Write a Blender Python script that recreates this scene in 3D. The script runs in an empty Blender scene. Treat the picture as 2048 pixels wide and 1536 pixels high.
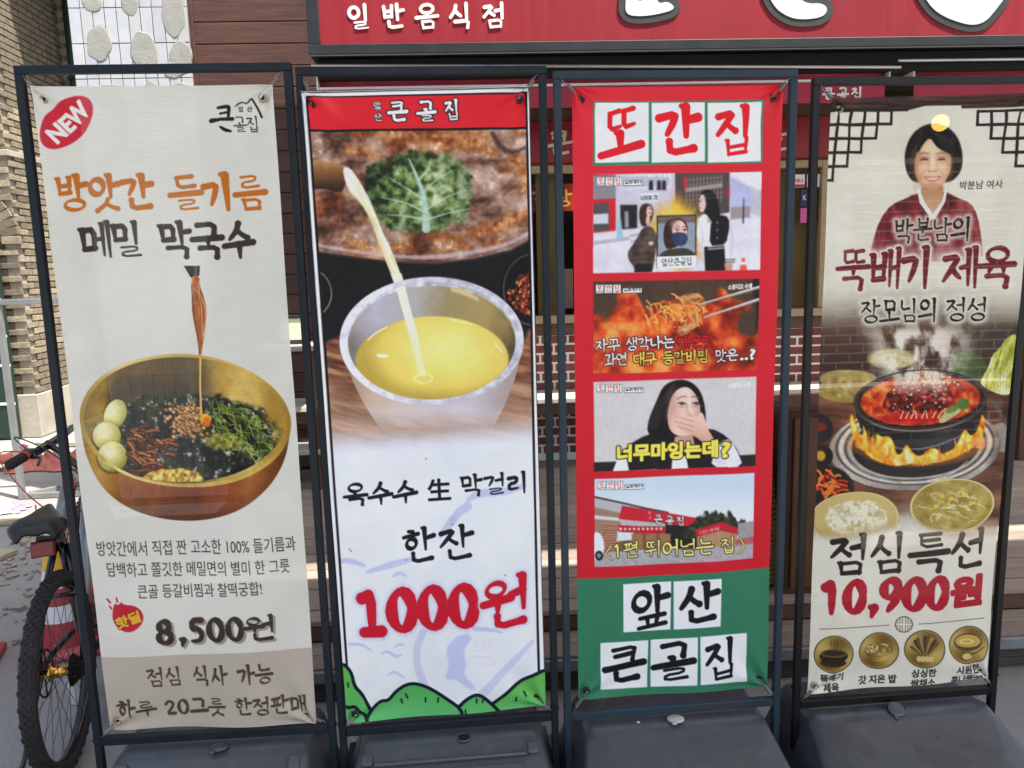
import bpy, bmesh, math, random
import numpy as np
from mathutils import Vector, Matrix, Euler

scene = bpy.context.scene
COL = scene.collection
# ---------------------------------------------------------------- camera
F_PX, YAW, PITCH, ROLL, EYE = 1530.9, .075, .1522, .0268, 1.65
cam_d = bpy.data.cameras.new('camera'); cam = bpy.data.objects.new('camera', cam_d); COL.objects.link(cam)
cam_d.sensor_width = 36.0; cam_d.lens = F_PX/2048*36.0; cam_d.clip_start = .05; cam_d.clip_end = 400
_f = Vector((math.sin(YAW)*math.cos(PITCH), math.cos(YAW)*math.cos(PITCH), -math.sin(PITCH)))
_r = Vector((math.cos(YAW), -math.sin(YAW), 0)); _u = _r.cross(_f)
_r2 = _r*math.cos(ROLL)-_u*math.sin(ROLL); _u2 = _u*math.cos(ROLL)+_r*math.sin(ROLL)
_m = Matrix((_r2, _u2, -_f)).transposed().to_4x4(); _m.translation = (0, 0, EYE)
cam.matrix_world = _m; scene.camera = cam
# ---------------------------------------------------------------- sky, sun, exposure
SUN_E, SUN_A = math.radians(65), math.radians(35)      # elevation; azimuth from +X towards the street (-Y)
sun_dir = Vector((math.cos(SUN_E)*math.cos(SUN_A), -math.cos(SUN_E)*math.sin(SUN_A), math.sin(SUN_E)))
world = bpy.data.worlds.new('World'); scene.world = world; world.use_nodes = True
_nt = world.node_tree; _bg = _nt.nodes['Background']
_sky = _nt.nodes.new('ShaderNodeTexSky'); _sky.sky_type = 'NISHITA'; _sky.sun_disc = False
_sky.sun_elevation = SUN_E; _sky.sun_rotation = math.atan2(sun_dir.x, sun_dir.y); _sky.air_density = 1.0; _sky.dust_density = 4.5; _sky.ozone_density = .5
_nt.links.new(_sky.outputs[0], _bg.inputs[0]); _bg.inputs[1].default_value = .12
sl = bpy.data.lights.new('sun', 'SUN'); sl.energy = 5.0; sl.angle = math.radians(.5); sl.color = (1, .96, .89)
sun = bpy.data.objects.new('sun', sl); COL.objects.link(sun); sun.rotation_euler = (-sun_dir).to_track_quat('-Z', 'Y').to_euler()
vs = scene.view_settings; vs.view_transform = 'Standard'; vs.look = 'None'; vs.gamma = 1; vs.exposure = 1.33
scene.cycles.transparent_max_bounces = 16; scene.cycles.max_bounces = 8
# ---------------------------------------------------------------- helpers
rng = random.Random(42)
def lin(c):
    return tuple((x/12.92 if x <= .04045 else ((x+.055)/1.055)**2.4) for x in [v/255.0 for v in c])
def _inp(n, names, v):
    for k in names:
        if k in n.inputs: n.inputs[k].default_value = v; return
MATS = {}
def mat(name, c1, c2=None, scale=6.0, rough=.7, metal=0.0, bump=0.0, bscale=40.0, rnd=0.0, stretch=(1, 1, 1), emit=None, spec=.4, dirt=None, dscale=3.0, damt=.5, coat=0.0):
    """procedural principled material; colours are 0..1 linear base colours"""
    if name in MATS: return MATS[name]
    m = bpy.data.materials.new(name); m.use_nodes = True; nt = m.node_tree; N = nt.nodes; L = nt.links
    b = N['Principled BSDF']; b.inputs['Roughness'].default_value = rough; b.inputs['Metallic'].default_value = metal
    _inp(b, ['Specular IOR Level', 'Specular'], spec)
    if coat: _inp(b, ['Coat Weight'], coat)
    tc = N.new('ShaderNodeTexCoord'); mp = N.new('ShaderNodeMapping'); mp.inputs['Scale'].default_value = stretch
    oi = N.new('ShaderNodeObjectInfo')
    add = N.new('ShaderNodeVectorMath'); add.operation = 'ADD'
    sc = N.new('ShaderNodeMath'); sc.operation = 'MULTIPLY'; sc.inputs[1].default_value = 37.0
    L.new(oi.outputs['Random'], sc.inputs[0])
    L.new(tc.outputs['Object'], add.inputs[0]); L.new(sc.outputs[0], add.inputs[1]); L.new(add.outputs[0], mp.inputs[0])
    nz = N.new('ShaderNodeTexNoise'); nz.inputs['Scale'].default_value = scale; nz.inputs['Detail'].default_value = 6; nz.inputs['Roughness'].default_value = .6
    L.new(mp.outputs[0], nz.inputs['Vector'])
    cr = N.new('ShaderNodeValToRGB'); cr.color_ramp.elements[0].position = .3; cr.color_ramp.elements[1].position = .7
    cr.color_ramp.elements[0].color = (*c1, 1); cr.color_ramp.elements[1].color = (*(c2 or c1), 1)
    L.new(nz.outputs[0], cr.inputs[0]); out = cr.outputs[0]
    if dirt:
        n2 = N.new('ShaderNodeTexNoise'); n2.inputs['Scale'].default_value = dscale; n2.inputs['Detail'].default_value = 8; L.new(add.outputs[0], n2.inputs['Vector'])
        r2 = N.new('ShaderNodeMapRange'); r2.inputs[1].default_value = .48; r2.inputs[2].default_value = .7; r2.inputs[4].default_value = damt; L.new(n2.outputs[0], r2.inputs[0])
        mx = N.new('ShaderNodeMixRGB'); mx.inputs[2].default_value = (*dirt, 1); L.new(r2.outputs[0], mx.inputs[0]); L.new(out, mx.inputs[1]); out = mx.outputs[0]
    if rnd:
        hv = N.new('ShaderNodeHueSaturation'); mr = N.new('ShaderNodeMapRange'); mr.inputs[3].default_value = 1-rnd; mr.inputs[4].default_value = 1+rnd
        L.new(oi.outputs['Random'], mr.inputs[0]); L.new(mr.outputs[0], hv.inputs['Value']); L.new(out, hv.inputs['Color']); out = hv.outputs[0]
    L.new(out, b.inputs['Base Color'])
    rr = N.new('ShaderNodeMapRange'); rr.inputs[3].default_value = max(.03, rough-.12); rr.inputs[4].default_value = min(1, rough+.12); L.new(nz.outputs[0], rr.inputs[0]); L.new(rr.outputs[0], b.inputs['Roughness'])
    if bump:
        bn = N.new('ShaderNodeTexNoise'); bn.inputs['Scale'].default_value = bscale; bn.inputs['Detail'].default_value = 5; L.new(mp.outputs[0], bn.inputs['Vector'])
        bp = N.new('ShaderNodeBump'); bp.inputs['Strength'].default_value = bump; bp.inputs['Distance'].default_value = .01; L.new(bn.outputs[0], bp.inputs['Height']); L.new(bp.outputs[0], b.inputs['Normal'])
    if emit: b.inputs['Emission Color'].default_value = (*emit[0], 1); b.inputs['Emission Strength'].default_value = emit[1]
    MATS[name] = m; return m
class MB:
    def __init__(s): s.v = []; s.f = []
    def quad(s, a, b, c, d): n = len(s.v); s.v += [tuple(a), tuple(b), tuple(c), tuple(d)]; s.f.append((n, n+1, n+2, n+3)); return s
    def box(s, x0, y0, z0, x1, y1, z1, M=None):
        n = len(s.v); P = [(x0, y0, z0), (x1, y0, z0), (x1, y1, z0), (x0, y1, z0), (x0, y0, z1), (x1, y0, z1), (x1, y1, z1), (x0, y1, z1)]
        if M is not None: P = [tuple(M @ Vector(p)) for p in P]
        s.v += P; s.f += [tuple(n+i for i in f) for f in ((0, 3, 2, 1), (4, 5, 6, 7), (0, 1, 5, 4), (1, 2, 6, 5), (2, 3, 7, 6), (3, 0, 4, 7))]; return s
    def tube(s, pts, r, n=10, closed=False, caps=True):
        pts = [Vector(p) for p in pts]; m = len(pts); rs = r if isinstance(r, (list, tuple)) else [r]*m
        base = len(s.v); prev = None
        for i, p in enumerate(pts):
            if closed: t = (pts[(i+1) % m]-pts[i-1]).normalized()
            else: t = (pts[min(i+1, m-1)]-pts[max(i-1, 0)]).normalized()
            if prev is None:
                a = Vector((0, 0, 1)) if abs(t.z) < .9 else Vector((1, 0, 0)); u = t.cross(a).normalized()
            else: u = (prev-t*prev.dot(t)).normalized()
            prev = u; w = t.cross(u)
            for k in range(n):
                an = 2*math.pi*k/n; s.v.append(tuple(p+(u*math.cos(an)+w*math.sin(an))*rs[i]))
        for i in range(m if closed else m-1):
            j = (i+1) % m
            for k in range(n):
                l = (k+1) % n; s.f.append((base+i*n+k, base+i*n+l, base+j*n+l, base+j*n+k))
        if caps and not closed:
            s.f.append(tuple(base+k for k in range(n))[::-1]); s.f.append(tuple(base+(m-1)*n+k for k in range(n)))
        return s
    def lathe(s, prof, n=24, c=(0, 0, 0), M=None, cap=False):
        base = len(s.v)
        for r, z in prof:
            for k in range(n):
                a = 2*math.pi*k/n; p = Vector((c[0]+r*math.cos(a), c[1]+r*math.sin(a), c[2]+z))
                s.v.append(tuple(M @ p) if M is not None else tuple(p))
        for i in range(len(prof)-1):
            for k in range(n):
                l = (k+1) % n; s.f.append((base+i*n+k, base+i*n+l, base+(i+1)*n+l, base+(i+1)*n+k))
        if cap:
            s.f.append(tuple(base+k for k in range(n))[::-1]); s.f.append(tuple(base+(len(prof)-1)*n+k for k in range(n)))
        return s
    def prism(s, poly, d0, d1, axis='y'):
        """extrude a 2D outline; axis y: outline in (x,z); axis x: outline in (y,z); axis z: outline in (x,y)"""
        n = len(poly); b = len(s.v)
        for d in (d0, d1):
            for a, c in poly: s.v.append({'y': (a, d, c), 'x': (d, a, c), 'z': (a, c, d)}[axis])
        s.f.append(tuple(b+i for i in range(n))); s.f.append(tuple(b+n+i for i in range(n))[::-1])
        for i in range(n): j = (i+1) % n; s.f.append((b+i, b+n+i, b+n+j, b+j))
        return s
    def mesh(s, name, m, bevel=0.0, smooth=False, seg=2):
        me = bpy.data.meshes.new(name); me.from_pydata(s.v, [], s.f); me.validate()
        bm = bmesh.new(); bm.from_mesh(me); bmesh.ops.recalc_face_normals(bm, faces=bm.faces)
        if bevel:
            ed = [e for e in bm.edges if len(e.link_faces) == 2 and e.calc_face_angle(0) > .5]
            bmesh.ops.bevel(bm, geom=ed, offset=bevel, segments=seg, affect='EDGES', profile=.5, clamp_overlap=True)
        bm.to_mesh(me); bm.free()
        if smooth: me.shade_smooth()
        if m: me.materials.append(m)
        return me
    def build(s, name, m, parent=None, bevel=0.0, smooth=False, seg=2):
        return link(name, s.mesh(name, m, bevel, smooth, seg), parent)
def link(name, me, parent=None, loc=None, rot=None):
    o = bpy.data.objects.new(name, me); COL.objects.link(o)
    if parent is not None: o.parent = parent
    if loc is not None: o.location = loc
    if rot is not None: o.rotation_euler = rot
    return o
def thing(name, label, cat, loc=(0, 0, 0), rz=0.0, group=None):
    o = bpy.data.objects.new(name, None); COL.objects.link(o); o.location = loc; o.rotation_euler = (0, 0, rz); o.empty_display_size = .1
    return tag(o, label, cat, group)
def tag(o, label, cat, group=None):
    o['label'] = label; o['category'] = cat
    if group: o['group'] = group
    return o
def struct(o): o['kind'] = 'structure'; return o
FAC = []          # things that belong to the shop front: turned together by a small angle at the end
def arc(cx, cz, r, a0, a1, n): return [(cx+r*math.cos(math.radians(a0+(a1-a0)*k/n)), cz+r*math.sin(math.radians(a0+(a1-a0)*k/n))) for k in range(n+1)]
# lettering as thin raised shapes (signs): returns an object in the XZ plane facing -Y
def sign_letters(name, s, x0, x1, z0, z1, y, m, parent, thick=.004, bold=0.0):
    c = bpy.data.curves.new(name, 'FONT'); c.body = s; c.extrude = thick/2; c.offset = bold; c.resolution_u = 4
    o = bpy.data.objects.new(name, c); COL.objects.link(o); bpy.context.view_layer.update()
    me = bpy.data.meshes.new_from_object(o.evaluated_get(bpy.context.evaluated_depsgraph_get())); bpy.data.objects.remove(o)
    co = np.zeros(len(me.vertices)*3); me.vertices.foreach_get('co', co); co = co.reshape(-1, 3)
    mn = co.min(0); mx = co.max(0)
    out = np.empty_like(co); out[:, 0] = x0+(co[:, 0]-mn[0])/(mx[0]-mn[0])*(x1-x0); out[:, 2] = z0+(co[:, 1]-mn[1])/(mx[1]-mn[1])*(z1-z0); out[:, 1] = y-co[:, 2]
    me.vertices.foreach_set('co', out.ravel()); me.materials.clear(); me.materials.append(m); me.name = name
    return link(name, me, parent)
def brush_letters(name, s, x0, x1, z0, z1, y, m, parent, w=.15, thick=.004, gap=.1, rise=.0, grow=0.0, seed=1):
    """brush lettering on a sign board: every stroke a flat lath, stepped by a tenth of a millimetre"""
    mb = MB(); adv = sum(.45 if c == ' ' else 1 for c in s)+gap*(len(s)-1); cw = (x1-x0)/adv; h = z1-z0; x = 0; k = 0
    for ch in s:
        if ch == ' ': x += (.45+gap)*cw; continue
        for kind, pts, _c in syllable(ch):
            W = min(w, _c)*min(cw, h)*.5+grow; k += 1
            P = [(x0+x+a*cw, z1-(b-rise*(a-.5))*h) for a, b in (chaikin(pts, 1, False) if kind == 's' and len(pts) > 2 else pts)]
            n = len(P); L = []; R = []
            for i, p in enumerate(P):
                q0 = P[max(i-1, 0)]; q1 = P[min(i+1, n-1)]; tx, tz = q1[0]-q0[0], q1[1]-q0[1]; l = math.hypot(tx, tz) or 1
                ww = W*(1.0 if kind == 'o' else 1.08-.25*(i/(n-1))); L.append((p[0]-tz/l*ww, p[1]+tx/l*ww)); R.append((p[0]+tz/l*ww, p[1]-tx/l*ww))
            if kind == 'o': poly = None
            def cap(p, d, ww): a = math.atan2(d[1], d[0]); return [(p[0]+ww*math.cos(a+t), p[1]+ww*math.sin(a+t)) for t in (.9, .3, -.3, -.9)]
            yy = y-thick-.0003*(k % 12)
            if kind == 'o':
                for i in range(n-1): mb.prism([L[i], L[i+1], R[i+1], R[i]], yy, y)
            else:
                for i in range(n-1): mb.prism([L[i], L[i+1], R[i+1], R[i]], yy-.00004*i, y)
                for p, q in ((P[0], P[1]), (P[-1], P[-2])):
                    mb.prism([(p[0]+W*.98*math.cos(t), p[1]+W*.98*math.sin(t)) for t in [i*math.pi/5 for i in range(10)]], yy-.00015, y)
        x += (1+gap)*cw
    return mb.build(name, m, parent)
# ---------------------------------------------------------------- flat print on the banners
# The banners are flat prints. Each is a fine cloth grid whose ink colours are computed here (numpy)
# and stored as a colour attribute. Print coordinates are millimetre-like units of each sheet's own layout,
# mapped to the sheet's u,v by a fixed homography.
_rs = np.random.RandomState(7)
_TAB = _rs.rand(8, 256, 256)
def vnoise(x, y, s, seed=0):
    x = np.asarray(x, float)/s; y = np.asarray(y, float)/s
    T = _TAB[seed % 8]
    xi = np.floor(x).astype(int); yi = np.floor(y).astype(int)
    fx = x-xi; fy = y-yi
    fx = fx*fx*(3-2*fx); fy = fy*fy*(3-2*fy)
    a = T[yi & 255, xi & 255]; b = T[yi & 255, (xi+1) & 255]
    c = T[(yi+1) & 255, xi & 255]; d = T[(yi+1) & 255, (xi+1) & 255]
    return (a*(1-fx)+b*fx)*(1-fy)+(c*(1-fx)+d*fx)*fy
def fbm(x, y, s, seed=0, o=4):
    t = 0; w = 0; a = 1.0
    for k in range(o):
        t = t+a*vnoise(x+31.7*k, y+17.3*k, s/(2.0**k), seed+k); w += a; a *= .55
    return t/w
def ss(a, b, x):
    t = np.clip((x-a)/(b-a), 0, 1); return t*t*(3-2*t)
def mixc(c1, c2, t):
    t = np.asarray(t)[..., None]
    return np.asarray(c1, float)*(1-t)+np.asarray(c2, float)*t
def ramp(t, stops):
    t = np.asarray(t); ks = [s[0] for s in stops]
    return np.stack([np.interp(t, ks, [s[1][i] for s in stops]) for i in range(3)], -1)
def homog(src, dst):
    A = []
    for (x, y), (u, v) in zip(src, dst):
        A.append([x, y, 1, 0, 0, 0, -u*x, -u*y, -u]); A.append([0, 0, 0, x, y, 1, -v*x, -v*y, -v])
    return np.linalg.svd(np.array(A, float))[2][-1].reshape(3, 3)
def hmap(H, x, y):
    w = H[2, 0]*x+H[2, 1]*y+H[2, 2]
    return (H[0, 0]*x+H[0, 1]*y+H[0, 2])/w, (H[1, 0]*x+H[1, 1]*y+H[1, 2])/w
_glyphs = {}
def glyph_edges(s):
    if s not in _glyphs:
        c = bpy.data.curves.new('lettering', 'FONT'); c.body = s; c.resolution_u = 3
        o = bpy.data.objects.new('lettering', c); bpy.context.scene.collection.objects.link(o)
        bpy.context.view_layer.update()
        m = o.to_mesh()
        n = len(m.vertices); co = np.zeros(n*3); m.vertices.foreach_get('co', co); co = co.reshape(-1, 3)[:, :2]
        cnt = {}
        for p in m.polygons:
            vs = list(p.vertices)
            for a, b in zip(vs, vs[1:]+vs[:1]):
                k = (min(a, b), max(a, b)); cnt[k] = cnt.get(k, 0)+1
        E = np.array([k for k, v in cnt.items() if v == 1])
        o.to_mesh_clear(); bpy.data.objects.remove(o); bpy.data.curves.remove(c)
        _glyphs[s] = (co, E)
    return _glyphs[s]
class Print:
    def __init__(self, corners, nu, nv, base):
        self.nu, self.nv = nu, nv
        uv = [(0, 0), (1, 0), (1, 1), (0, 1)]
        self.H = homog(uv, corners); self.Hi = homog(corners, uv)
        u, v = np.meshgrid(np.linspace(0, 1, nu), np.linspace(0, 1, nv))
        self.X, self.Y = hmap(self.H, u, v)
        self.C = np.empty((nv, nu, 3)); self.C[:] = base
    def win(self, x0, y0, x1, y1):
        xs = np.array([x0, x1, x1, x0, (x0+x1)/2]); ys = np.array([y0, y0, y1, y1, (y0+y1)/2])
        u, v = hmap(self.Hi, xs, ys)
        i0 = max(0, int(u.min()*(self.nu-1))-2); i1 = min(self.nu, int(u.max()*(self.nu-1))+4)
        j0 = max(0, int(v.min()*(self.nv-1))-2); j1 = min(self.nv, int(v.max()*(self.nv-1))+4)
        if i1 <= i0 or j1 <= j0: return None
        return (slice(j0, j1), slice(i0, i1))
    def put(self, sl, a, col):
        if callable(col): col = col(self.X[sl], self.Y[sl])
        a = np.clip(a, 0, 1)[..., None]
        self.C[sl] = self.C[sl]*(1-a)+np.asarray(col, float)*a
    def sdpoly(self, pts, sl):
        x = self.X[sl]; y = self.Y[sl]
        d = np.full(x.shape, 1e9); ins = np.zeros(x.shape, bool)
        P = list(pts)
        for (ax, ay), (bx, by) in zip(P, P[1:]+P[:1]):
            ex, ey = bx-ax, by-ay; l2 = ex*ex+ey*ey+1e-9
            t = np.clip(((x-ax)*ex+(y-ay)*ey)/l2, 0, 1)
            d = np.minimum(d, (x-ax-t*ex)**2+(y-ay-t*ey)**2)
            if ay != by:
                ins ^= ((ay > y) != (by > y)) & (x < (bx-ax)*(y-ay)/(by-ay)+ax)
        d = np.sqrt(d); return np.where(ins, -d, d)
    def poly(self, pts, col, soft=1.3, a=1.0, grow=0.0, smooth=0, mask=None):
        if smooth: pts = chaikin(pts, smooth)
        m = soft+grow+2
        xs = [p[0] for p in pts]; ys = [p[1] for p in pts]
        sl = self.win(min(xs)-m, min(ys)-m, max(xs)+m, max(ys)+m)
        if sl is None: return
        al = np.clip(.5-(self.sdpoly(pts, sl)-grow)/soft, 0, 1)*a
        if mask is not None: al = al*mask(self.X[sl], self.Y[sl])
        self.put(sl, al, col)
    def ell(self, cx, cy, rx, ry, col, ang=0.0, soft=1.3, a=1.0, lo=None, mask=None):
        m = max(rx, ry)+soft+2
        sl = self.win(cx-m, cy-m, cx+m, cy+m)
        if sl is None: return
        x = self.X[sl]-cx; y = self.Y[sl]-cy; c, s = math.cos(math.radians(ang)), math.sin(math.radians(ang))
        q = np.hypot((x*c+y*s)/rx, (-x*s+y*c)/ry)
        k = min(rx, ry)
        al = np.clip(.5-(q-1)*k/soft, 0, 1)*a
        if lo is not None: al = al*np.clip(.5+(q-lo)*k/soft, 0, 1)
        if mask is not None: al = al*mask(self.X[sl], self.Y[sl])
        self.put(sl, al, col)
    def line(self, pts, w, col, soft=1.2, a=1.0, smooth=0, mask=None):
        if smooth: pts = chaikin(pts, smooth, False)
        n = len(pts)
        ws = w if isinstance(w, (list, tuple)) else [w]*n
        if len(ws) != n: ws = list(np.interp(np.linspace(0, 1, n), np.linspace(0, 1, len(ws)), ws))
        m = max(ws)+soft+2
        xs = [p[0] for p in pts]; ys = [p[1] for p in pts]
        sl = self.win(min(xs)-m, min(ys)-m, max(xs)+m, max(ys)+m)
        if sl is None: return
        x = self.X[sl]; y = self.Y[sl]; d = np.full(x.shape, 1e9)
        for i in range(n-1):
            ax, ay = pts[i]; bx, by = pts[i+1]; ex, ey = bx-ax, by-ay
            t = np.clip(((x-ax)*ex+(y-ay)*ey)/(ex*ex+ey*ey+1e-9), 0, 1)
            d = np.minimum(d, np.hypot(x-ax-t*ex, y-ay-t*ey)-.5*(ws[i]*(1-t)+ws[i+1]*t))
        al = np.clip(.5-d/soft, 0, 1)*a
        if mask is not None: al = al*mask(x, y)
        self.put(sl, al, col)
    def area(self, x0, y0, x1, y1, fn):
        """fn(x,y)->(rgb, alpha) over a region"""
        sl = self.win(x0, y0, x1, y1)
        if sl is None: return
        c, a = fn(self.X[sl], self.Y[sl]); self.put(sl, a, c)
    def blur(self, x0, y0, x1, y1, k, mask=None):
        sl = self.win(x0, y0, x1, y1)
        if sl is None: return
        B = self.C[sl].copy(); n = max(1, int(3*k)); w = np.exp(-.5*(np.arange(-n, n+1)/k)**2); w /= w.sum()
        for axn in (0, 1):
            pad = [(0, 0)]*3; pad[axn] = (n, n); Q = np.pad(B, pad, mode='edge'); m = B.shape[axn]
            B = sum(w[i]*np.take(Q, np.arange(i, i+m), axis=axn) for i in range(2*n+1))
        a = 1.0 if mask is None else mask(self.X[sl], self.Y[sl])[..., None]
        self.C[sl] = self.C[sl]*(1-a)+B*a
    def shade(self, x0, y0, x1, y1, amp, s, seed=0, mask=None, sx=1.0, sy=1.0):
        sl = self.win(x0, y0, x1, y1)
        if sl is None: return
        X = self.X[sl]; Y = self.Y[sl]; f = 1+amp*2*(fbm(X*sx, Y*sy, s, seed, 4)-.5)
        if mask is not None: f = 1+(f-1)*mask(X, Y)
        self.C[sl] = np.clip(self.C[sl]*f[..., None], 0, 255)
    def dots(self, pts, r, cols, soft=1.2):
        for (x, y), c in zip(pts, cols): self.ell(x, y, r, r*.92, c, soft=soft)
    def updir(self, x, y):
        u, v = hmap(self.Hi, np.array([x]), np.array([y]))
        a = hmap(self.H, u, v-.01); b = hmap(self.H, u, v)
        d = np.array([a[0][0]-b[0][0], a[1][0]-b[1][0]]); return d/abs(d[1])
    def text(self, s, p0, p1, h, col, bold=0.0, out=None, outw=0.0, glow=None, gloww=0.0, shear=0.0, up=None, rag=0.0, soft=1.3, slope=0.0):
        """ink box: p0 lower left, p1 lower right, h height; bold/outline widths in layout units"""
        co, E = glyph_edges(s)
        mn = co.min(0); mx = co.max(0)
        p0 = np.array(p0, float); p1 = np.array(p1, float)
        if up is None: up = self.updir(*((p0+p1)/2))
        else: up = np.array(up, float)
        ax = p1-p0; L = np.hypot(*ax); ax /= L
        b = bold
        fx = (co[:, 0]-mn[0])/(mx[0]-mn[0]); fy = (co[:, 1]-mn[1])/(mx[1]-mn[1])
        q = p0+np.outer(b+fx*(L-2*b), ax)+np.outer(b+fy*(h-2*b), up)+np.outer(fy*h*shear, ax)
        if slope:   # each glyph leans upwards to its right, as brush lettering does
            ph = (co[:, 0]-mn[0]) % 1.0-.5
            q = q-np.outer(ph*h*slope, up)*-1.0
        A = q[E[:, 0]]; B = q[E[:, 1]]
        R = b+max(outw, gloww)+soft+2
        sl = self.win(q[:, 0].min()-R, q[:, 1].min()-R, q[:, 0].max()+R, q[:, 1].max()+R)
        if sl is None: return
        X = self.X[sl]; Y = self.Y[sl]; sd = np.full(X.shape, 99.0)
        fxs = X.ravel(); fys = Y.ravel(); out_sd = sd.ravel()
        lo = np.minimum(A[:, 0], B[:, 0]); hi = np.maximum(A[:, 0], B[:, 0])
        bins = np.floor(fxs/24).astype(int)
        for k in np.unique(bins):
            idx = np.nonzero(bins == k)[0]
            e = np.nonzero((hi > k*24-R) & (lo < (k+1)*24+R))[0]
            if len(e) == 0: continue
            x = fxs[idx][:, None]; y = fys[idx][:, None]
            ax_, ay_ = A[e, 0][None], A[e, 1][None]; bx_, by_ = B[e, 0][None], B[e, 1][None]
            ex, ey = bx_-ax_, by_-ay_
            t = np.clip(((x-ax_)*ex+(y-ay_)*ey)/(ex*ex+ey*ey+1e-9), 0, 1)
            d = np.sqrt(((x-ax_-t*ex)**2+(y-ay_-t*ey)**2).min(1))
            cr = ((ax_ > x) != (bx_ > x)) & (y < (by_-ay_)*(x-ax_)/np.where(np.abs(bx_-ax_) < 1e-9, 1e-9, bx_-ax_)+ay_)
            out_sd[idx] = np.where(cr.sum(1) % 2 == 1, -d, d)
        sd = out_sd.reshape(X.shape)-b
        if rag: sd = sd+(fbm(X, Y, 9, 3, 2)-.5)*rag
        if glow is not None: self.put(sl, np.clip(1-sd/gloww, 0, 1)**1.5*.9, glow)
        if out is not None: self.put(sl, np.clip(.5-(sd-outw)/soft, 0, 1), out)
        self.put(sl, np.clip(.5-sd/soft, 0, 1), col)
def chaikin(pts, n, closed=True):
    P = [tuple(map(float, p)) for p in pts]
    for _ in range(n):
        Q = []
        m = len(P)
        if not closed: Q.append(P[0])
        for i in range(m if closed else m-1):
            a = P[i]; b = P[(i+1) % m]
            Q.append((.75*a[0]+.25*b[0], .75*a[1]+.25*b[1])); Q.append((.25*a[0]+.75*b[0], .25*a[1]+.75*b[1]))
        if not closed: Q.append(P[-1])
        P = Q
    return P
# ---- brush lettering: Korean syllables composed from brush strokes
_R = 'ring'
_CON = {
 'ㄱ': [[(.06, .2), (.86, .12), (.74, .5), (.45, .98)]],
 'ㄱb': [[(.05, .15), (.92, .08), (.85, .98)]],
 'ㄴ': [[(.14, .02), (.16, .82), (.95, .7)]],
 'ㄷ': [[(.1, .12), (.88, .06)], [(.14, .12), (.16, .88), (.95, .78)]],
 'ㄹ': [[(.1, .1), (.84, .05), (.8, .44), (.14, .5), (.14, .92), (.95, .84)]],
 'ㅁ': [[(.12, .08), (.18, .95)], [(.12, .1), (.88, .04), (.82, .93)], [(.18, .9), (.84, .86)]],
 'ㅂ': [[(.14, .0), (.2, .95)], [(.86, -.04), (.82, .93)], [(.18, .46), (.84, .42)], [(.2, .9), (.84, .86)]],
 'ㅅ': [[(.55, .0), (.44, .45), (.04, .98)], [(.48, .45), (.7, .7), (.96, .9)]],
 'ㅇ': _R,
 'ㅈ': [[(.08, .16), (.86, .06), (.5, .5), (.04, .98)], [(.5, .5), (.7, .72), (.96, .88)]],
 'ㅊ': [[(.38, -.16), (.62, -.08)], [(.08, .2), (.86, .12), (.5, .52), (.04, .98)], [(.5, .52), (.7, .74), (.96, .9)]],
 'ㅋ': [[(.06, .14), (.86, .06), (.74, .5), (.4, .98)], [(.1, .52), (.74, .44)]],
 'ㅋb': [[(.05, .1), (.92, .03), (.84, .55), (.8, 1.)], [(.12, .58), (.84, .5)]],
 'ㅌ': [[(.1, .08), (.88, .02)], [(.16, .48), (.84, .43)], [(.14, .1), (.16, .9), (.95, .82)]],
 'ㅍ': [[(.04, .16), (.96, .08)], [(.3, .16), (.36, .84)], [(.7, .14), (.64, .82)], [(.0, .92), (1., .82)]],
 'ㅎ': [[(.36, -.1), (.62, -.04)], [(.04, .22), (.94, .14)], ('o', .5, .68, .3, .3)]}
_DBL = {'ㄲ': 'ㄱ', 'ㄸ': 'ㄷ', 'ㅃ': 'ㅂ', 'ㅆ': 'ㅅ', 'ㅉ': 'ㅈ'}
_INI = 'ㄱㄲㄴㄷㄸㄹㅁㅂㅃㅅㅆㅇㅈㅉㅊㅋㅌㅍㅎ'
_VOW = 'ㅏㅐㅑㅒㅓㅔㅕㅖㅗㅘㅙㅚㅛㅜㅝㅞㅟㅠㅡㅢㅣ'
_FIN = ['', 'ㄱ', 'ㄲ', 'ㄳ', 'ㄴ', 'ㄵ', 'ㄶ', 'ㄷ', 'ㄹ', 'ㄺ', 'ㄻ', 'ㄼ', 'ㄽ', 'ㄾ', 'ㄿ', 'ㅀ', 'ㅁ', 'ㅂ', 'ㅄ', 'ㅅ', 'ㅆ', 'ㅇ', 'ㅈ', 'ㅊ', 'ㅋ', 'ㅌ', 'ㅍ', 'ㅎ']
_VV = {'ㅏ': [[(.3, 0), (.34, 1)], [(.34, .46), (1, .4)]], 'ㅣ': [[(.5, 0), (.52, 1)]], 'ㅓ': [[(.72, 0), (.74, 1)], [(.0, .5), (.72, .44)]],
 'ㅐ': [[(.2, .05), (.24, .95)], [(.8, 0), (.82, 1)], [(.24, .5), (.8, .45)]], 'ㅔ': [[(.42, .05), (.44, .95)], [(.86, 0), (.88, 1)], [(-.05, .5), (.42, .46)]],
 'ㅑ': [[(.3, 0), (.34, 1)], [(.34, .35), (1, .3)], [(.34, .6), (1, .55)]], 'ㅕ': [[(.72, 0), (.74, 1)], [(.0, .38), (.72, .32)], [(.0, .62), (.72, .56)]]}
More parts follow.
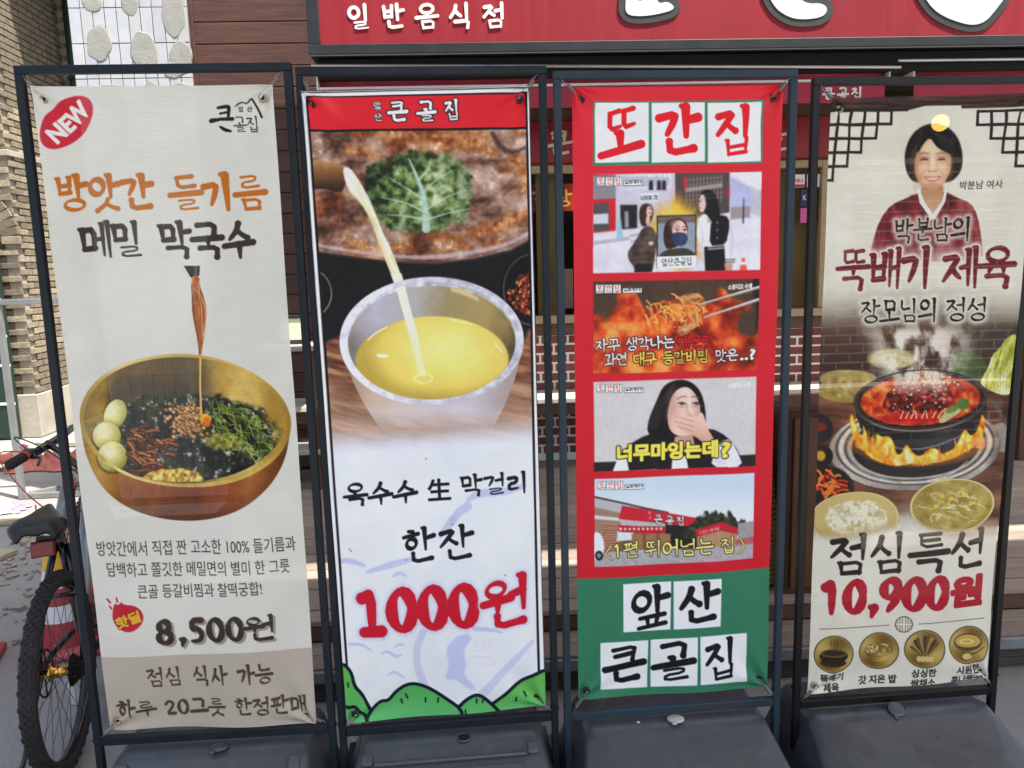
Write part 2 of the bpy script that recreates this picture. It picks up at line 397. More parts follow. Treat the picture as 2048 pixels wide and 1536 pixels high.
_HV = {'ㅗ': [[(.48, .0), (.5, .72)], [(0, .86), (1, .66)]], 'ㅜ': [[(0, .26), (1, .06)], [(.52, .16), (.52, 1)]], 'ㅡ': [[(0, .6), (1, .4)]],
 'ㅠ': [[(0, .26), (1, .06)], [(.34, .18), (.28, .98)], [(.68, .14), (.7, 1)]], 'ㅛ': [[(.3, 0), (.34, .74)], [(.66, 0), (.66, .74)], [(0, .88), (1, .7)]]}
_MV = {'ㅘ': ('ㅗ', 'ㅏ'), 'ㅙ': ('ㅗ', 'ㅐ'), 'ㅚ': ('ㅗ', 'ㅣ'), 'ㅝ': ('ㅜ', 'ㅓ'), 'ㅞ': ('ㅜ', 'ㅔ'), 'ㅟ': ('ㅜ', 'ㅣ'), 'ㅢ': ('ㅡ', 'ㅣ')}
_NL = dict(zip('ㄱㄴㄷㄹㅁㅂㅅㅇㅈㅊㅋㅌㅍㅎ', (1.2, 1.2, 2, 3, 2, 2.4, 1.5, 2, 2, 2.5, 2.2, 3, 2, 3)))
def _jamo(j, bx, flat=False):
    x0, y0, x1, y1 = bx; out = []
    if j in _DBL:
        m = (x0+x1)/2; g = (x1-x0)*.02
        return _jamo(_DBL[j], (x0, y0, m-g, y1), flat)+_jamo(_DBL[j], (m+g, y0, x1, y1), flat)
    src = _CON[j+'b' if j in 'ㄱㅋ' and flat else j]
    if src == _R: src = [('o', .5, .5, .44, .46)]
    cap = min((y1-y0)/(1.3*_NL[j]), (x1-x0)/2.6)
    for st in src:
        if st[0] == 'o':
            _, cx, cy, rx, ry = st
            pts = [(cx+rx*math.cos(a), cy+ry*math.sin(a)) for a in [(-1.75+k*.45) for k in range(15)]]
            out.append(('o', [(x0+p[0]*(x1-x0), y0+p[1]*(y1-y0)) for p in pts], cap))
        else: out.append(('s', [(x0+p[0]*(x1-x0), y0+p[1]*(y1-y0)) for p in st], cap))
    return out
_DIG = {'0': [('o', .5, .5, .38, .45)], '1': [[(.22, .2), (.5, .06), (.52, .96)]], '9': [('o', .48, .31, .34, .27), [(.82, .31), (.8, .62), (.42, .97)]], '8': [('o', .5, .27, .28, .22), ('o', .5, .73, .35, .24)],
 '5': [[(.84, .06), (.3, .06), (.26, .45), (.6, .4), (.84, .66), (.68, .93), (.2, .95)]], '2': [[(.2, .28), (.45, .05), (.82, .2), (.72, .5), (.2, .95), (.88, .93)]], ',': [[(.4, .88), (.3, 1.12)]],
 'l': [[(.2, .16), (.52, .06), (.52, .96)], [(.22, .96), (.84, .96)]]}
def syllable(ch):
    if ch in _DIG:
        o = []
        for st in _DIG[ch]:
            if st[0] == 'o': o.append(('o', [(st[1]+st[3]*math.cos(a), st[2]+st[4]*math.sin(a)) for a in [k*math.pi/9 for k in range(20)]], .9))
            else: o.append(('s', list(st), .9))
        return o
    k = ord(ch)-0xAC00
    i, v, f = _INI[k//588], _VOW[(k % 588)//28], _FIN[k % 28]
    pl = lambda S, bx: [('s', [(bx[0]+x*(bx[2]-bx[0]), bx[1]+y*(bx[3]-bx[1])) for x, y in s], .9 if len(S) < 3 else (bx[2]-bx[0])/2.9) for s in S]
    if v in _VV:
        if f: return _jamo(i, (.02, .06, .52, .54))+pl(_VV[v], (.56, 0, .98, .62))+_jamo(f, (.2, .68, .92, 1.), True)
        return _jamo(i, (.02, .16, .54, .84))+pl(_VV[v], (.56, 0, 1., 1.))
    if v in _HV:
        if f: return _jamo(i, (.18, .0, .84, .38), True)+pl(_HV[v], (.0, .42, 1., .62))+_jamo(f, (.2, .68, .88, 1.), True)
        return _jamo(i, (.18, .02, .84, .48), True)+pl(_HV[v], (.0, .54, 1., 1.))
    h, w = _MV[v]
    if f: return _jamo(i, (.06, .02, .52, .32))+pl(_HV[h], (.0, .38, .62, .62))+pl(_VV[w], (.62, 0, 1., .66))+_jamo(f, (.2, .72, .92, 1.), True)
    return _jamo(i, (.06, .04, .54, .46))+pl(_HV[h], (.0, .52, .64, .92))+pl(_VV[w], (.62, 0, 1., 1.))
def brush(P, s, p0, p1, h, col, w=.13, gap=.1, out=None, outw=0, glow=None, gloww=0, rise=0.0, shear=0.0, soft=1.3, shadow=None, seed=0, taper=.55):
    """s inside the box standing on p0-p1, height h; w = stroke width in em"""
    p0 = np.array(p0, float); p1 = np.array(p1, float); L = np.hypot(*(p1-p0)); ax = (p1-p0)/L
    up = P.updir(*((p0+p1)/2))
    aw = lambda c: .45 if c == ' ' else .42 if c == ',' else .74 if c in _DIG else 1
    adv = sum(aw(c) for c in s); n = adv+gap*(len(s)-1)
    cw = L/n; x = 0.0; rnd = random.Random(seed+len(s))
    m = outw+gloww+soft+h*.2
    ends = [p0, p1, p0+up*h, p1+up*h]
    sl = P.win(min(e[0] for e in ends)-m, min(e[1] for e in ends)-m, max(e[0] for e in ends)+m, max(e[1] for e in ends)+m)
    if sl is None: return
    X = P.X[sl]; Y = P.Y[sl]; sd = np.full(X.shape, 99.0)
    for ch in s:
        if ch == ' ': x += (.45+gap)*cw; continue
        em = min(cw, h); strokes = syllable(ch); cwc = cw*aw(ch) if ch != ',' else cw*.74
        crowd = 1.0 if ch in _DIG else min(1.12, max(.8, 1.28-.055*sum(len(q[1])-1 if q[0] == 's' else 2.5 for q in strokes)))
        for kind, pts, cap in strokes:
            W = min(w*crowd, cap)*em*(1+rnd.uniform(-.04, .04)); q = []
            if kind == 's':
                pts = [(a+rnd.uniform(-.005, .005), b+rnd.uniform(-.005, .005)) for a, b in pts]
                if len(pts) > 2: pts = chaikin(pts, 1, False)
                hor = abs(pts[-1][0]-pts[0][0]) > abs(pts[-1][1]-pts[0][1])
            for a, b in pts:
                b2 = b-rise*(a-.5)
                q.append(p0+ax*(x+a*cwc+shear*(1-b)*h)+up*h*(1-b2))
            n_ = len(q)
            if kind == 'o': ws = [W*(.95+.25*math.sin(k*.9)) for k in range(n_)]
            elif hor: ws = [W*float(np.interp(k/(n_-1), [0, .25, .8, 1], [.95, .8, .9, 1.1])) for k in range(n_)]
            else: ws = [W*float(np.interp(k/(n_-1), [0, .15, .7, 1], [1.15, 1.05, .95, taper])) for k in range(n_)]
            xs = [a[0] for a in q]; ys = [a[1] for a in q]; mm = W+m
            sub = (X > min(xs)-mm) & (X < max(xs)+mm) & (Y > min(ys)-mm) & (Y < max(ys)+mm)
            if not sub.any(): continue
            xx = X[sub]; yy = Y[sub]; d = np.full(xx.shape, 99.0)
            for k in range(n_-1):
                (a0, b0), (a1, b1) = q[k], q[k+1]; ex, ey = a1-a0, b1-b0
                t = np.clip(((xx-a0)*ex+(yy-b0)*ey)/(ex*ex+ey*ey+1e-9), 0, 1)
                d = np.minimum(d, np.hypot(xx-a0-t*ex, yy-b0-t*ey)-.5*(ws[k]*(1-t)+ws[k+1]*t))
            if kind == 's' and not hor and len(pts) <= 3:      # entry notch of the brush
                ex, ey = q[0]; vx, vy = ax*W*.5-up*W*.15
                t = np.clip(((xx-ex+vx)*vx+(yy-ey+vy)*vy)/(vx*vx+vy*vy+1e-9), 0, 1)
                d = np.minimum(d, np.hypot(xx-ex+vx-t*vx, yy-ey+vy-t*vy)-.34*W)
            sd[sub] = np.minimum(sd[sub], d)
        x += (aw(ch)+gap)*cw
    if shadow is not None:
        pass
    if glow is not None: P.put(sl, np.clip(1-sd/gloww, 0, 1)**1.5*.92, glow)
    if out is not None: P.put(sl, np.clip(.5-(sd-outw)/soft, 0, 1), out)
    P.put(sl, np.clip(.5-sd/soft, 0, 1), col)
# ---------------------------------------------------------------- materials
G = lambda r, g, b, k=1.35: tuple(min(.92, c*k) for c in lin((r, g, b)))     # shaded photo colour -> base colour
M_conc = mat('concrete_ground', (.19, .186, .175), (.3, .295, .278), 2.2, .9, bump=.5, bscale=60, dirt=(.13, .12, .11), dscale=1.1, damt=.55)
M_brick_y = mat('yellow_brick', (.15, .12, .08), (.27, .23, .16), 14, .9, bump=.6, bscale=70, rnd=.45)
M_mort_y = mat('sandy_mortar', (.26, .23, .17), (.34, .3, .23), 20, .95, bump=.5)
M_plas = mat('grey_plaster', (.26, .235, .19), (.36, .33, .27), 5, .92, bump=.3)
M_tile = mat('white_tile', (.38, .4, .43), (.46, .48, .51), 7, .22, rnd=.05, dirt=(.42, .36, .24), dscale=5, damt=.3)
M_grout = mat('grout', (.16, .17, .15), (.26, .26, .24), 15, .95)
M_cem = mat('cement_patch', (.25, .255, .235), (.31, .31, .285), 12, .95, bump=.18, bscale=60)
M_plank = mat('stained_plank', (.042, .016, .011), (.088, .036, .024), 3.5, .6, bump=.25, bscale=30, rnd=.22, stretch=(1, 8, 14))
M_deck = mat('weathered_decking', (.2, .155, .12), (.31, .25, .2), 4, .75, bump=.3, bscale=30, rnd=.2, stretch=(1, 16, 8))
M_riser = mat('brown_riser', (.09, .04, .025), (.14, .07, .045), 4, .7, rnd=.1, stretch=(1, 8, 14))
M_skirt = mat('composite_skirt', (.06, .048, .042), (.09, .075, .066), 6, .8, rnd=.1)
M_brick_r = mat('red_brick', (.14, .036, .028), (.2, .058, .042), 9, .8, rnd=.2, bump=.35, bscale=60)
M_mort_w = mat('white_mortar', (.72, .7, .66), (.62, .6, .56), 12, .9)
M_pale = mat('pale_pine', (.36, .25, .13), (.48, .35, .2), 4, .55, stretch=(1, 8, 12), rnd=.08)
M_dwood = mat('dark_timber', (.07, .03, .018), (.12, .055, .032), 4, .55, stretch=(8, 8, 1), rnd=.12)
M_top = mat('table_top', (.52, .46, .38), (.62, .56, .47), 5, .5, stretch=(1, 9, 9))
M_red = mat('red_panel', (.25, .014, .024), (.29, .02, .032), 2.5, .5, spec=.25, stretch=(9, 1, .5), dirt=(.2, .018, .028), dscale=1.5, damt=.5)
M_awn = mat('red_canvas', (.36, .03, .065), (.42, .045, .085), 5, .8, bump=.15, bscale=90)
M_white = mat('white_paint', (.78, .78, .77), (.7, .7, .7), 6, .5)
M_dark = mat('dark_metal', (.016, .02, .022), (.026, .03, .033), 7, .5, spec=.3)
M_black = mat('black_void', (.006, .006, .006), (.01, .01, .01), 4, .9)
M_steel = mat('pale_steel', (.5, .5, .5), (.62, .62, .62), 8, .35, metal=.8)
M_room = mat('dim_room', (.09, .055, .03), (.15, .095, .055), 3, .8)
M_ink = mat('black_ink', (.02, .02, .022), (.03, .03, .032), 6, .5)
# ---------------------------------------------------------------- ground
g = MB(); n = 60
for j in range(n):
    for i in range(n):
        x0, x1 = -30+i, -29+i; y0, y1 = -20+j, -19+j
        hz = lambda x, y: -.004+.004*math.sin(x*1.7+y)*math.cos(y*1.3)
        g.quad((x0, y0, hz(x0, y0)), (x1, y0, hz(x1, y0)), (x1, y1, hz(x1, y1)), (x0, y1, hz(x0, y1)))
gr = struct(g.build('ground', M_conc)); gr.data.shade_smooth()
# ---------------------------------------------------------------- timber deck with one step
deck = thing('timber_deck', 'weathered grey timber deck with one step in front of the shop', 'deck', (.65, 3, 0)); FAC.append(deck)
def child_at(o, parent): o.parent = parent; o.matrix_parent_inverse = Matrix.Translation(-parent.location); return o
X0, X1 = -1.28, 4.6
def board_mesh(w, t, L, m, bev=.004): return MB().box(0, 0, 0, L, w, t).mesh('board', m, bev)
bm1 = board_mesh(.104, .025, X1-X0, M_deck); bm2 = board_mesh(.205, .025, X1-X0, M_deck)
y = 2.985
while y < 5.45:
    wide = y > 3.98
    if y+.104 > 5.5: break
    o = link('board', bm2 if wide else bm1, deck, (X0-.65+rng.uniform(-.004, .004), y-3+rng.uniform(-.001, .001), .205+rng.uniform(-.002, .002)), (rng.uniform(-.006, .006), 0, 0))
    y += .212 if wide else .111
for k in range(2): link('board', bm1, deck, (X0-.65, 2.77-3+k*.109, .112+rng.uniform(-.001, .001)))
child_at(MB().box(X0, 2.99, .138, X1, 3.01, .2).build('riser', M_riser), deck)
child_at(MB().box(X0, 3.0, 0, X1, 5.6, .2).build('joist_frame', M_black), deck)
child_at(MB().box(X0, 2.752, .082, X1, 2.768, .128).build('nosing', mat('grey_nosing', (.16, .17, .18), (.22, .23, .24), 6, .5), bevel=.003), deck)
for z0, z1 in ((.0, .038), (.041, .079)):      # grooved skirting boards
    sk = MB(); sk.box(X0, 2.772, z0, X1, 2.79, z1)
    for q in range(5): zz = z0+.004+q*(z1-z0-.006)/5; sk.box(X0, 2.768, zz, X1, 2.7725, zz+.0042)
    child_at(sk.build('skirting_board', M_skirt), deck)
# ---------------------------------------------------------------- shop front: planked wall, brick wall, window, red boards
shop = thing('restaurant_building', 'single storey restaurant front with brown planks, red brick and red sign boards', 'building', (.65, 5.3, 0)); FAC.append(shop)
def S(mb, name, m, bevel=0.0, parent=None, smooth=False):
    o = mb.build(name, m, parent or shop, bevel, smooth)
    if parent is None: o.location = tuple(-c for c in (.65, 5.3, 0))
    return o
WX0 = -1.68
S(MB().box(WX0, 5.56, .2, .32, 5.9, 4.2), 'wall', M_black)
pm = MB().box(0, 0, 0, .32-WX0, .022, .136).mesh('plank', M_plank, .004)
z = .23; k = 0
while z < 4.1:
    link('plank', pm, shop, (WX0-.65, 5.537-5.3+rng.uniform(-.001, .001), z)); z += .141
S(MB().box(WX0-.03, 5.52, .2, WX0+.012, 5.56, 4.1), 'corner_trim', M_plank, .003)
# brick wall under and beside the window
brk = MB().box(-.092, -.01, -.0265, .092, .03, .0265).mesh('brick', M_brick_r, .0025)
S(MB().box(.32, 5.4985, .2, 4.6, 5.56, 1.148), 'brick_wall', M_mort_w)
wl = S(MB().box(2.792, 5.4985, 1.15, 4.6, 5.56, 2.34), 'brick_wall', M_mort_w)
z = .302; row = 0
def brick_row(z, row, xa, xb):
    x = xa+.1+(row % 2)*.1-.2
    while x < xb+.1:
        if xa-.05 < x < xb+.05: link('brick', brk, shop, (x-.65+rng.uniform(-.002, .002), 5.505-5.3+rng.uniform(-.002, .001), z+rng.uniform(-.001, .001)))
        x += .2
while z < 1.14: brick_row(z, row, .42, 4.2); z += .068; row += 1
_rest = MB()
while z < 2.32:
    if z < 1.9: brick_row(z, row, 2.9, 3.55)
    x = 2.9+.1+(row % 2)*.1-.4
    while x < 4.6:
        if 2.8 < x-.05 and not (z < 1.9 and 2.85 < x < 3.6): _rest.box(x-.092, 5.4952, z-.0265, x+.092, 5.5, z+.0265)
        x += .2
    z += .068; row += 1
o = S(_rest, 'brickwork', M_brick_r); o['kind'] = 'stuff'
S(MB().box(.32, 5.49, 1.15, 2.8, 5.56, 1.238), 'brick_cap', M_riser, .006)
# window
win = S(MB().box(.32, 5.43, 1.24, 2.76, 5.56, 1.295), 'window_sill', M_pale, .004)
for (a, b, c, d) in ((2.655, 1.297, 2.71, 2.34), (.32, 1.297, .37, 2.34), (1.46, 1.297, 1.52, 2.288), (.372, 2.29, 2.653, 2.34)): S(MB().box(a, 5.47, b, c, 5.55, d), 'window_frame', M_pale, .003)
S(MB().box(2.712, 5.50, 1.24, 2.79, 5.56, 2.34), 'window_frame', M_dwood, .003)
gl = bpy.data.materials.new('window_glass'); gl.use_nodes = True; _b = gl.node_tree.nodes['Principled BSDF']; _b.inputs['Roughness'].default_value = .02; _b.inputs['IOR'].default_value = 1.12; _inp(_b, ['Transmission Weight'], 1.0); _b.inputs['Base Color'].default_value = (.93, .95, .94, 1)
for a, b in ((.372, 1.458), (1.522, 2.653)): S(MB().box(a, 5.512, 1.297, b, 5.516, 2.288), 'window_pane', gl)
# dim room behind the window
S(MB().box(.2, 7.4, .2, 4.4, 7.45, 3).box(.15, 5.6, .2, .2, 7.4, 3).box(4.4, 5.6, .2, 4.45, 7.4, 3).box(.2, 5.6, .15, 4.4, 7.4, .2).box(.2, 5.6, 2.9, 4.4, 7.4, 2.95), 'room', M_room)
M_cur = mat('brown_blind', (.16, .085, .03), (.22, .13, .05), 3, .8, rnd=.1)
for a, b in ((2.0, 2.3), (2.32, 2.65), (.62, .8)): S(MB().box(a, 5.62, 1.2, b, 5.635, 2.3), 'roller_blind', M_cur, .002)
for a in (.98, 1.3, 1.75): S(MB().box(a, 6.3, .3, a+.22, 6.34, 2.1), 'wall_panel', mat('timber_panel', (.2, .11, .05), (.28, .16, .075), 3, .6, stretch=(9, 9, 1)), .003)
S(MB().box(.78, 6.24, 1.3, .96, 6.26, 1.62), 'paper_notice', mat('faded_notice', (.42, .3, .24), (.5, .4, .33), 20, .8), .001)
S(MB().box(.42, 6.24, 1.9, .6, 6.26, 2.05), 'paper_notice', MATS['faded_notice'], .001)
# hanging red sign inside, warm lamps
ins = S(MB().box(.5, 6.0, 2.06, 1.75, 6.04, 2.27), 'inner_sign', mat('inner_red_board', (.22, .02, .012), (.3, .035, .02), 4, .5), .004)
brush_letters('lettering', '간장게', .62-.65, .62-.65+.48, 2.1, 2.22, 5.995-5.3, mat('cream_letter', (.7, .62, .45), None, 4, .6), shop, w=.16, gap=.35)
M_warm = mat('warm_lamp', (.9, .7, .3), None, 3, .5, emit=((1.0, .6, .1), 4.0))
S(MB().lathe([(.001, .12), (.05, .1), (.075, .03), (.06, -.04), (.02, -.07), (.001, -.075)], 14, (1.02, 5.95, 2.1)), 'paper_lantern', mat('orange_lamp', (.9, .5, .1), None, 3, .5, emit=((1.0, .45, .06), 3.0)), smooth=True)
# red board above the window with brushed letters
S(MB().box(.32, 5.44, 2.352, 2.68, 5.5, 2.635), 'red_board', mat('deep_red_board', (.26, .008, .016), (.3, .012, .022), 3, .4), .006)
S(MB().box(.32, 5.46, 2.342, 2.82, 5.54, 2.351).box(.32, 5.46, 2.636, 2.82, 5.54, 2.78).box(2.682, 5.46, 2.352, 2.82, 5.54, 2.635), 'board_frame', M_dwood, .004)
for xx, ch in ((.69, '큰'), (.92, '고'), (2.25, '선')):
    brush_letters('lettering', ch, xx-.65, xx-.65+.17, 2.4, 2.56, 5.44-5.3, mat('cream_letter', (.7, .62, .45), None, 4, .6), shop, w=.13, rise=.12)
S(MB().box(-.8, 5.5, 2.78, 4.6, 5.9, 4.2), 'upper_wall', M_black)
# stickers on the glass and blind
st = S(MB().box(2.445, 5.498, 2.155, 2.54, 5.5, 2.245), 'sticker', M_white, .0)
S(MB().box(2.447, 5.4965, 2.157, 2.538, 5.498, 2.176), 'sticker', mat('sticker_red', (.5, .03, .03), None, 5, .5))
sign_letters('lettering', 'ABLE', 2.46-.65, 2.53-.65, 2.19, 2.215, 5.4965-5.3, mat('sticker_red', (.5, .03, .03), None, 5, .5), shop, .001, .008)
S(MB().box(2.556, 5.498, 2.155, 2.65, 5.5, 2.245), 'sticker', M_white)
S(MB().box(2.515, 5.498, 2.02, 2.63, 5.5, 2.14), 'sticker', mat('sticker_navy', (.012, .018, .09), None, 5, .4), .0)
sign_letters('lettering', 'K', 2.53-.65, 2.555-.65, 2.065, 2.1, 5.4965-5.3, M_white, shop, .001, .005)
S(MB().box(2.515, 5.498, 1.905, 2.63, 5.5, 2.01), 'sticker', mat('sticker_pink', (.6, .06, .28), (.66, .1, .32), 5, .4))
# ---------------------------------------------------------------- big sign box over the front
sb = thing('shop_sign', 'long red sign box with dark grey frame and white brush lettering', 'sign', (.65, 4.8, 2.9)); FAC.append(sb)
def SB(mb, name, m, bevel=0.0): o = mb.build(name, m, sb, bevel); o.location = (-.65, -4.8, -2.9); return o
SB(MB().box(-.70, 4.8, 2.972, 4.9, 5.2, 4.1), 'panel', M_red)
SB(MB().box(-.77, 4.785, 2.915, 4.95, 5.22, 2.972).box(-.77, 4.785, 2.972, -.70, 5.22, 4.15), 'frame', M_dark, .004)
SB(MB().box(-.77, 4.79, 2.908, 4.95, 4.80, 2.9145), 'drip_edge', mat('grey_edge', (.2, .2, .2), None, 6, .4))
for k in range(5): SB(MB().box(.35+k*.93, 4.7985, 2.972, .354+k*.93, 4.8005, 4.1), 'panel_seam', mat('seam_red', (.24, .02, .03), None, 5, .5))
for i, ch in enumerate('일반음식점'):
    o = brush_letters('lettering', ch, -.53+i*.1985, -.53+i*.1985+.128, 3.055, 3.19, 4.799, M_white, sb, w=.16, rise=.04); o.location = (-.65, -4.8, -2.9)
def outline(name, pts, y0, y1, m, sm=2):
    mb = MB(); mb.prism(chaikin(pts, sm), y0, y1); return SB(mb, name, m)
def grown(pts, d):
    c = chaikin(pts, 2); n = len(c); ar = sum(c[i][0]*c[(i+1) % n][1]-c[(i+1) % n][0]*c[i][1] for i in range(n)); sg = 1 if ar > 0 else -1; out = []
    for i in range(n):
        a = c[i-1]; b = c[(i+1) % n]; tx, tz = b[0]-a[0], b[1]-a[1]; l = math.hypot(tx, tz) or 1; out.append((c[i][0]+sg*tz/l*d, c[i][1]-sg*tx/l*d))
    return out
shapes = [[(1.115, 3.205), (1.11, 3.12), (1.19, 3.105), (1.30, 3.115), (1.42, 3.145), (1.37, 3.19), (1.31, 3.175), (1.30, 3.22), (1.3, 3.3), (1.25, 3.3), (1.23, 3.19), (1.16, 3.2), (1.17, 3.3), (1.12, 3.3)],
          [(1.95, 3.3), (2.0, 3.16), (2.1, 3.09), (2.2, 3.075), (2.32, 3.09), (2.345, 3.14), (2.3, 3.17), (2.22, 3.165), (2.16, 3.2), (2.14, 3.3)],
          [(2.9, 3.26), (2.97, 3.15), (3.05, 3.09), (3.16, 3.05), (3.25, 3.03), (3.33, 3.05), (3.39, 3.12), (3.45, 3.2), (3.46, 3.32), (3.2, 3.36), (3.0, 3.36)]]
for sh in shapes:
    mb = MB(); mb.prism(grown(sh, .042), 4.7925, 4.7995); SB(mb, 'letter_outline', mat('charcoal_letter', (.03, .035, .035), (.04, .045, .045), 5, .5))
    outline('letter_face', sh, 4.7885, 4.7922, mat('letter_white', (.7, .72, .75), (.62, .64, .67), 3, .45, stretch=(30, 1, .4)))
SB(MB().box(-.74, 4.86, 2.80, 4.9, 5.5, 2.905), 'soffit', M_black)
# ---------------------------------------------------------------- rolled awnings with valance
def awning(x0, x1, label, text):
    a = thing('roller_awning', label, 'awning', (x0, 4.95, 2.62), 0, 'rolled red awnings under the sign'); FAC.append(a)
    P = lambda mb, nm, m, bv=0.0, sm=False: (lambda o: setattr(o, 'location', (-x0, -4.95, -2.62)) or o)(mb.build(nm, m, a, bv, sm))
    P(MB().tube([(x0, 5.0, 2.815), (x1, 5.0, 2.815)], .042, 14), 'fabric_roll', M_awn, 0, True)
    P(MB().box(x0, 4.925, 2.748, x1, 4.975, 2.762), 'front_rail', M_white, .003)
    v = MB(); n = 60
    for i in range(n):
        xa = x0+.01+(x1-x0-.02)*i/n; xb = x0+.01+(x1-x0-.02)*(i+1)/n; ya = 4.945+.004*math.sin(xa*19)+.003*math.sin(xa*47); yb = 4.945+.004*math.sin(xb*19)+.003*math.sin(xb*47)
        v.quad((xa, ya, 2.622), (xb, yb, 2.622), (xb, 4.945, 2.748), (xa, 4.945, 2.748))
    P(v, 'valance', M_awn, 0, True)
    for xe in (x0-.012, x1): P(MB().box(xe, 4.92, 2.745, xe+.012, 5.04, 2.85), 'end_plate', M_white, .003)
    if text:
        for i, ch in enumerate('큰골집'):
            o = brush_letters('lettering', ch, 2.4+i*.092, 2.4+i*.092+.068, 2.64, 2.712, 4.939, M_white, a, w=.2, thick=.002); o.location = (-x0, -4.95, -2.62)
awning(-.75, 2.81, 'rolled red awning lettered in white near its end, under the long sign', True)
awning(2.98, 4.9, 'shorter rolled red awning without lettering, beyond the gap in the awnings', False)
rod = MB().tube([(-.77, 4.84, 2.868), (2.84, 4.84, 2.806)], .009, 8).build('rod', M_steel); tag(rod, 'thin pale awning rod slanting down under the long red sign', 'rod'); FAC.append(rod)
rod = MB().tube([(2.82, 4.84, 2.845), (4.9, 4.84, 2.84)], .009, 8).build('rod', M_steel); tag(rod, 'thin pale awning rod running level over the shorter awning', 'rod'); FAC.append(rod)
# ---------------------------------------------------------------- long counter under the window
ct = thing('wall_counter', 'long wooden counter with pale top along the brick wall', 'counter', (1.6, 5.15, .2)); FAC.append(ct)
CT = lambda mb, nm, m, bv=0.0: (lambda o: setattr(o, 'location', (-1.6, -5.15, -.2)) or o)(mb.build(nm, m, ct, bv))
CT(MB().box(-1.2, 5.1, .72, 4.0, 5.49, .752), 'counter_top', M_top, .004)
CT(MB().box(-1.18, 5.12, .64, 3.98, 5.14, .719), 'apron', M_dwood, .003)
for x in (-1.15, -.1, 1.55, 2.3, 2.62, 3.9): CT(MB().box(x, 5.13, .23, x+.07, 5.2, .64), 'leg', M_dwood, .004)
CT(MB().box(2.37, 5.16, .24, 2.62, 5.18, .64), 'side_panel', M_dwood, .004)
# ---------------------------------------------------------------- small things on the deck
cb = thing('wooden_cabinet', 'tall narrow brown wooden cabinet standing at the front edge of the deck', 'cabinet', (1.6, 3.1, .231)); FAC.append(cb)
C_ = lambda mb, nm, m, bv=0.0, sm=False: mb.build(nm, m, cb, bv, sm)
C_(MB().box(-.16, -.07, 0, .17, .2, .8), 'carcass', M_dwood, .004); C_(MB().box(-.14, -.084, .03, .0, -.071, .77), 'door', mat('cabinet_door', (.1, .045, .022), (.15, .07, .036), 4, .5, stretch=(9, 9, 1)), .003); C_(MB().box(.006, -.084, .03, .15, -.071, .77), 'door', MATS['cabinet_door'], .003); C_(MB().box(-.175, -.09, .8, .185, .21, .825), 'top_board', M_dwood, .003)
bk = thing('woven_basket', 'tall tan woven basket beside the brown cabinet on the deck', 'basket', (1.335, 3.25, .231)); FAC.append(bk)
wv = MB()
for k in range(34):
    t = k/33; r = .155-.085*max(0, t-.35)/.65; wv.tube([(r*math.cos(a), r*math.sin(a), .02+t*.74) for a in [i*math.pi/12 for i in range(24)]], .0125, 6, closed=True)
wv.build('wicker_wall', mat('rattan', (.42, .24, .09), (.55, .34, .15), 30, .6, bump=.6, bscale=120), bk, smooth=True)
MB().lathe([(.001, 0), (.14, 0), (.14, .02), (.001, .02)], 20).build('base', mat('rattan', (.42, .24, .09)), bk)
tb = thing('side_table', 'small dark two tier side table with grey slabs against the planks', 'table', (-1.06, 5.1, .231)); FAC.append(tb)
M_slab = mat('grey_slab', (.3, .27, .24), (.38, .35, .31), 6, .6)
MB().box(-.19, -.2, .92, .19, .2, .95).build('table_top', M_slab, tb, .004); MB().box(-.19, -.2, .24, .19, .2, .27).build('shelf', M_slab, tb, .004)
for sx in (-.17, .13):
    for sy in (-.18, .14): MB().box(sx, sy, 0, sx+.04, sy+.04, .92).build('leg', M_dwood, tb, .003)
lb = thing('table_sign', 'small pale green light box in a dark frame on the side table', 'sign', (-1.05, 5.1, 1.181+.0)); FAC.append(lb)
MB().box(-.09, -.03, 0, .09, .03, .03).box(-.09, -.03, .17, .09, .03, .19).box(-.09, -.03, .03, -.075, .03, .17).box(.075, -.03, .03, .09, .03, .17).build('frame', M_dark, lb, .002)
MB().box(-.075, -.022, .03, .075, .022, .17).build('face', mat('pale_green_face', (.62, .68, .42), (.7, .74, .5), 4, .4), lb)
# lantern on a post, right of the counter
ln = thing('post_lantern', 'yellow glowing lantern on a brown post at the end of the counter', 'lantern', (3.93, 5.0, .231)); FAC.append(ln)
MB().box(-.06, -.04, 0, .03, .05, 1.02).build('post', M_dwood, ln, .004); MB().box(-.09, -.06, 1.02, .09, .08, 1.05).build('tray', M_dark, ln, .003); MB().box(-.09, -.06, 1.24, .09, .08, 1.27).build('lid', M_dark, ln, .003)
MB().box(-.075, -.05, 1.05, .075, .07, 1.24).build('glowing_shade', mat('yellow_shade', (.9, .7, .1), None, 3, .5, emit=((1.0, .72, .05), 1.6)), ln, .004)
for sx in (-.085, -.004, .075): MB().box(sx, -.058, 1.05, sx+.008, -.05, 1.24).build('bar', M_dark, ln)
pl = thing('pendant_lamp', 'round warm lamp hanging under the awning in front of the brick', 'lamp', (3.33, 5.2, 2.53)); FAC.append(pl)
MB().tube([(0, 0, .07), (0, 0, .27)], .004, 6).build('cord', M_black, pl); MB().lathe([(.001, -.055), (.02, -.051), (.039, -.039), (.051, -.02), (.055, 0), (.051, .02), (.039, .039), (.02, .051), (.001, .055)], 24).build('globe', M_warm, pl, smooth=True)
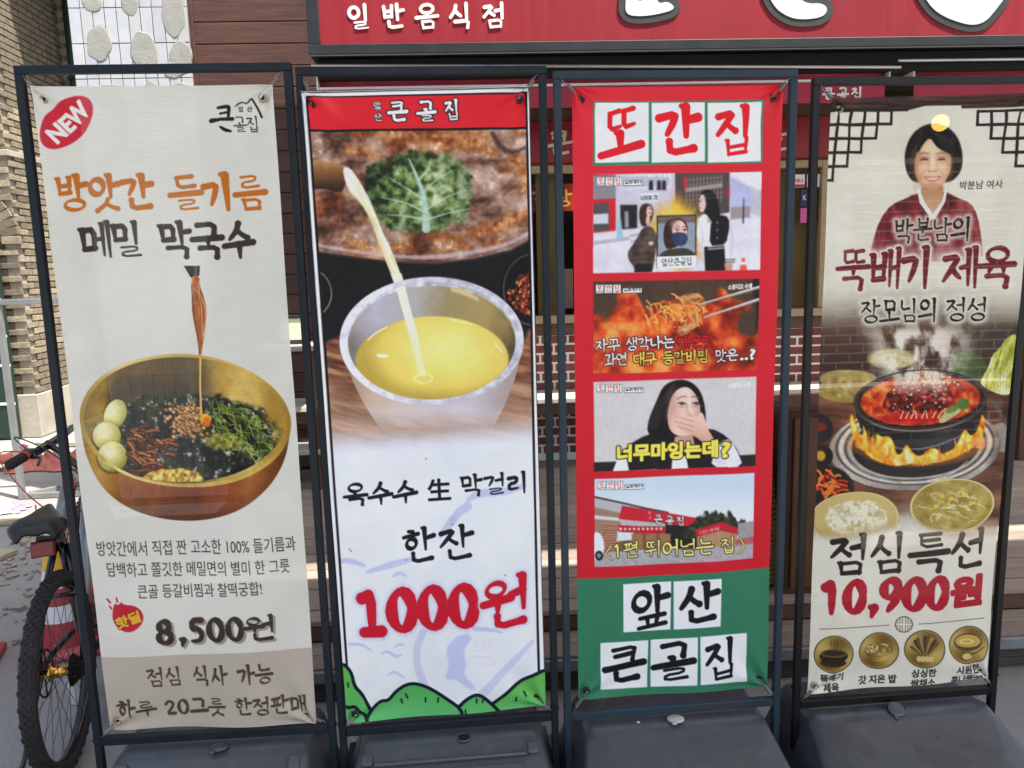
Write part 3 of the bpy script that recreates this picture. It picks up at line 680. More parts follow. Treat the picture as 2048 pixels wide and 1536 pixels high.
# ---------------------------------------------------------------- unseen sails added above the frame to shade banners and deck, leaving lit strips
M_added_sail = mat('added_shade_cloth', (.5, .47, .42), (.56, .53, .48), 3, .9)
def sail(y0, y1, label, x0=-1.7, x1=7.5, z=5.0):
    s = MB(); n = 24
    for i in range(n):
        xa = x0+(x1-x0)*i/n; xb = x0+(x1-x0)*(i+1)/n; za = z-.12*math.sin(math.pi*i/n); zb = z-.12*math.sin(math.pi*(i+1)/n)
        s.quad((xa, y0, za), (xb, y0, zb), (xb, y1, zb), (xa, y1, za)); s.quad((xa, y0, za-.004), (xa, y1, za-.004), (xb, y1, zb-.004), (xb, y0, zb-.004))
    tag(s.build('added_shade_sail', M_added_sail), label, 'awning', 'shade sails over the lane')
sail(-.6, 2.22, 'sand coloured shade sail stretched over the lane in front of the banners')
sail(1.9, 2.7, 'small sand coloured shade sail overlapping the other two at the bicycle end', -1.7, .45, 4.8)
sail(2.42, 3.99, 'sand coloured shade sail above the deck, nearest the sign')
# ---------------------------------------------------------------- tiled pier left of the planks
pier = thing('tiled_pier', 'white tiled pier with grey cement patches beside the brown planks', 'wall', (-2.08, 5.6, 0)); FAC.append(pier)
MB().box(-.39, -.09, 0, .385, .4, 4.2).build('pier_core', M_grout, pier)
tm = MB().box(.003, -.004, .003, .0745, .004, .2215).mesh('tile', M_tile, .0012)
for r in range(19):
    for c in range(10): link('tile', tm, pier, (-.388+c*.0775, -.094+rng.uniform(-.0008, .0008), .05+r*.2245), (rng.uniform(-.004, .004), 0, rng.uniform(-.006, .006)))
def patch(cx, cz, rx, rz, seed):
    rr = random.Random(seed); mb = MB(); n = 30; ring = []
    for k in range(n):
        a = 2*math.pi*k/n; q = 1+.07*math.sin(2*a+seed)+.04*math.sin(5*a+seed*2)+rr.uniform(-.035, .035)*(1 if math.sin(a) < 0 else .3); ring.append((cx+rx*q*math.cos(a), cz+rz*q*math.sin(a)))
    b = len(mb.v)
    for f, dy in ((1.0, -.0985), (.96, -.1012), (.6, -.102), (.25, -.102)):
        for x, z in ring: mb.v.append((cx+(x-cx)*f, dy+rr.uniform(-.0003, .0003), cz+(z-cz)*f))
    for j in range(3):
        for k in range(n): l = (k+1) % n; mb.f.append((j*n+k, j*n+l, (j+1)*n+l, (j+1)*n+k))
    mb.f.append(tuple(3*n+k for k in range(n)))
    mb.build('cement_patch', M_cem, pier)
    ed = MB(); ed.prism([(cx+(x-cx)*1.06+rr.uniform(-.002, .002), cz+(z-cz)*1.05-.0015) for x, z in ring], -.0983, -.097); ed.build('patch_crack', M_grout, pier)
# local x = X+2.08 ; photo (x,y) -> X = -2.46+.0032*(x-140), z = 3.44-.00355*y
for px, py, rx, ry, sd in ((193, 72, 23, 33, 1), (283, 87, 24, 38, 2), (187, 0, 18, 16, 3), (263, 3, 17, 19, 4), (350, 22, 25, 38, 5), (357, 100, 23, 30, 6), (340, 120, 18, 16, 7), (205, 165, 32, 22, 8), (292, 160, 16, 20, 9), (352, 165, 26, 20, 10)):
    patch(-.38+.00322*(px-140), 3.45-.00357*py, rx*.0033, ry*.0036, sd)
# ---------------------------------------------------------------- yellow brick house at the end of the lane
hs = thing('brick_house', 'old yellow brick house with plastered base and green downpipe down the lane', 'building', (-4.7, 8.8, 0))
HX, HY = -4.39, 8.3          # near corner
B_ = lambda mb, nm, m, bv=0.0, sm=False: (lambda o: setattr(o, 'location', (4.7, -8.8, 0)) or o)(mb.build(nm, m, hs, bv, sm))
B_(MB().box(-9, HY+.012, .45, HX-.012, 9.9, 6.2), 'wall', M_mort_y)
B_(MB().box(-9, HY-.03, 0, HX+.03, 9.9, .46), 'plinth', M_plas, .01)
B_(MB().box(HX-.01, 9.7, 0, -2.6, 10.1, 6.2), 'back_wall', M_mort_y)
bs = MB().box(-.012, -.097, -.028, .012, .097, .028).mesh('brick', M_brick_y, .004)      # on the side facing the lane
bf = MB().box(-.097, -.012, -.028, .097, .012, .028).mesh('brick', M_brick_y, .004)
nb = 0; rest = MB()
z = .5; row = 0
while z < 5.0:
    off = .1*(row % 2); y = HY+.1+off-.1*(row % 2)*2+.0
    y = HY+.1+(0 if row % 2 == 0 else -.1)
    while y < 9.68:
        if HY+.02 < y < 9.34 and nb < 235 and z > .9 and z < 4.6:
            link('brick', bs, hs, (HX+4.7+rng.uniform(-.004, .004), y-8.8+rng.uniform(-.004, .004), z+rng.uniform(-.003, .003)), (rng.uniform(-.02, .02), 0, rng.uniform(-.03, .03))); nb += 1
        elif y > HY+.02: rest.box(HX-.01, y-.095, z-.027, HX+.012+rng.uniform(-.004, .003), y+.095, z+.027)
        y += .205
    x = HX-.1+(0 if row % 2 else -.1)
    while x > -6.2:
        dz = z-1.55
        inarch = abs(x+5.0) < .5 and z < 2.05+.4*math.cos((x+5.0)/.5*1.4)
        if not inarch and not (x > HX-.09 and False):
            if x > -4.9 and nb < 300 and z < 4.7: link('brick', bf, hs, (x+4.7+rng.uniform(-.004, .004), HY-8.8+rng.uniform(-.004, .004), z+rng.uniform(-.002, .002))); nb += 1
            else: rest.box(x-.095, HY-.012+rng.uniform(-.003, .004), z-.027, x+.095, HY+.01, z+.027)
        x -= .205
    x = HX+.12+.1*(row % 2)
    while x < -2.6: rest.box(x-.095, 9.688+rng.uniform(-.003, .003), z-.027, x+.095, 9.71, z+.027); x += .205
    z += .068; row += 1
o = rest.build('brickwork', M_brick_y, hs); o.location = (4.7, -8.8, 0); o['kind'] = 'stuff'
# arched doorway with brick arch
arch = [(-5.48, .46), (-5.48, 2.05)]+[(-5.0+.48*math.cos(a), 2.05+.46*math.sin(a)) for a in [math.pi-k*math.pi/14 for k in range(1, 14)]]+[(-4.52, 2.05), (-4.52, .46)]
B_(MB().prism(arch, HY-.004, HY+.05), 'doorway', mat('dark_doorway', (.03, .022, .014), (.05, .04, .026), 5, .8))
am = MB().box(-.04, -.03, -.09, .04, .02, .09).mesh('arch_brick', M_brick_y, .005)
for k in range(22):
    a = math.pi*k/21; link('arch_brick', am, hs, (-5.0+.56*math.cos(a)+4.7, HY-8.8, 2.05+.54*math.sin(a)), (0, math.pi/2-a, 0))
B_(MB().box(-9, HY-.03, 2.88, HX+.03, HY+.02, 2.94), 'string_course', M_plas, .006)
B_(MB().box(HX-.02, HY+.021, 2.88, HX+.03, 9.7, 2.94), 'string_course', M_plas, .006)
B_(MB().tube([(HX+.16, 9.6, 0), (HX+.16, 9.6, 6.0)], .05, 12), 'downpipe', mat('green_pipe', (.008, .022, .014), (.013, .032, .02), 5, .55), sm=True)
B_(MB().box(HX-.0, 8.4, 5.4, -2.4, 9.9, 5.5), 'added_shade_slab', M_plas)  # unseen overhang, added to keep the recess by the downpipe in shade
for zz in (1.2, 2.6, 3.9): B_(MB().box(HX+.1, 9.54, zz, HX+.22, 9.66, zz+.03), 'pipe_clip', M_dark, .003)
# green shutter with white rails at the foot of the house
sh = thing('metal_shutter', 'dark green metal shutter with pale rails beside the brick corner', 'shutter', (-4.87, 8.2, .02))
MB().box(-.5, 0, 0, .32, .05, 1.95).build('leaf', mat('green_pipe', (.012, .035, .022)), sh, .004)
for zz in (.35, .75, 1.05): MB().box(-.5, -.012, zz, .32, 0.0, zz+.025).build('rail', M_white, sh, .002)
# ---------------------------------------------------------------- steel stand in the lane
rk = thing('steel_stand', 'bare grey steel tube stand on the ground of the lane', 'stand', (-3.34, 5.9, 0))
M_gal = mat('galvanised_tube', (.2, .21, .21), (.3, .31, .31), 6, .4, metal=.4, dirt=(.1, .07, .05), dscale=6, damt=.4)
q = .04
MB().box(0, 0, 0, q, q, 1.52).build('post', M_gal, rk, .003); MB().box(-.75, 0, 1.48, -.002, q, 1.52).build('top_bar', M_gal, rk, .003); MB().box(q+.002, 0, 1.47, .55, q, 1.51).build('top_bar', M_gal, rk, .003)
MB().box(q+.002, 0, .0, .6, q, .04).build('foot_bar', M_gal, rk, .003)
br = MB(); br.box(-.4, -.02, 0, .4, .02, .04); b2 = br.build('foot_bar', M_gal, rk, .003); b2.location = (.32, .36, .0); b2.rotation_euler = (0, 0, .85)
MB().box(-.75, 0, 0, -.71, q, 1.479).build('post', M_gal, rk, .003)
# ---------------------------------------------------------------- litter and timber by the house
def heap(name, label, cat, loc, parts, group=None):
    t = thing(name, label, cat, loc, 0, group); return t
M_scrap = mat('scrap_board', (.34, .29, .2), (.46, .4, .3), 5, .8, stretch=(1, 9, 9), rnd=.3)
for k, (x, y, a, L, w, zz, lab) in enumerate(((-4.2, 7.2, .35, 1.3, .16, 0, 'long pale scrap board lying lowest by the plastered base'), (-4.35, 7.35, .55, 1.0, .12, .04, 'pale scrap board laid across the lowest board'), (-4.0, 7.5, .15, .9, .2, .0, 'wide scrap board leaning flat near the plastered base'), (-4.3, 7.05, .8, .7, .1, .08, 'short scrap board on top of the small pile'), (-3.7, 7.6, -.2, .8, .09, .05, 'narrow scrap board at the far end of the pile'))):
    o = MB().box(-L/2, -w/2, 0, L/2, w/2, .028).build('scrap_board', M_scrap, None, .003); o.location = (x, y, zz); o.rotation_euler = (0, rng.uniform(-.03, .03), a); tag(o, lab, 'board', 'scrap boards by the brick house')
# red sling ropes and cloth
M_rope = mat('faded_red_webbing', (.34, .1, .08), (.46, .17, .13), 9, .85, bump=.5)
def tangle(name, label, cx, cy, sx, sy, n, seed, r=.022):
    rr = random.Random(seed); pts = []
    x, y = cx-sx, cy
    for k in range(n):
        t = k/n; pts.append((cx+sx*math.sin(t*13+seed)*(.4+.6*rr.random()), cy+sy*math.sin(t*23+seed*2)*(.4+.6*rr.random()), r+.06*abs(math.sin(t*9))+rr.random()*.05))
    pts = [tuple(p) for p in pts]
    # smooth in 3D
    for _ in range(2):
        Q = [pts[0]]
        for a, b in zip(pts, pts[1:]): Q += [tuple(.75*a[i]+.25*b[i] for i in range(3)), tuple(.25*a[i]+.75*b[i] for i in range(3))]
        pts = Q+[pts[-1]]
    tag(MB().tube(pts, r, 7).build(name, M_rope, None, smooth=True), label, 'rope')
tangle('sling_rope', 'tangled faded red sling rope lying beside the steel stand', -4.15, 7.0, .42, .22, 26, 1, .035)
def cloth(name, label, cx, cy, w, d, m, h, seed, cat='cloth'):
    n = 26; mb = MB(); pos = lambda i, j: (cx+w*(i/n-.5)*(1+.1*math.sin(j*.7+seed)), cy+d*(j/n-.5)*(1+.12*math.sin(i*.5)), .006+h*max(0, (.5+.5*math.sin(i*.9+seed)*math.cos(j*.8+.4*i))*(1-(2*abs(i/n-.5))**3)*(1-(2*abs(j/n-.5))**3)))
    for i in range(n):
        for j in range(n): mb.quad(pos(i, j), pos(i+1, j), pos(i+1, j+1), pos(i, j+1))
    bpy_o = mb.build(name, m, None, smooth=True); tag(bpy_o, label, cat)
cloth('red_cloth', 'crumpled faded red sheet on the ground past the steel stand', -3.55, 7.0, .75, .5, M_rope, .14, 3)
cloth('plastic_wrapper', 'crumpled purple and white plastic wrapper on the lane', -3.3, 5.62, .3, .2, mat('purple_wrapper', (.5, .06, .42), (.75, .66, .62), 4, .3), .06, 5, 'wrapper')
# broken timbers and stones near the wrapper
for k, (x, y, a, L, w, h, lab) in enumerate(((-3.2, 5.3, .3, .7, .14, .035, 'split grey timber offcut in front of the purple wrapper'), (-2.95, 4.7, -.3, .5, .11, .03, 'short dirty timber offcut behind the bicycle saddle'))):
    o = MB().box(-L/2, -w/2, 0, L/2, w/2, h).build('timber_offcut', M_scrap, None, .004); o.location = (x, y, 0); o.rotation_euler = (0, 0, a); tag(o, lab, 'timber')
rub = MB(); rr = random.Random(8)
for k in range(420):
    x = rr.gauss(-2.7, .4); y = rr.gauss(4.35, .5); s = rr.uniform(.005, .02)
    if rr.random() < .2: s *= 1.8
    n0 = len(rub.v); c = Vector((x, y, s*.3))
    P = [Vector((math.cos(a)*rr.uniform(.7, 1.2), math.sin(a)*rr.uniform(.7, 1.2), z)) for z in (-.3, .4) for a in (0, 1.3, 2.6, 3.8, 5.1)]
    rub.v += [tuple(c+p*s) for p in P]+[tuple(c+Vector((0, 0, .8*s)))]
    for i in range(5): j = (i+1) % 5; rub.f.append((n0+i, n0+j, n0+5+j, n0+5+i)); rub.f.append((n0+5+i, n0+5+j, n0+10))
o = rub.build('rubble', mat('rubble_stone', (.2, .18, .15), (.36, .33, .28), 8, .9)); o['kind'] = 'stuff'; o['label'] = 'scatter of small stones on the lane'
# ---------------------------------------------------------------- cones and cup
M_cone_r = mat('cone_red', (.32, .03, .035), (.42, .06, .06), 5, .5, dirt=(.2, .05, .045), dscale=5, damt=.5)
M_cone_y = mat('cone_yellow', (.72, .38, .02), (.78, .44, .04), 5, .5)
M_cone_w = mat('cone_white', (.66, .66, .66), (.74, .74, .74), 8, .4)
def cone(loc, label, s=1.0, cols=True):
    t = thing('traffic_cone', label, 'cone', loc, .3)
    R = lambda z: (.13-.095*z/.55)*s
    MB().box(-.17*s, -.17*s, 0, .17*s, .17*s, .035*s).build('base', mat('cone_base', (.45, .08, .09), (.5, .12, .12), 5, .5) if cols else M_cone_r, t, .012)
    for a, b, m, nm in (((.035, .15, M_cone_r, 'cone_body'), (.15, .225, M_cone_w, 'reflective_band'), (.225, .3, M_cone_r, 'cone_body'), (.3, .375, M_cone_w, 'reflective_band'), (.375, .54, M_cone_y, 'cone_tip')) if cols else ((.035, .54, M_cone_r, 'cone_body'),)):
        MB().lathe([(R(a*.999)+.002, a*s), (R(b)+.002, b*s-.001*s)], 26, cap=True).build(nm, m, t, smooth=False)
    return t
cone((-1.80, 3.42, 0), 'red traffic cone with white bands and yellow top behind the bicycle wheel')
cone((-2.17, 3.28, 0), 'dull dark red traffic cone with no bands standing further left', .8, False)
cp = thing('plastic_cup', 'clear crushed plastic cup lying behind the bicycle wheel', 'cup', (-1.53, 2.93, 0))
MB().lathe([(.028, 0), (.03, .002), (.04, .11), (.042, .112)], 18).build('cup_wall', mat('clear_plastic', (.75, .78, .78), (.8, .82, .82), 4, .15), cp, smooth=True); MB().lathe([(.001, .001), (.028, .001)], 18).build('cup_base', MATS['clear_plastic'], cp)
# ---------------------------------------------------------------- mountain bicycle parked behind the banners
bike = thing('bicycle', 'black and red mountain bicycle with knobbly tyres parked behind the banner stand', 'bicycle', (-1.365, 2.53, 0), math.radians(90+17))
M_tyre = mat('tyre_rubber', (.016, .016, .016), (.028, .027, .026), 12, .8, bump=.3, bscale=60)
M_bk = mat('bike_black', (.008, .008, .009), (.014, .014, .015), 6, .25, spec=.6)
M_brd = mat('bike_red', (.55, .03, .02), (.6, .05, .03), 6, .25, spec=.6)
M_bgr = mat('bike_grey', (.2, .24, .26), (.26, .3, .32), 6, .3, metal=.4)
M_gold = mat('gold_hub', (.75, .4, .06), (.85, .5, .1), 6, .18, metal=1.0)
M_chr = mat('spoke_steel', (.05, .05, .055), (.09, .09, .095), 8, .35, metal=.6)
M_cas = mat('cassette_steel', (.03, .028, .026), (.06, .055, .05), 12, .4, metal=.7)
def K(mb, nm, m, parent=None, bv=0.0, sm=True): return mb.build(nm, m, parent or bike, bv, sm)
def wheel(cx, cz, name, turn=0.0, rear=True):
    w = bpy.data.objects.new(name, None); COL.objects.link(w); w.parent = bike; w.location = (cx, 0, cz); w.rotation_euler = (0, 0, turn)
    R, r = .309, .0255
    ty = MB().tube([(R*math.cos(a), 0, R*math.sin(a)) for a in [2*math.pi*k/72 for k in range(72)]], r, 14, closed=True)
    for k in range(84):
        a = 2*math.pi*k/84
        for row, off in ((0, 0.0), (1, .36), (-1, .36), (2, .78), (-2, .78)):
            t = (0, .34, -.34, .8, -.8)[(0, 1, 2, 3, 4)[(0, 1, -1, 2, -2).index(row)]]
            aa = a+(.5 if abs(row) == 1 else 0)*2*math.pi/84
            if abs(row) == 2 and k % 2: continue
            M = Matrix.Rotation(-aa, 4, 'Y') @ Matrix.Translation((R, 0, 0)) @ Matrix.Rotation(t, 4, 'Z') @ Matrix.Translation((r-.001, 0, 0))
            ty.box(-.002, -.0045, -.0065, .0045, .0045, .0065, M)
    K(ty, 'tyre', M_tyre, w, 0, False)
    K(MB().lathe([(.283, -.012), (.292, -.013), (.294, 0), (.292, .013), (.283, .012), (.278, 0), (.283, -.012)], 48, M=Matrix.Rotation(math.pi/2, 4, 'X')), 'rim', M_bk, w)
    sp = MB()
    for k in range(32):
        a = 2*math.pi*k/32; s = 1 if k % 2 else -1; b = a+(.55 if (k//2) % 2 else -.55); sp.tube([(.028*math.cos(b), s*.026, .028*math.sin(b)), (.282*math.cos(a), s*.003, .282*math.sin(a))], .0011, 5)
    K(sp, 'spokes', M_chr, w, 0, False)
    K(MB().lathe([(.001, -.06), (.01, -.06), (.012, -.045), (.03, -.034), (.03, -.028), (.019, -.022), (.017, 0), (.02, .022), (.032, .028), (.032, .034), (.014, .045), (.001, .05)], 24, M=Matrix.Rotation(math.pi/2, 4, 'X')), 'hub', M_gold, w)
    ds = MB().lathe([(.072, -.001), (.08, -.001), (.08, .001), (.072, .001), (.072, -.001)], 40, (0, 0, 0), M=Matrix.Translation((0, .048, 0)) @ Matrix.Rotation(math.pi/2, 4, 'X'))
    for k in range(6): a = k*math.pi/3; ds.tube([(.02*math.cos(a), .048, .02*math.sin(a)), (.074*math.cos(a+.4), .048, .074*math.sin(a+.4))], .003, 5)
    K(ds, 'brake_disc', M_cas, w, 0, False)
    if rear:
        for i in range(8):
            rr = .052-.0042*i; c = MB(); n = 36; ring = [((rr+(.0035 if q % 2 else 0))*math.cos(2*math.pi*q/n), (rr+(.0035 if q % 2 else 0))*math.sin(2*math.pi*q/n)) for q in range(n)]
            c.prism(ring, -.034-.0045*i, -.0358-.0045*i); K(c, 'sprocket', M_cas, w, 0, False)
    return w
wheel(0, .337, 'rear_wheel', -.12); wheel(1.05, .337, 'front_wheel', .4, False)
T = lambda a, b, r, nm, m, n=12: K(MB().tube([a, b], r, n), nm, m)
BB = (.42, 0, .3)
for s in (1, -1):
    K(MB().tube([(0, s*.068, .337), (.06, s*.066, .43), (.15, s*.05, .57), (.245, s*.022, .70)], [.012, .0115, .0115, .013], 10), 'seat_stay', M_bk)
    K(MB().tube([(0, s*.066, .345), (.2, s*.055, .325), (.4, s*.03, .3)], [.013, .012, .013], 10), 'chain_stay', M_bk)
K(MB().tube([(.012, -.079, .36), (.065, -.0765, .435), (.153, -.0615, .575), (.2, -.045, .64)], .0028, 6), 'stay_stripe', M_bgr)
K(MB().tube([(.02, -.080, .352), (.075, -.0765, .425), (.166, -.0585, .57)], .0022, 6), 'stay_stripe', M_brd)
T((.13, -.055, .555), (.13, .055, .555), .008, 'stay_bridge', M_bk)
T(BB, (.235, 0, .74), .017, 'seat_tube', M_bk); T((.245, .02, .70), (.87, .06, .80), .024, 'top_tube', M_bgr); K(MB().tube([(.25, 0, .686), (.87, .04, .786)], .013, 8), 'red_stripe', M_brd); T((.235, 0, .70), (.19, .005, .765), .0135, 'seat_post', M_bk)
dt = T((.43, 0, .31), (.90, 0, .70), .026, 'down_tube', M_bgr, 16)
K(MB().tube([(.43, -.024, .297), (.90, -.024, .687)], .008, 8), 'red_stripe', M_brd); T((.90, 0, .66), (.865, 0, .83), .021, 'head_tube', M_bk)
# lettering on the raised main tube
lt = sign_letters('lettering', 'MENS', 0, .22, 0, .034, 0, mat('letter_pale', (.7, .74, .76), None, 4, .4), bike, .0015, .02)
lt.matrix_basis = Matrix.Translation((.31, -.004, .70)) @ Matrix.Rotation(-math.atan2(.1, .625), 4, 'Y') @ Matrix.Translation((0, 0, 0))
# front fork and bars, turned
for s in (1, -1):
    K(MB().tube([(1.05-.09*s, .03*s+.02*s, .347), (.97-.05*s, .05*s, .6), (.905, .03*s, .66)], .016, 10), 'fork_leg', M_bk)
_bi = Matrix.Rotation(-math.radians(107), 3, 'Z'); c0 = _bi @ (Vector((-1.83, 3.50, .925))-Vector((-1.365, 2.53, 0))); dv = (_bi @ Vector((.09, -.68, -.005))).normalized()
T((.87, 0, .83), tuple(c0), .015, 'stem', M_bk)
K(MB().tube([tuple(c0-dv*.36), tuple(c0-dv*.1-Vector((0, 0, .012))), tuple(c0+dv*.1-Vector((0, 0, .012))), tuple(c0+dv*.26)], [.0145, .019, .019, .0145], 12), 'handlebar', M_bk)
gp = MB()
gp.tube([tuple(c0+dv*(.26+.004*k)) for k in range(33)], [.021 if k % 3 else .0185 for k in range(33)], 12); K(gp, 'grip', M_tyre)
K(MB().tube([tuple(c0+dv*.245), tuple(c0+dv*.262)], .0225, 12), 'grip_collar', M_brd)
K(MB().tube([tuple(c0+dv*.22+Vector((0, 0, -.01))), tuple(c0+dv*.24+Vector((.03, -.05, -.02))), tuple(c0+dv*.33+Vector((.02, -.07, -.03)))], [.009, .006, .005], 8), 'brake_lever', M_bk)
K(MB().box(-.02, -.02, -.015, .02, .02, .02, Matrix.Translation(c0+dv*.2)), 'shifter_clamp', M_bk, None, .005)
def cable(pts, r, m, nm='cable'):
    for _ in range(3):
        Q = [pts[0]]
        for a, b in zip(pts, pts[1:]): Q += [tuple(.75*a[i]+.25*b[i] for i in range(3)), tuple(.25*a[i]+.75*b[i] for i in range(3))]
        pts = Q+[pts[-1]]
    K(MB().tube(pts, r, 6), nm, m)
p = c0+dv*.18
cable([tuple(p), (p.x+.06, p.y+.16, .94), (.8, .22, .78), (.72, .1, .68), (.85, .02, .66)], .003, M_brd); cable([tuple(p), (p.x+.1, p.y+.1, 1.0), (.95, .14, .92), (.9, .02, .8)], .003, M_bk)
cable([(.7, .16, .74), (.62, .14, .68), (.55, .04, .7), (.5, .02, .72)], .003, M_brd)
# saddle
sd = MB(); secs = []
for k in range(13):
    t = k/12; x = .10+.27*t; w = float(np.interp(t, [0, .12, .3, .55, .8, 1], [.05, .075, .074, .042, .024, .012])); z = .83+.012*t+float(np.interp(t, [0, .1, .3, .7, 1], [-.014, .008, .004, .0, -.012]))
    row = []
    for j in range(13):
        u = -1+2*j/12; lobe = .010*math.exp(-((abs(u)-.55)/.3)**2)*max(0, 1-t*2.2); row.append((x-.06, u*w*1.3+.035, z+lobe+.014*(1-abs(u)**2.2)-.014*abs(u)**6))
    secs.append(row)
for row in secs: sd.v += row
for i in range(12):
    for j in range(12): a = i*13+j; sd.f.append((a, a+1, a+14, a+13))
b0 = len(sd.v)
for row in secs:
    for (x, y_, z_) in row: sd.v.append((x, .03+(y_-.03)*.84, z_-.036))
for i in range(12):
    for j in range(12): a = b0+i*13+j; sd.f.append((a, a+13, a+14, a+1))
for i in range(12):
    for e in (0, 12): a = i*13+e; sd.f.append((a, a+13, b0+a+13, b0+a))
for j in range(12):
    for e in (0, 12*13): a = e+j; sd.f.append((a, b0+a, b0+a+1, a+1))
_s = K(sd, 'saddle', mat('saddle_vinyl', (.012, .012, .012), (.02, .02, .02), 8, .36, spec=.4)); _sm = _s.modifiers.new('round', 'SUBSURF'); _sm.levels = 1; _sm.render_levels = 2
for s in (-1, 1): K(MB().tube([(.07, s*.022+.02, .8), (.12, s*.022+.02, .781), (.2, s*.02+.02, .781), (.27, s*.012+.02, .805)], .0035, 8), 'saddle_rail', M_bgr)
K(MB().box(.16, -.016, .755, .21, .036, .79), 'saddle_clamp', mat('clamp_alloy', (.5, .5, .5), (.62, .62, .62), 8, .3, metal=.9), None, .005)
K(MB().box(.152, -.012, .735, .18, .06, .765), 'reflector_bracket', M_bk, None, .003, False); K(MB().box(.13, .0, .70, .152, .075, .755), 'reflector', mat('red_reflector', (.2, .008, .012), (.24, .012, .016), 30, .15, spec=.6), None, .006, False)
# transmission, stand
K(MB().box(-.015, -.086, .22, .02, -.07, .32), 'rear_derailleur', M_cas, None, .006, False); K(MB().lathe([(.001, -.004), (.024, -.004), (.024, .004), (.001, .004)], 14, M=Matrix.Translation((.02, -.075, .205)) @ Matrix.Rotation(math.pi/2, 4, 'X')), 'jockey_wheel', M_cas, None, 0, False)
K(MB().lathe([(.06, -.003), (.092, -.003), (.092, .003), (.06, .003), (.06, -.003)], 36, M=Matrix.Translation((.42, -.05, .3)) @ Matrix.Rotation(math.pi/2, 4, 'X')), 'chainring', M_cas, None, 0, False)
K(MB().tube([(.42, -.055, .3), (.50, -.075, .15)], .011, 8), 'crank_arm', M_bk); K(MB().box(.455, -.17, .135, .545, -.08, .157), 'pedal', M_bk, None, .004, False)
K(MB().tube([(.11, .075, .325), (.02, .15, .015), (-.0, .16, .008)], [.009, .008, .01], 8), 'kickstand', M_bk); K(MB().box(-.03, .06, .33, .04, .085, .4), 'brake_caliper', M_bk, None, .006, False)
# ---------------------------------------------------------------- banner stands: steel frame, springs, plastic water base
M_tube = mat('blue_grey_tube', (.007, .0115, .016), (.012, .019, .026), 5, .5, spec=.25, dirt=(.022, .027, .032), dscale=7, damt=.5)
M_tube_b = mat('slate_blue_tube', (.016, .03, .043), (.028, .048, .065), 5, .5, spec=.25, dirt=(.04, .05, .056), dscale=7, damt=.5)
M_tube_k = mat('black_tube', (.004, .004, .0045), (.007, .007, .008), 6, .4, spec=.35)
M_tank = mat('grey_plastic', (.045, .053, .061), (.06, .07, .079), 3, .3, spec=.5, bump=.04, bscale=25, dirt=(.1, .105, .11), dscale=26, damt=.3)
M_tank_k = mat('charcoal_plastic', (.042, .049, .057), (.058, .067, .076), 4, .28, spec=.5, bump=.06, bscale=18, dirt=(.1, .105, .11), dscale=22, damt=.35)
M_hole = mat('tank_hole', (.004, .004, .005), None, 4, .9)
M_cap = mat('pale_cap', (.42, .45, .43), (.5, .53, .5), 6, .45)
M_spring = mat('spring_steel', (.22, .21, .2), (.34, .34, .33), 9, .35, metal=.8)
M_grom = mat('grommet_brass', (.3, .25, .18), (.42, .37, .29), 9, .35, metal=.7)
M_grom_k = mat('grommet_black', (.03, .02, .018), (.05, .035, .03), 9, .4, metal=.5)
def coil(a, b, r=.005, turns=10, wire=.0013):
    a = Vector(a); b = Vector(b); d = (b-a); L = d.length; t = d/L; u = t.cross(Vector((0, 1, .2))).normalized(); w = t.cross(u); pts = []
    s0, s1 = .28, .72
    pts.append(a); 
    n = turns*8
    for k in range(n+1):
        q = s0+(s1-s0)*k/n; an = 2*math.pi*turns*k/n; pts.append(a+d*q+(u*math.cos(an)+w*math.sin(an))*r)
    pts.append(b)
    return MB().tube(pts, wire, 5)
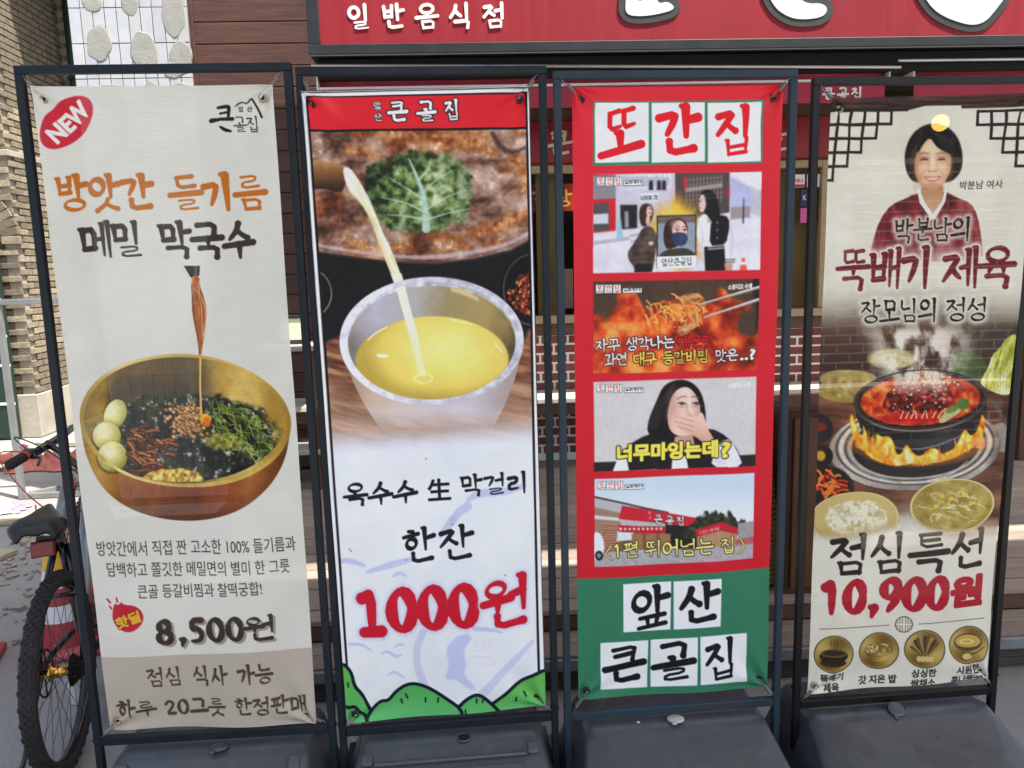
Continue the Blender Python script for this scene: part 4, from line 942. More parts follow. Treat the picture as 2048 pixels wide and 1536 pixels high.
def stand(cx, cy, w, h, yaw, tube, bar_z, tank, label, posts_lean=0.0):
    t = thing('banner_stand', label, 'banner stand', (cx, cy, 0), yaw, 'banner stands in a row in front of the deck')
    q = .021; W = w/2
    MB().box(-W, 0, h-q, W, q, h).build('top_bar', tube, t, .0025)
    for sx in (-1, 1):
        x0 = -W if sx < 0 else W-q
        p = MB().box(x0, 0, .0, x0+q, q, h-q-.0006).build('post', tube, t, .0025)
        MB().box(x0-.002, -.002, .3, x0+q+.002, q+.002, .304).build('weld_seam', tube, t)
    MB().box(-W+q+.0006, 0, bar_z, W-q-.0006, q, bar_z+.026).build('lower_bar', tube, t, .0025)
    for sx in (-1, 1): MB().box(-W if sx < 0 else W-q, q+.001, 0, -W+q if sx < 0 else W, .34, .028).build('foot', tube, t, .0025)
    # water base
    tk = MB(); top = bar_z-.012; wt, wb = tank.get('wt', .29), tank.get('wb', .345)
    prof = [(.22, .0), (.23, .05), (.2, top-.02), (.17, top), (-.035, top), (-.06, top-.012), (-.30, .085), (-.33, .05), (-.33, 0)]
    n = len(prof); secs = []
    for k, sx in enumerate((-1, -.93, -.6, 0, .6, .93, 1)):
        for y, z in prof:
            e = wb+(wt-wb)*min(1, z/top); sh = .0
            kk = abs(sx); zz = z-(.012 if kk == 1 and z > .1 else 0); yy = y+(.012 if kk == 1 and y < 0 else (-.012 if kk == 1 else 0))
            tk.v.append((e*sx, yy, zz))
    for i in range(6):
        for j in range(n): l = (j+1) % n; tk.f.append((i*n+j, i*n+l, (i+1)*n+l, (i+1)*n+j))
    tk.f.append(tuple(range(n))); tk.f.append(tuple(6*n+j for j in range(n))[::-1])
    tm = tank['mat']; tko = tk.build('water_base', tm, t, .012, True, 3)
    if tank.get('panel'):
        # moulded rims that frame the sunk panel, on the sloping front
        def onslope(s, lift): y = -.06+(-.30+.06)*s; z = top-.012+(.085-top+.012)*s; return y-.0*lift, z+lift
        for s0, s1, xa, xb in ((.10, .17, -.235, .235),):
            pass
        dy, dz = -.24, .085-top+.012; L = math.hypot(dy, dz); ny, nz = dz/L, -dy/L
        if nz < 0: ny, nz = -ny, -nz
        def P(s, x, l): return (x, -.06+dy*s+ny*l, top-.012+dz*s+nz*l)
        def bar(s0, s1, x0, x1, l=.012, nm='moulded_rim'):
            b = MB(); pts = [P(s0, x0, -.004), P(s0, x1, -.004), P(s1, x1, -.004), P(s1, x0, -.004), P(s0, x0, l), P(s0, x1, l), P(s1, x1, l), P(s1, x0, l)]
            b.v += pts; b.f += [(0, 3, 2, 1), (4, 5, 6, 7), (0, 1, 5, 4), (1, 2, 6, 5), (2, 3, 7, 6), (3, 0, 4, 7)]; b.build(nm, tm, tko, .005, True, 3)
        sr = tank.get('ridge', .1); bar(sr, sr+.045, -.225, .225, .014); bar(sr+.1, .9, -.21, .21, .008, 'moulded_panel')
        bar(-.0, sr+.03, -.262, -.228, .011); bar(-.0, sr+.03, .228, .262, .011)
    # filler
    fx, fy = tank.get('fx', 0), tank.get('fy', -.02)
    if tank['filler'] == 'hole':
        MB().lathe([(.001, .0015), (.017, .0015), (.018, 0)], 20, (fx, fy-.01, top+.001)).build('filler_hole', M_hole, t)
        MB().lathe([(.018, 0), (.0185, .003), (.022, .003), (.0225, 0)], 20, (fx, fy-.01, top)).build('filler_rim', tm, t, smooth=True)
    else:
        M = Matrix.Translation((fx, fy, top+.004)) @ Euler((-.18 if tank['filler'] != 'open' else .5, .0, .0)).to_matrix().to_4x4()
        c = MB().lathe([(.001, .008), (.022, .008), (.026, .006), (.0265, 0), (.001, 0)], 24, M=M); c.build('filler_cap', tank.get('cap', tm), t, smooth=True)
        MB().lathe([(.001, .006), (.007, .006), (.008, 0), (.001, 0)], 12, (-.012, -.027, 0), M=M).build('cap_tab', tank.get('cap', tm), t)
        if tank['filler'] == 'open': MB().lathe([(.001, .0015), (.022, .0015), (.0225, 0)], 20, (fx+.014, fy+.012, top+.001)).build('filler_hole', M_hole, t)
    return t
STANDS = [
 stand(-.750, 2.155, .705, 2.195, -.02, M_tube, .283, dict(mat=M_tank, panel=True, filler='cap', fx=.02, fy=-.03, wt=.28, ridge=.14), 'blue grey steel stand with capped panelled water base, holding the noodle bowl banner'),
 stand(-.055, 2.158, .668, 2.185, .01, M_tube, .262, dict(mat=M_tank, panel=True, filler='hole', fx=.04, wt=.275), 'blue grey steel stand whose panelled water base has an open filler hole'),
 stand(.642, 2.165, .688, 2.172, .006, M_tube_b, .255, dict(mat=M_tank, filler='cap', fx=.0, fy=-.02, cap=M_cap, wt=.285, wb=.36), 'slate blue steel stand with smooth water base and pale filler cap'),
 stand(1.375, 2.175, .682, 2.152, .006, M_tube_k, .235, dict(mat=M_tank_k, filler='open', fx=-.02, fy=-.03, wt=.3, wb=.37), 'black steel stand with charcoal water base, cap hanging open'),
]
for k, (x, y, r) in enumerate(((-.115, -.012, .004),)):
    rr = random.Random(k); MB().prism([(x+r*(1+.45*rr.random())*math.cos(a), y+.8*r*(1+.45*rr.random())*math.sin(a)) for a in [i*math.pi/7 for i in range(14)]], .2425, .2441, 'z').build('splash_mark', M_white, STANDS[2])
# worn embossed marks on the black stand's base
# ---------------------------------------------------------------- banners
def banner_mat(name, transp, weave, rough, gain):
    m = bpy.data.materials.new(name); m.use_nodes = True; N = m.node_tree.nodes; L = m.node_tree.links
    b = N['Principled BSDF']; b.inputs['Roughness'].default_value = rough; _inp(b, ['Specular IOR Level'], .18)
    at = N.new('ShaderNodeVertexColor'); at.layer_name = 'print'
    tc = N.new('ShaderNodeTexCoord'); col = at.outputs[0]
    wv = N.new('ShaderNodeTexWave'); wv.wave_type = 'BANDS'; wv.bands_direction = 'Z'; wv.inputs['Scale'].default_value = 66.0; wv.inputs['Distortion'].default_value = 1.2; wv.inputs['Detail'].default_value = 1.0; wv.inputs['Detail Scale'].default_value = .6
    L.new(tc.outputs['Object'], wv.inputs[0])
    mr = N.new('ShaderNodeMapRange'); mr.inputs[3].default_value = 1-weave; mr.inputs[4].default_value = 1.0; L.new(wv.outputs['Fac'], mr.inputs[0])
    nz = N.new('ShaderNodeTexNoise'); nz.inputs['Scale'].default_value = 9; nz.inputs['Detail'].default_value = 6; L.new(tc.outputs['Object'], nz.inputs[0])
    m2 = N.new('ShaderNodeMapRange'); m2.inputs[1].default_value = .3; m2.inputs[2].default_value = .7; m2.inputs[3].default_value = .94; m2.inputs[4].default_value = 1.0; L.new(nz.outputs[0], m2.inputs[0])
    mm = N.new('ShaderNodeMath'); mm.operation = 'MULTIPLY'; L.new(mr.outputs[0], mm.inputs[0]); L.new(m2.outputs[0], mm.inputs[1])
    vm = N.new('ShaderNodeVectorMath'); vm.operation = 'SCALE'; L.new(col, vm.inputs[0]); L.new(mm.outputs[0], vm.inputs['Scale']); L.new(vm.outputs[0], b.inputs['Base Color'])
    bp = N.new('ShaderNodeBump'); bp.inputs['Strength'].default_value = .12; bp.inputs['Distance'].default_value = .002; L.new(wv.outputs['Fac'], bp.inputs['Height']); L.new(bp.outputs[0], b.inputs['Normal'])
    tr = N.new('ShaderNodeBsdfTransparent'); mx = N.new('ShaderNodeMixShader'); mx.inputs[0].default_value = transp
    L.new(b.outputs[0], mx.inputs[1]); L.new(tr.outputs[0], mx.inputs[2]); L.new(mx.outputs[0], N['Material Output'].inputs[0])
    return m
BAN_E = .84       # light level the sheets were photographed under (white ink ~ .8)
def banner(name, label, P, corners, m, corner_uv, grom_m, stand_i, wav):
    """corners TL,TR,BR,BL world; cloth with a little slack; grommets and springs are its parts"""
    TL, TR, BR, BL = [Vector(c) for c in corners]
    nu, nv = P.nu, P.nv
    u, v = np.meshgrid(np.linspace(0, 1, nu), np.linspace(0, 1, nv)); u = u[..., None]; v = v[..., None]
    A = [np.array(c) for c in corners]
    X = A[0]*(1-u)*(1-v)+A[1]*u*(1-v)+A[2]*u*v+A[3]*(1-u)*v
    nrm = np.array((TR-TL).cross(BL-TL).normalized())
    uu = u[..., 0]; vv = v[..., 0]
    d = wav*(.011*np.sin(uu*3.1+.6)*np.sin(vv*6.0+.4)+.005*np.sin(uu*11+vv*4)*(.4+.6*vv)+.003*np.sin(vv*19+uu*5))
    for cu, cv, sgn in ((0, 0, 1), (1, 0, -1), (1, 1, 1), (0, 1, -1)):      # tension folds at the corners
        du = (uu-cu)*.6; dv = (vv-cv)*1.8; r = np.hypot(du, dv); a = np.arctan2(np.abs(dv), np.abs(du)); d = d+.008*np.exp(-r/.13)*np.sin(a*8+sgn)*np.clip(r/.02, 0, 1)
    # edges sag a touch between the eyelets
    X = X+nrm*d[..., None]
    X[..., 2] += -.004*np.sin(np.pi*uu)*(vv > .5)*(vv-.5)*2+.0
    me = bpy.data.meshes.new(name); nV = nu*nv; nF = (nu-1)*(nv-1)
    me.vertices.add(nV); me.vertices.foreach_set('co', X.astype(np.float32).ravel())
    idx = np.arange(nV).reshape(nv, nu); q = np.stack([idx[:-1, :-1], idx[1:, :-1], idx[1:, 1:], idx[:-1, 1:]], -1).reshape(-1)
    me.loops.add(nF*4); me.loops.foreach_set('vertex_index', q.astype(np.int32)); me.polygons.add(nF); me.polygons.foreach_set('loop_start', (np.arange(nF)*4).astype(np.int32)); me.polygons.foreach_set('loop_total', np.full(nF, 4, np.int32)) if False else None
    me.update(calc_edges=True); me.validate()
    me.polygons.foreach_set('use_smooth', np.ones(nF, bool))
    c = np.clip(P.C/255.0, 0, 1); l = np.where(c <= .04045, c/12.92, ((c+.055)/1.055)**2.4)/BAN_E; l = l*(.62+.38*np.clip(l/.22, 0, 1)); l = np.clip(l, .003, .88)
    at = me.color_attributes.new('print', 'FLOAT_COLOR', 'POINT'); rgba = np.ones((nV, 4), np.float32); rgba[:, :3] = l.reshape(-1, 3); at.data.foreach_set('color', rgba.ravel())
    me.materials.append(m)
    t = thing('printed_banner', label, 'banner', tuple((BL+BR)/2), 0)
    o = link('sheet', me, t); o.location = -t.location
    for (cu, cv), post in corner_uv:
        j = min(nv-1, int(cv*(nv-1))); i = min(nu-1, int(cu*(nu-1))); p = Vector(X[j, i])-Vector(nrm)*0; n_ = Vector(nrm)
        if n_.y > 0: n_ = -n_
        R = n_.to_track_quat('Z', 'Y').to_matrix().to_4x4(); Mx = Matrix.Translation(p-t.location+n_*.001) @ R
        MB().lathe([(.0055, .0), (.0065, .0025), (.010, .0025), (.0118, 0), (.0118, -.003)], 20, M=Mx).build('eyelet', grom_m, t, smooth=True)
        MB().lathe([(.001, .0003), (.0058, .0003)], 16, M=Mx).build('eyelet_hole', M_hole, t)
        pw = Vector(post); coil(p-t.location+n_*.004, pw-t.location).build('spring', M_spring, t, smooth=True)
    return t
# ---- sheet 1: pale linen print, noodle bowl
def paint_noodles():
    P = Print([(58, 171), (547, 171), (632, 1448), (224, 1457)], 330, 960, (212, 211, 205))
    P.area(0, 100, 700, 1500, lambda x, y: (mixc((216, 215, 210), (203, 203, 198), fbm(x, y, 120, 1)), np.ones_like(x)))
    P.poly([(180, 1316), (640, 1303), (660, 1480), (190, 1480)], (178, 170, 159), soft=1.6)
    # NEW badge
    P.ell(129, 246, 66, 40, (194, 44, 66), ang=-47, soft=1.6)
    d = np.array((.735, -.68)); P.text('NEW', (112, 293), (181, 225), 38, (226, 224, 220), bold=2.0, up=(-.7, -.72))
    # house mark
    ink = (30, 29, 30)
    P.line([(470, 215), (480, 207), (489, 207), (495, 211), (503, 199), (508, 203), (516, 218), (524, 237)], [2, 4, 2.5, 3, 4.5, 4, 4, 5], ink, smooth=1)
    P.text('앞', (478, 227), (489, 227), 12, ink, bold=.3); P.text('산', (496, 227), (507, 227), 12, ink, bold=.3)
    P.line([(435, 217), (452, 214), (458, 216), (457, 236)], [6, 8, 8, 6], ink, smooth=1)
    P.line([(440, 229), (457, 226)], [5, 5], ink); P.line([(422, 244), (440, 241), (466, 241)], [10, 7, 8], ink)
    P.line([(441, 257), (450, 263), (462, 266)], [5, 8, 5], ink, smooth=1)
    brush(P, '골집', (470, 268), (520, 268), 32, ink, w=.15, gap=.08)
    # headline
    brush(P, '방앗간 들기름', (113, 428), (535, 427), 70, (184, 108, 38), w=.24, gap=.05, rise=.05)
    brush(P, '메밀 막국수', (162, 523), (510, 524), 70, (64, 56, 52), w=.22, gap=.06, rise=.03)
    # jug spout and pouring oil
    P.poly([(364, 541), (397, 541), (396, 560), (390, 566), (378, 565)], lambda x, y: mixc((40, 42, 40), (95, 92, 84), ss(382, 388, x)*ss(396, 388, x)))
    st = [(378, 563), (396, 560), (397, 585), (407, 605), (412, 635), (410, 665), (405, 700), (402, 730), (399, 730), (394, 690), (384, 650), (380, 615), (383, 595)]
    P.poly(st, lambda x, y: ramp(fbm(x*2.2, y*.35, 14, 2), [(.2, (96, 54, 30)), (.45, (176, 104, 62)), (.6, (150, 84, 44)), (.85, (222, 170, 120))]), smooth=2)
    P.line([(380, 580), (382, 615), (388, 650), (395, 690), (399, 725)], 1.6, (60, 44, 30), smooth=1)
    P.line([(397, 565), (394, 590), (405, 615), (411, 640), (408, 680), (402, 725)], 1.4, (214, 178, 120), smooth=1)
    P.line([(384, 585), (397, 600), (402, 640), (404, 690)], 1.2, (232, 196, 150), smooth=1, a=.8)
    # bowl body
    body = [(162, 850), (166, 890), (180, 935), (205, 980), (245, 1015), (300, 1040), (365, 1052), (430, 1047), (490, 1026), (540, 985), (570, 935), (580, 880), (580, 850), (370, 800)]
    def bc(x, y):
        t = (x-160)/420.
        c = ramp(t+.05*(fbm(x, y, 60, 2)-.5), [(0, (150, 118, 56)), (.1, (200, 160, 84)), (.2, (160, 112, 48)), (.38, (150, 88, 34)), (.55, (138, 66, 26)), (.72, (166, 100, 48)), (.8, (176, 118, 60)), (.9, (128, 78, 30)), (1, (98, 56, 22))])
        return c*np.array((.9, .88, .92))*(1-.28*ss(960, 1052, y))[..., None]
    P.poly(body, bc, smooth=3, soft=1.6)
    RX, RY, AN = 211, 132, 4.0
    P.ell(371, 852, RX, RY, lambda x, y: ramp((x-160)/420+.2*(y-850)/260, [(0, (176, 150, 86)), (.3, (214, 186, 116)), (.55, (150, 118, 58)), (.75, (208, 176, 104)), (1, (160, 124, 60))]), ang=AN, soft=1.6)
    def inner(x, y):
        c = ramp((x-170)/400+.08*fbm(x, y, 40, 4), [(0, (120, 98, 52)), (.12, (150, 122, 66)), (.2, (88, 76, 52)), (.5, (70, 62, 48)), (.62, (92, 82, 60)), (.72, (176, 144, 76)), (.85, (216, 186, 112)), (.97, (160, 126, 58))])
        top = ss(800, 735, y)[..., None]
        return c*(1-top*.25)+np.array((168, 136, 70))*top*.25
    P.ell(371, 851, RX-7, RY-7, inner, ang=AN, soft=2)
    inb = lambda x, y: (np.hypot((x-371)/200., (y-852)/122.) < 1).astype(float)
    # seaweed and dark noodles
    def weed(x, y):
        n = fbm(x, y, 9, 1, 3); k = fbm(x, y, 34, 5, 2)
        c = ramp(n, [(.15, (22, 22, 22)), (.5, (40, 42, 38)), (.66, (66, 68, 60)), (.74, (150, 152, 146)), (.9, (196, 198, 192))])
        g = ss(.52, .75, k)[..., None]; c = c*(1-g*.35)+np.array((90, 96, 46))*g*.35
        a = ss(1.05, .9, np.hypot((x-372)/186., (y-888)/92.)+.25*(fbm(x, y, 26, 3)-.5))
        return c, a*inb(x, y)
    P.area(180, 780, 585, 990, weed)
    rnd = random.Random(4)
    for cx, cy, rx, ry in ((233, 840, 22, 31), (217, 882, 29, 28), (229, 922, 30, 30)):
        P.ell(cx, cy+2, rx+2, ry+2, (70, 62, 34), soft=5, a=.7)
        P.ell(cx, cy, rx, ry, lambda x, y, cx=cx, cy=cy: ramp(np.hypot(x-cx+9, y-cy+10)/40., [(0, (240, 238, 196)), (.4, (214, 208, 146)), (.8, (176, 166, 92)), (1, (140, 128, 62))]), ang=20, soft=1.5)
    for k in range(60):
        x = rnd.uniform(258, 335); y = rnd.uniform(866, 958)
        if (x-262)*.7+878 > y+32 or y > 965: continue
        a = rnd.uniform(-.4, 1.0); l = rnd.uniform(12, 26)
        c = rnd.choice([(120, 70, 36), (150, 92, 50), (96, 54, 28), (176, 116, 70)])
        P.line([(x, y), (x+l*.5*math.cos(a), y+l*.5*math.sin(a)-2), (x+l*math.cos(a), y+l*math.sin(a))], 8, (48, 27, 16), smooth=1)
        P.line([(x, y-1), (x+l*.5*math.cos(a), y+l*.5*math.sin(a)-3), (x+l*math.cos(a), y-1+l*math.sin(a))], 5, c, smooth=1)
    for k in range(230):
        r = rnd.gauss(0, 1); x = 382+rnd.gauss(0, 19); y = 852+rnd.gauss(0, 16)+(x-382)*.12
        if y < 812 or y > 900: continue
        c = rnd.choice([(196, 146, 92), (176, 122, 70), (152, 100, 54), (214, 172, 122)])
        P.ell(x, y+.8, 4.2, 4.2, (84, 50, 26)); P.ell(x, y, 3.5, 3.4, c); P.ell(x-1, y-1.2, 1.2, 1.1, (238, 214, 176), a=.7)
    P.ell(410, 848, 11, 9, (226, 170, 34), soft=4); P.ell(414, 855, 8, 10, (206, 110, 30), soft=4)
    for k in range(130):
        x = rnd.uniform(418, 545); y = 812+(x-418)*.55+rnd.uniform(-22, 60)
        if np.hypot((x-371)/198., (y-852)/118.) > .97: continue
        a = rnd.uniform(.0, 1.7); l = rnd.uniform(14, 40); cu = rnd.uniform(-9, 9)
        c = rnd.choice([(136, 154, 62), (104, 128, 52), (172, 184, 104), (80, 104, 40)])
        P.line([(x, y), (x+l*.5*math.cos(a)+cu, y+l*.5*math.sin(a)-cu), (x+l*math.cos(a), y+l*math.sin(a))], [1.6, 2.0, 1.0], c, smooth=2, a=.85, mask=inb)
    P.area(280, 935, 425, 995, lambda x, y: (ramp(fbm(x, y, 6, 6, 3), [(.2, (120, 86, 22)), (.5, (198, 160, 66)), (.8, (240, 220, 140))]), ss(1.0, .86, np.hypot((x-348)/66., (y-968)/22.)+.3*(fbm(x, y, 12, 2)-.5))*inb(x, y)))
    P.area(400, 870, 500, 925, lambda x, y: (ramp(fbm(x, y, 7, 4, 3), [(.2, (70, 74, 26)), (.55, (140, 140, 60)), (.8, (196, 190, 100))]), .8*ss(1.0, .7, np.hypot((x-448)/42., (y-896)/22.)+.6*(fbm(x, y, 12, 1)-.5))))
    P.line([(400, 722), (400, 780), (403, 845)], [4, 3.4, 5], (196, 150, 70)); P.line([(401, 722), (401, 780), (403, 840)], 1.3, (240, 214, 150))
    P.ell(371, 852, RX, RY, lambda x, y: ramp((x-160)/420, [(0, (150, 122, 60)), (.2, (226, 202, 134)), (.5, (186, 150, 80)), (.8, (210, 178, 104)), (1, (150, 114, 52))]), ang=AN, soft=1.6, lo=.962)
    bm = lambda x, y: ((np.hypot((x-371)/204., (y-852)/125.) < 1) | ((y > 860) & (np.hypot((x-371)/203., (y-855)/190.) < 1))).astype(float)
    P.shade(150, 715, 590, 1056, .13, 26, 2, bm); P.shade(150, 715, 590, 1056, .07, 5, 5, bm); P.shade(150, 930, 590, 1056, .08, 40, 3, bm, .25, 2.5)
    # body copy
    tx = (52, 46, 42)
    P.text('방앗간에서 직접 짠 고소한 100% 들기름과', (198, 1119), (592, 1111), 29, tx, bold=.12)
    P.text('담백하고 쫄깃한 메밀면의 별미 한 그릇', (219, 1159), (580, 1154), 28, tx, bold=.12)
    P.text('큰골 등갈비찜과 찰떡궁합!', (281, 1200), (526, 1195), 27, tx, bold=.12)
    fl = [(233, 1209), (240, 1214), (248, 1206), (250, 1212), (275, 1213), (290, 1226), (292, 1243), (280, 1259), (262, 1267), (242, 1260), (229, 1243), (229, 1226)]
    P.poly(fl, (184, 40, 62), smooth=2)
    P.line([(218, 1203), (224, 1209)], 4, (184, 40, 62)); P.line([(237, 1200), (239, 1207)], 4, (184, 40, 62)); P.line([(223, 1216), (227, 1221)], 3.5, (184, 40, 62))
    P.text('핫딜', (240, 1262), (288, 1244), 24, (220, 172, 62), bold=1.2, up=(-.3, -.95), out=(120, 28, 40), outw=1.2)
    for off, c in (((5, 4), (150, 142, 132)), ((0, 0), (66, 56, 48))):
        o = np.array(off)
        brush(P, '8,500', np.array((317, 1289))+o, np.array((490, 1283))+o, 46, c, w=.24, gap=.1)
        brush(P, '원', np.array((494, 1286))+o, np.array((551, 1284))+o, 47, c, w=.2)
    brush(P, '점심 식사 가능', (298, 1373), (545, 1368), 36, (84, 72, 62), w=.19, gap=.12)
    brush(P, '하루', (238, 1433), (312, 1432), 32, (84, 72, 62), w=.19, gap=.1)
    brush(P, '20', (328, 1431), (377, 1430), 29, (84, 72, 62), w=.22)
    brush(P, '그릇 한정판매', (381, 1431), (614, 1426), 33, (84, 72, 62), w=.19, gap=.1)
    P.C *= np.array((1.0, .992, .962))
    return P
# ---- sheet 2: white print with red header, corn drink being poured
def paint_drink():
    P = Print([(600.6, 182), (1058, 174), (1092, 1412), (695, 1444)], 330, 960, (222, 226, 236))
    P.area(560, 100, 1120, 1500, lambda x, y: (mixc((226, 229, 238), (212, 216, 230), fbm(x, y, 90, 2)), np.ones_like(x)))
    # faint ink landscape
    pale = (172, 178, 212)
    for pts, w in (([(1048, 972), (1010, 985), (960, 985), (935, 1000)], [10, 14, 16, 6]), ([(935, 1012), (915, 1025), (900, 1050)], [18, 16, 4]), ([(905, 1040), (890, 1060), (880, 1072)], [18, 14, 6]),
                   ([(680, 1122), (700, 1120), (730, 1130)], [8, 12, 5]), ([(735, 1142), (780, 1128), (830, 1115)], [6, 14, 8]), ([(786, 1150), (800, 1143), (812, 1150)], [4, 8, 5]),
                   ([(700, 1286), (725, 1285), (743, 1298)], [6, 6, 3]), ([(763, 1304), (776, 1299), (792, 1311), (803, 1307)], [3, 6, 6, 3]), ([(790, 1290), (800, 1285), (808, 1288)], [3, 5, 3]), ([(778, 1346), (790, 1340), (806, 1352)], [4, 6, 4]),
                   ([(950, 1255), (985, 1258), (1005, 1265)], [10, 8, 3]), ([(758, 1265), (768, 1277)], [5, 3])):
        P.line(pts, w, pale, smooth=2, soft=3, a=.7)
    P.poly([(905, 1275), (935, 1262), (945, 1275), (925, 1300), (935, 1330), (925, 1345), (955, 1375), (940, 1378), (910, 1355), (888, 1360), (900, 1325), (890, 1300)], (180, 187, 218), smooth=2, soft=5, a=.85)
    P.line([(846, 1262), (834, 1290), (833, 1330), (848, 1368)], 15, (192, 193, 214), smooth=2, a=.8); P.line([(1065, 1285), (1020, 1330), (965, 1385)], [8, 14, 18], (192, 193, 214), smooth=1, a=.8)
    P.line([(935, 1325), (943, 1311), (985, 1313), (990, 1322)], 1.5, (226, 196, 202)); P.line([(963, 1322), (963, 1330), (988, 1328), (988, 1320)], 1.5, (204, 206, 226))
    P.text('큰골집', (945, 1300), (987, 1297), 20, (214, 206, 218))
    # picture
    pic = [(619, 262), (1050, 256), (1071, 870), (660, 905)]
    clip = lambda x, y: np.ones_like(x)
    def wood(x, y):
        g = fbm(x+y*.25, y*6-x*1.3, 60, 1, 4)
        c = ramp(g, [(.25, (86, 56, 44)), (.5, (128, 86, 66)), (.75, (172, 128, 98))])
        l = ss(720, 860, y)[..., None]
        return c*(1-l*.5)+np.array((206, 180, 160))*l*.5
    P.area(610, 250, 1080, 920, lambda x, y: (wood(x, y), ss(905, 835, y+.06*(x-860)+10*(fbm(x, y, 40, 5)-.5))))
    # dark table top and pot shadow
    P.poly([(600, 440), (1075, 440), (1075, 620), (1040, 700), (700, 665), (640, 690), (600, 690)], (24, 27, 28), soft=8)
    # meat
    def meat(x, y):
        wx = x+26*(fbm(x, y, 60, 1)-.5); wy = y+26*(fbm(x, y, 60, 2)-.5)
        n = fbm(wx, wy*1.5, 44, 3, 5); b = fbm(x, y, 8, 6, 2); r = fbm(wx+50, wy*1.7, 70, 5, 3)
        c = ramp(n+.25*(b-.5), [(.15, (62, 42, 34)), (.36, (116, 86, 74)), (.5, (148, 116, 102)), (.64, (172, 140, 124)), (.8, (206, 178, 160))])
        g = ss(.5, .68, r)[..., None]
        c = c*(1-g*.75)+ramp(n+.3*(b-.5), [(.2, (84, 42, 20)), (.5, (152, 92, 52)), (.8, (214, 160, 110))])*g*.75
        hi = (ss(.70, .8, b)*ss(.45, .6, n))[..., None]
        return c*(1-hi*.5)+np.array((236, 222, 214))*hi*.5
    pot = [(600, 240), (1080, 240), (1075, 470), (1020, 500), (950, 516), (870, 526), (780, 522), (700, 512), (620, 500), (600, 495)]
    P.poly(pot, (52, 50, 50), soft=2.5, grow=5); P.poly(pot, (150, 140, 140), soft=2, grow=1.2, a=.6); P.poly(pot, meat, soft=2.5)
    P.line([(630, 490), (700, 503), (790, 514), (870, 516), (950, 505), (1020, 488), (1066, 462)], [4, 6, 5, 10, 9, 7, 8], (204, 190, 206), smooth=1, soft=5, a=.65)
    for pts, w in (([(820, 268), (880, 278), (960, 290), (992, 310)], [12, 22, 20, 10]), ([(940, 470), (1000, 452), (1050, 430)], [14, 30, 20]), ([(700, 300), (750, 310)], [20, 14]), ([(1030, 320), (1050, 350)], [26, 20])):
        P.line(pts, w, lambda x, y: ramp(fbm(x, y, 10, 2, 3), [(.2, (96, 50, 26)), (.5, (166, 100, 58)), (.8, (214, 158, 110))]), soft=14, a=.85, smooth=1)
    P.line([(985, 268), (1005, 300), (1030, 306), (1050, 296)], [8, 12, 8, 6], (58, 46, 42), soft=6, smooth=1, a=.8)
    # cabbage leaf
    leaf = [(720, 345), (735, 325), (770, 312), (800, 300), (850, 302), (900, 318), (940, 345), (955, 375), (952, 405), (940, 440), (900, 458), (860, 462), (800, 466), (762, 452), (735, 410), (722, 380)]
    def lf(x, y):
        n = fbm(x, y, 13, 4, 4); d = ss(760, 900, x+(y-380)*.8)
        return ramp(n+.22*d-.06, [(.2, (38, 44, 30)), (.42, (72, 86, 52)), (.55, (112, 136, 82)), (.68, (146, 168, 116)), (.82, (196, 206, 168))])
    P.area(700, 285, 970, 480, lambda x, y: (lf(x, y)*(.72+.28*ss(.9, .2, np.hypot((x-838)/125., (y-385)/90.)))[..., None], ss(.06, -.06, np.hypot((x-838)/117., (y-384)/83.)-1+.42*(fbm(x, y, 30, 6, 4)-.5))))
    vein = (186, 208, 186)
    P.line([(852, 458), (852, 425), (846, 385), (830, 345), (818, 318)], [17, 13, 9, 5, 2], (170, 198, 186), smooth=2, soft=3)
    for pts in ([(848, 400), (815, 378), (778, 356)], [(846, 385), (872, 360), (905, 342)], [(851, 425), (810, 405), (760, 395)], [(853, 420), (890, 395), (935, 380)], [(853, 440), (900, 425), (940, 418)], [(850, 440), (810, 432), (775, 430)], [(838, 360), (856, 340), (862, 318)]):
        P.line(pts, [4.5, 2.5, 1.2], vein, smooth=1, soft=2.5, a=.85)
    # ladle and stream
    P.poly([(618, 318), (655, 322), (682, 330), (695, 345), (690, 372), (680, 388), (655, 378), (630, 378), (622, 382)], lambda x, y: ramp((y-320)/60., [(0, (176, 140, 96)), (.3, (136, 98, 62)), (.7, (92, 66, 42)), (1, (54, 40, 32))]), smooth=2, soft=2)
    stream = [(684, 333), (700, 336), (712, 352), (735, 390), (748, 420), (762, 460), (785, 505), (805, 560), (822, 620), (838, 680), (850, 735), (855, 750), (838, 752), (828, 700), (812, 645), (798, 590), (778, 540), (760, 495), (742, 440), (720, 405), (700, 385), (690, 365)]
    P.poly(stream, lambda x, y: mixc(ramp(fbm(x-y*.4, y*.25, 10, 3, 3), [(.2, (206, 196, 142)), (.5, (230, 226, 200)), (.8, (246, 244, 236))]), (226, 224, 222), ss(420, 360, y)*.8), smooth=1, soft=2)
    P.line([(690, 345), (708, 368), (725, 395), (744, 440), (765, 492), (784, 540), (806, 600), (826, 670)], [2, 4, 6, 8, 7, 6, 5, 3], (214, 202, 136), smooth=1, soft=5, a=.55)
    # side dishes
    P.ell(620, 590, 48, 52, (20, 22, 23), soft=3); P.ell(618, 588, 46, 50, (120, 112, 96), soft=2, lo=.93); P.ell(612, 590, 32, 36, (184, 124, 84), soft=6, mask=lambda x, y: ss(648, 640, x))
    P.ell(1066, 580, 66, 78, (18, 20, 20), soft=3); P.ell(1066, 580, 60, 72, (96, 98, 100), soft=2, lo=.965)
    rnd = random.Random(9)
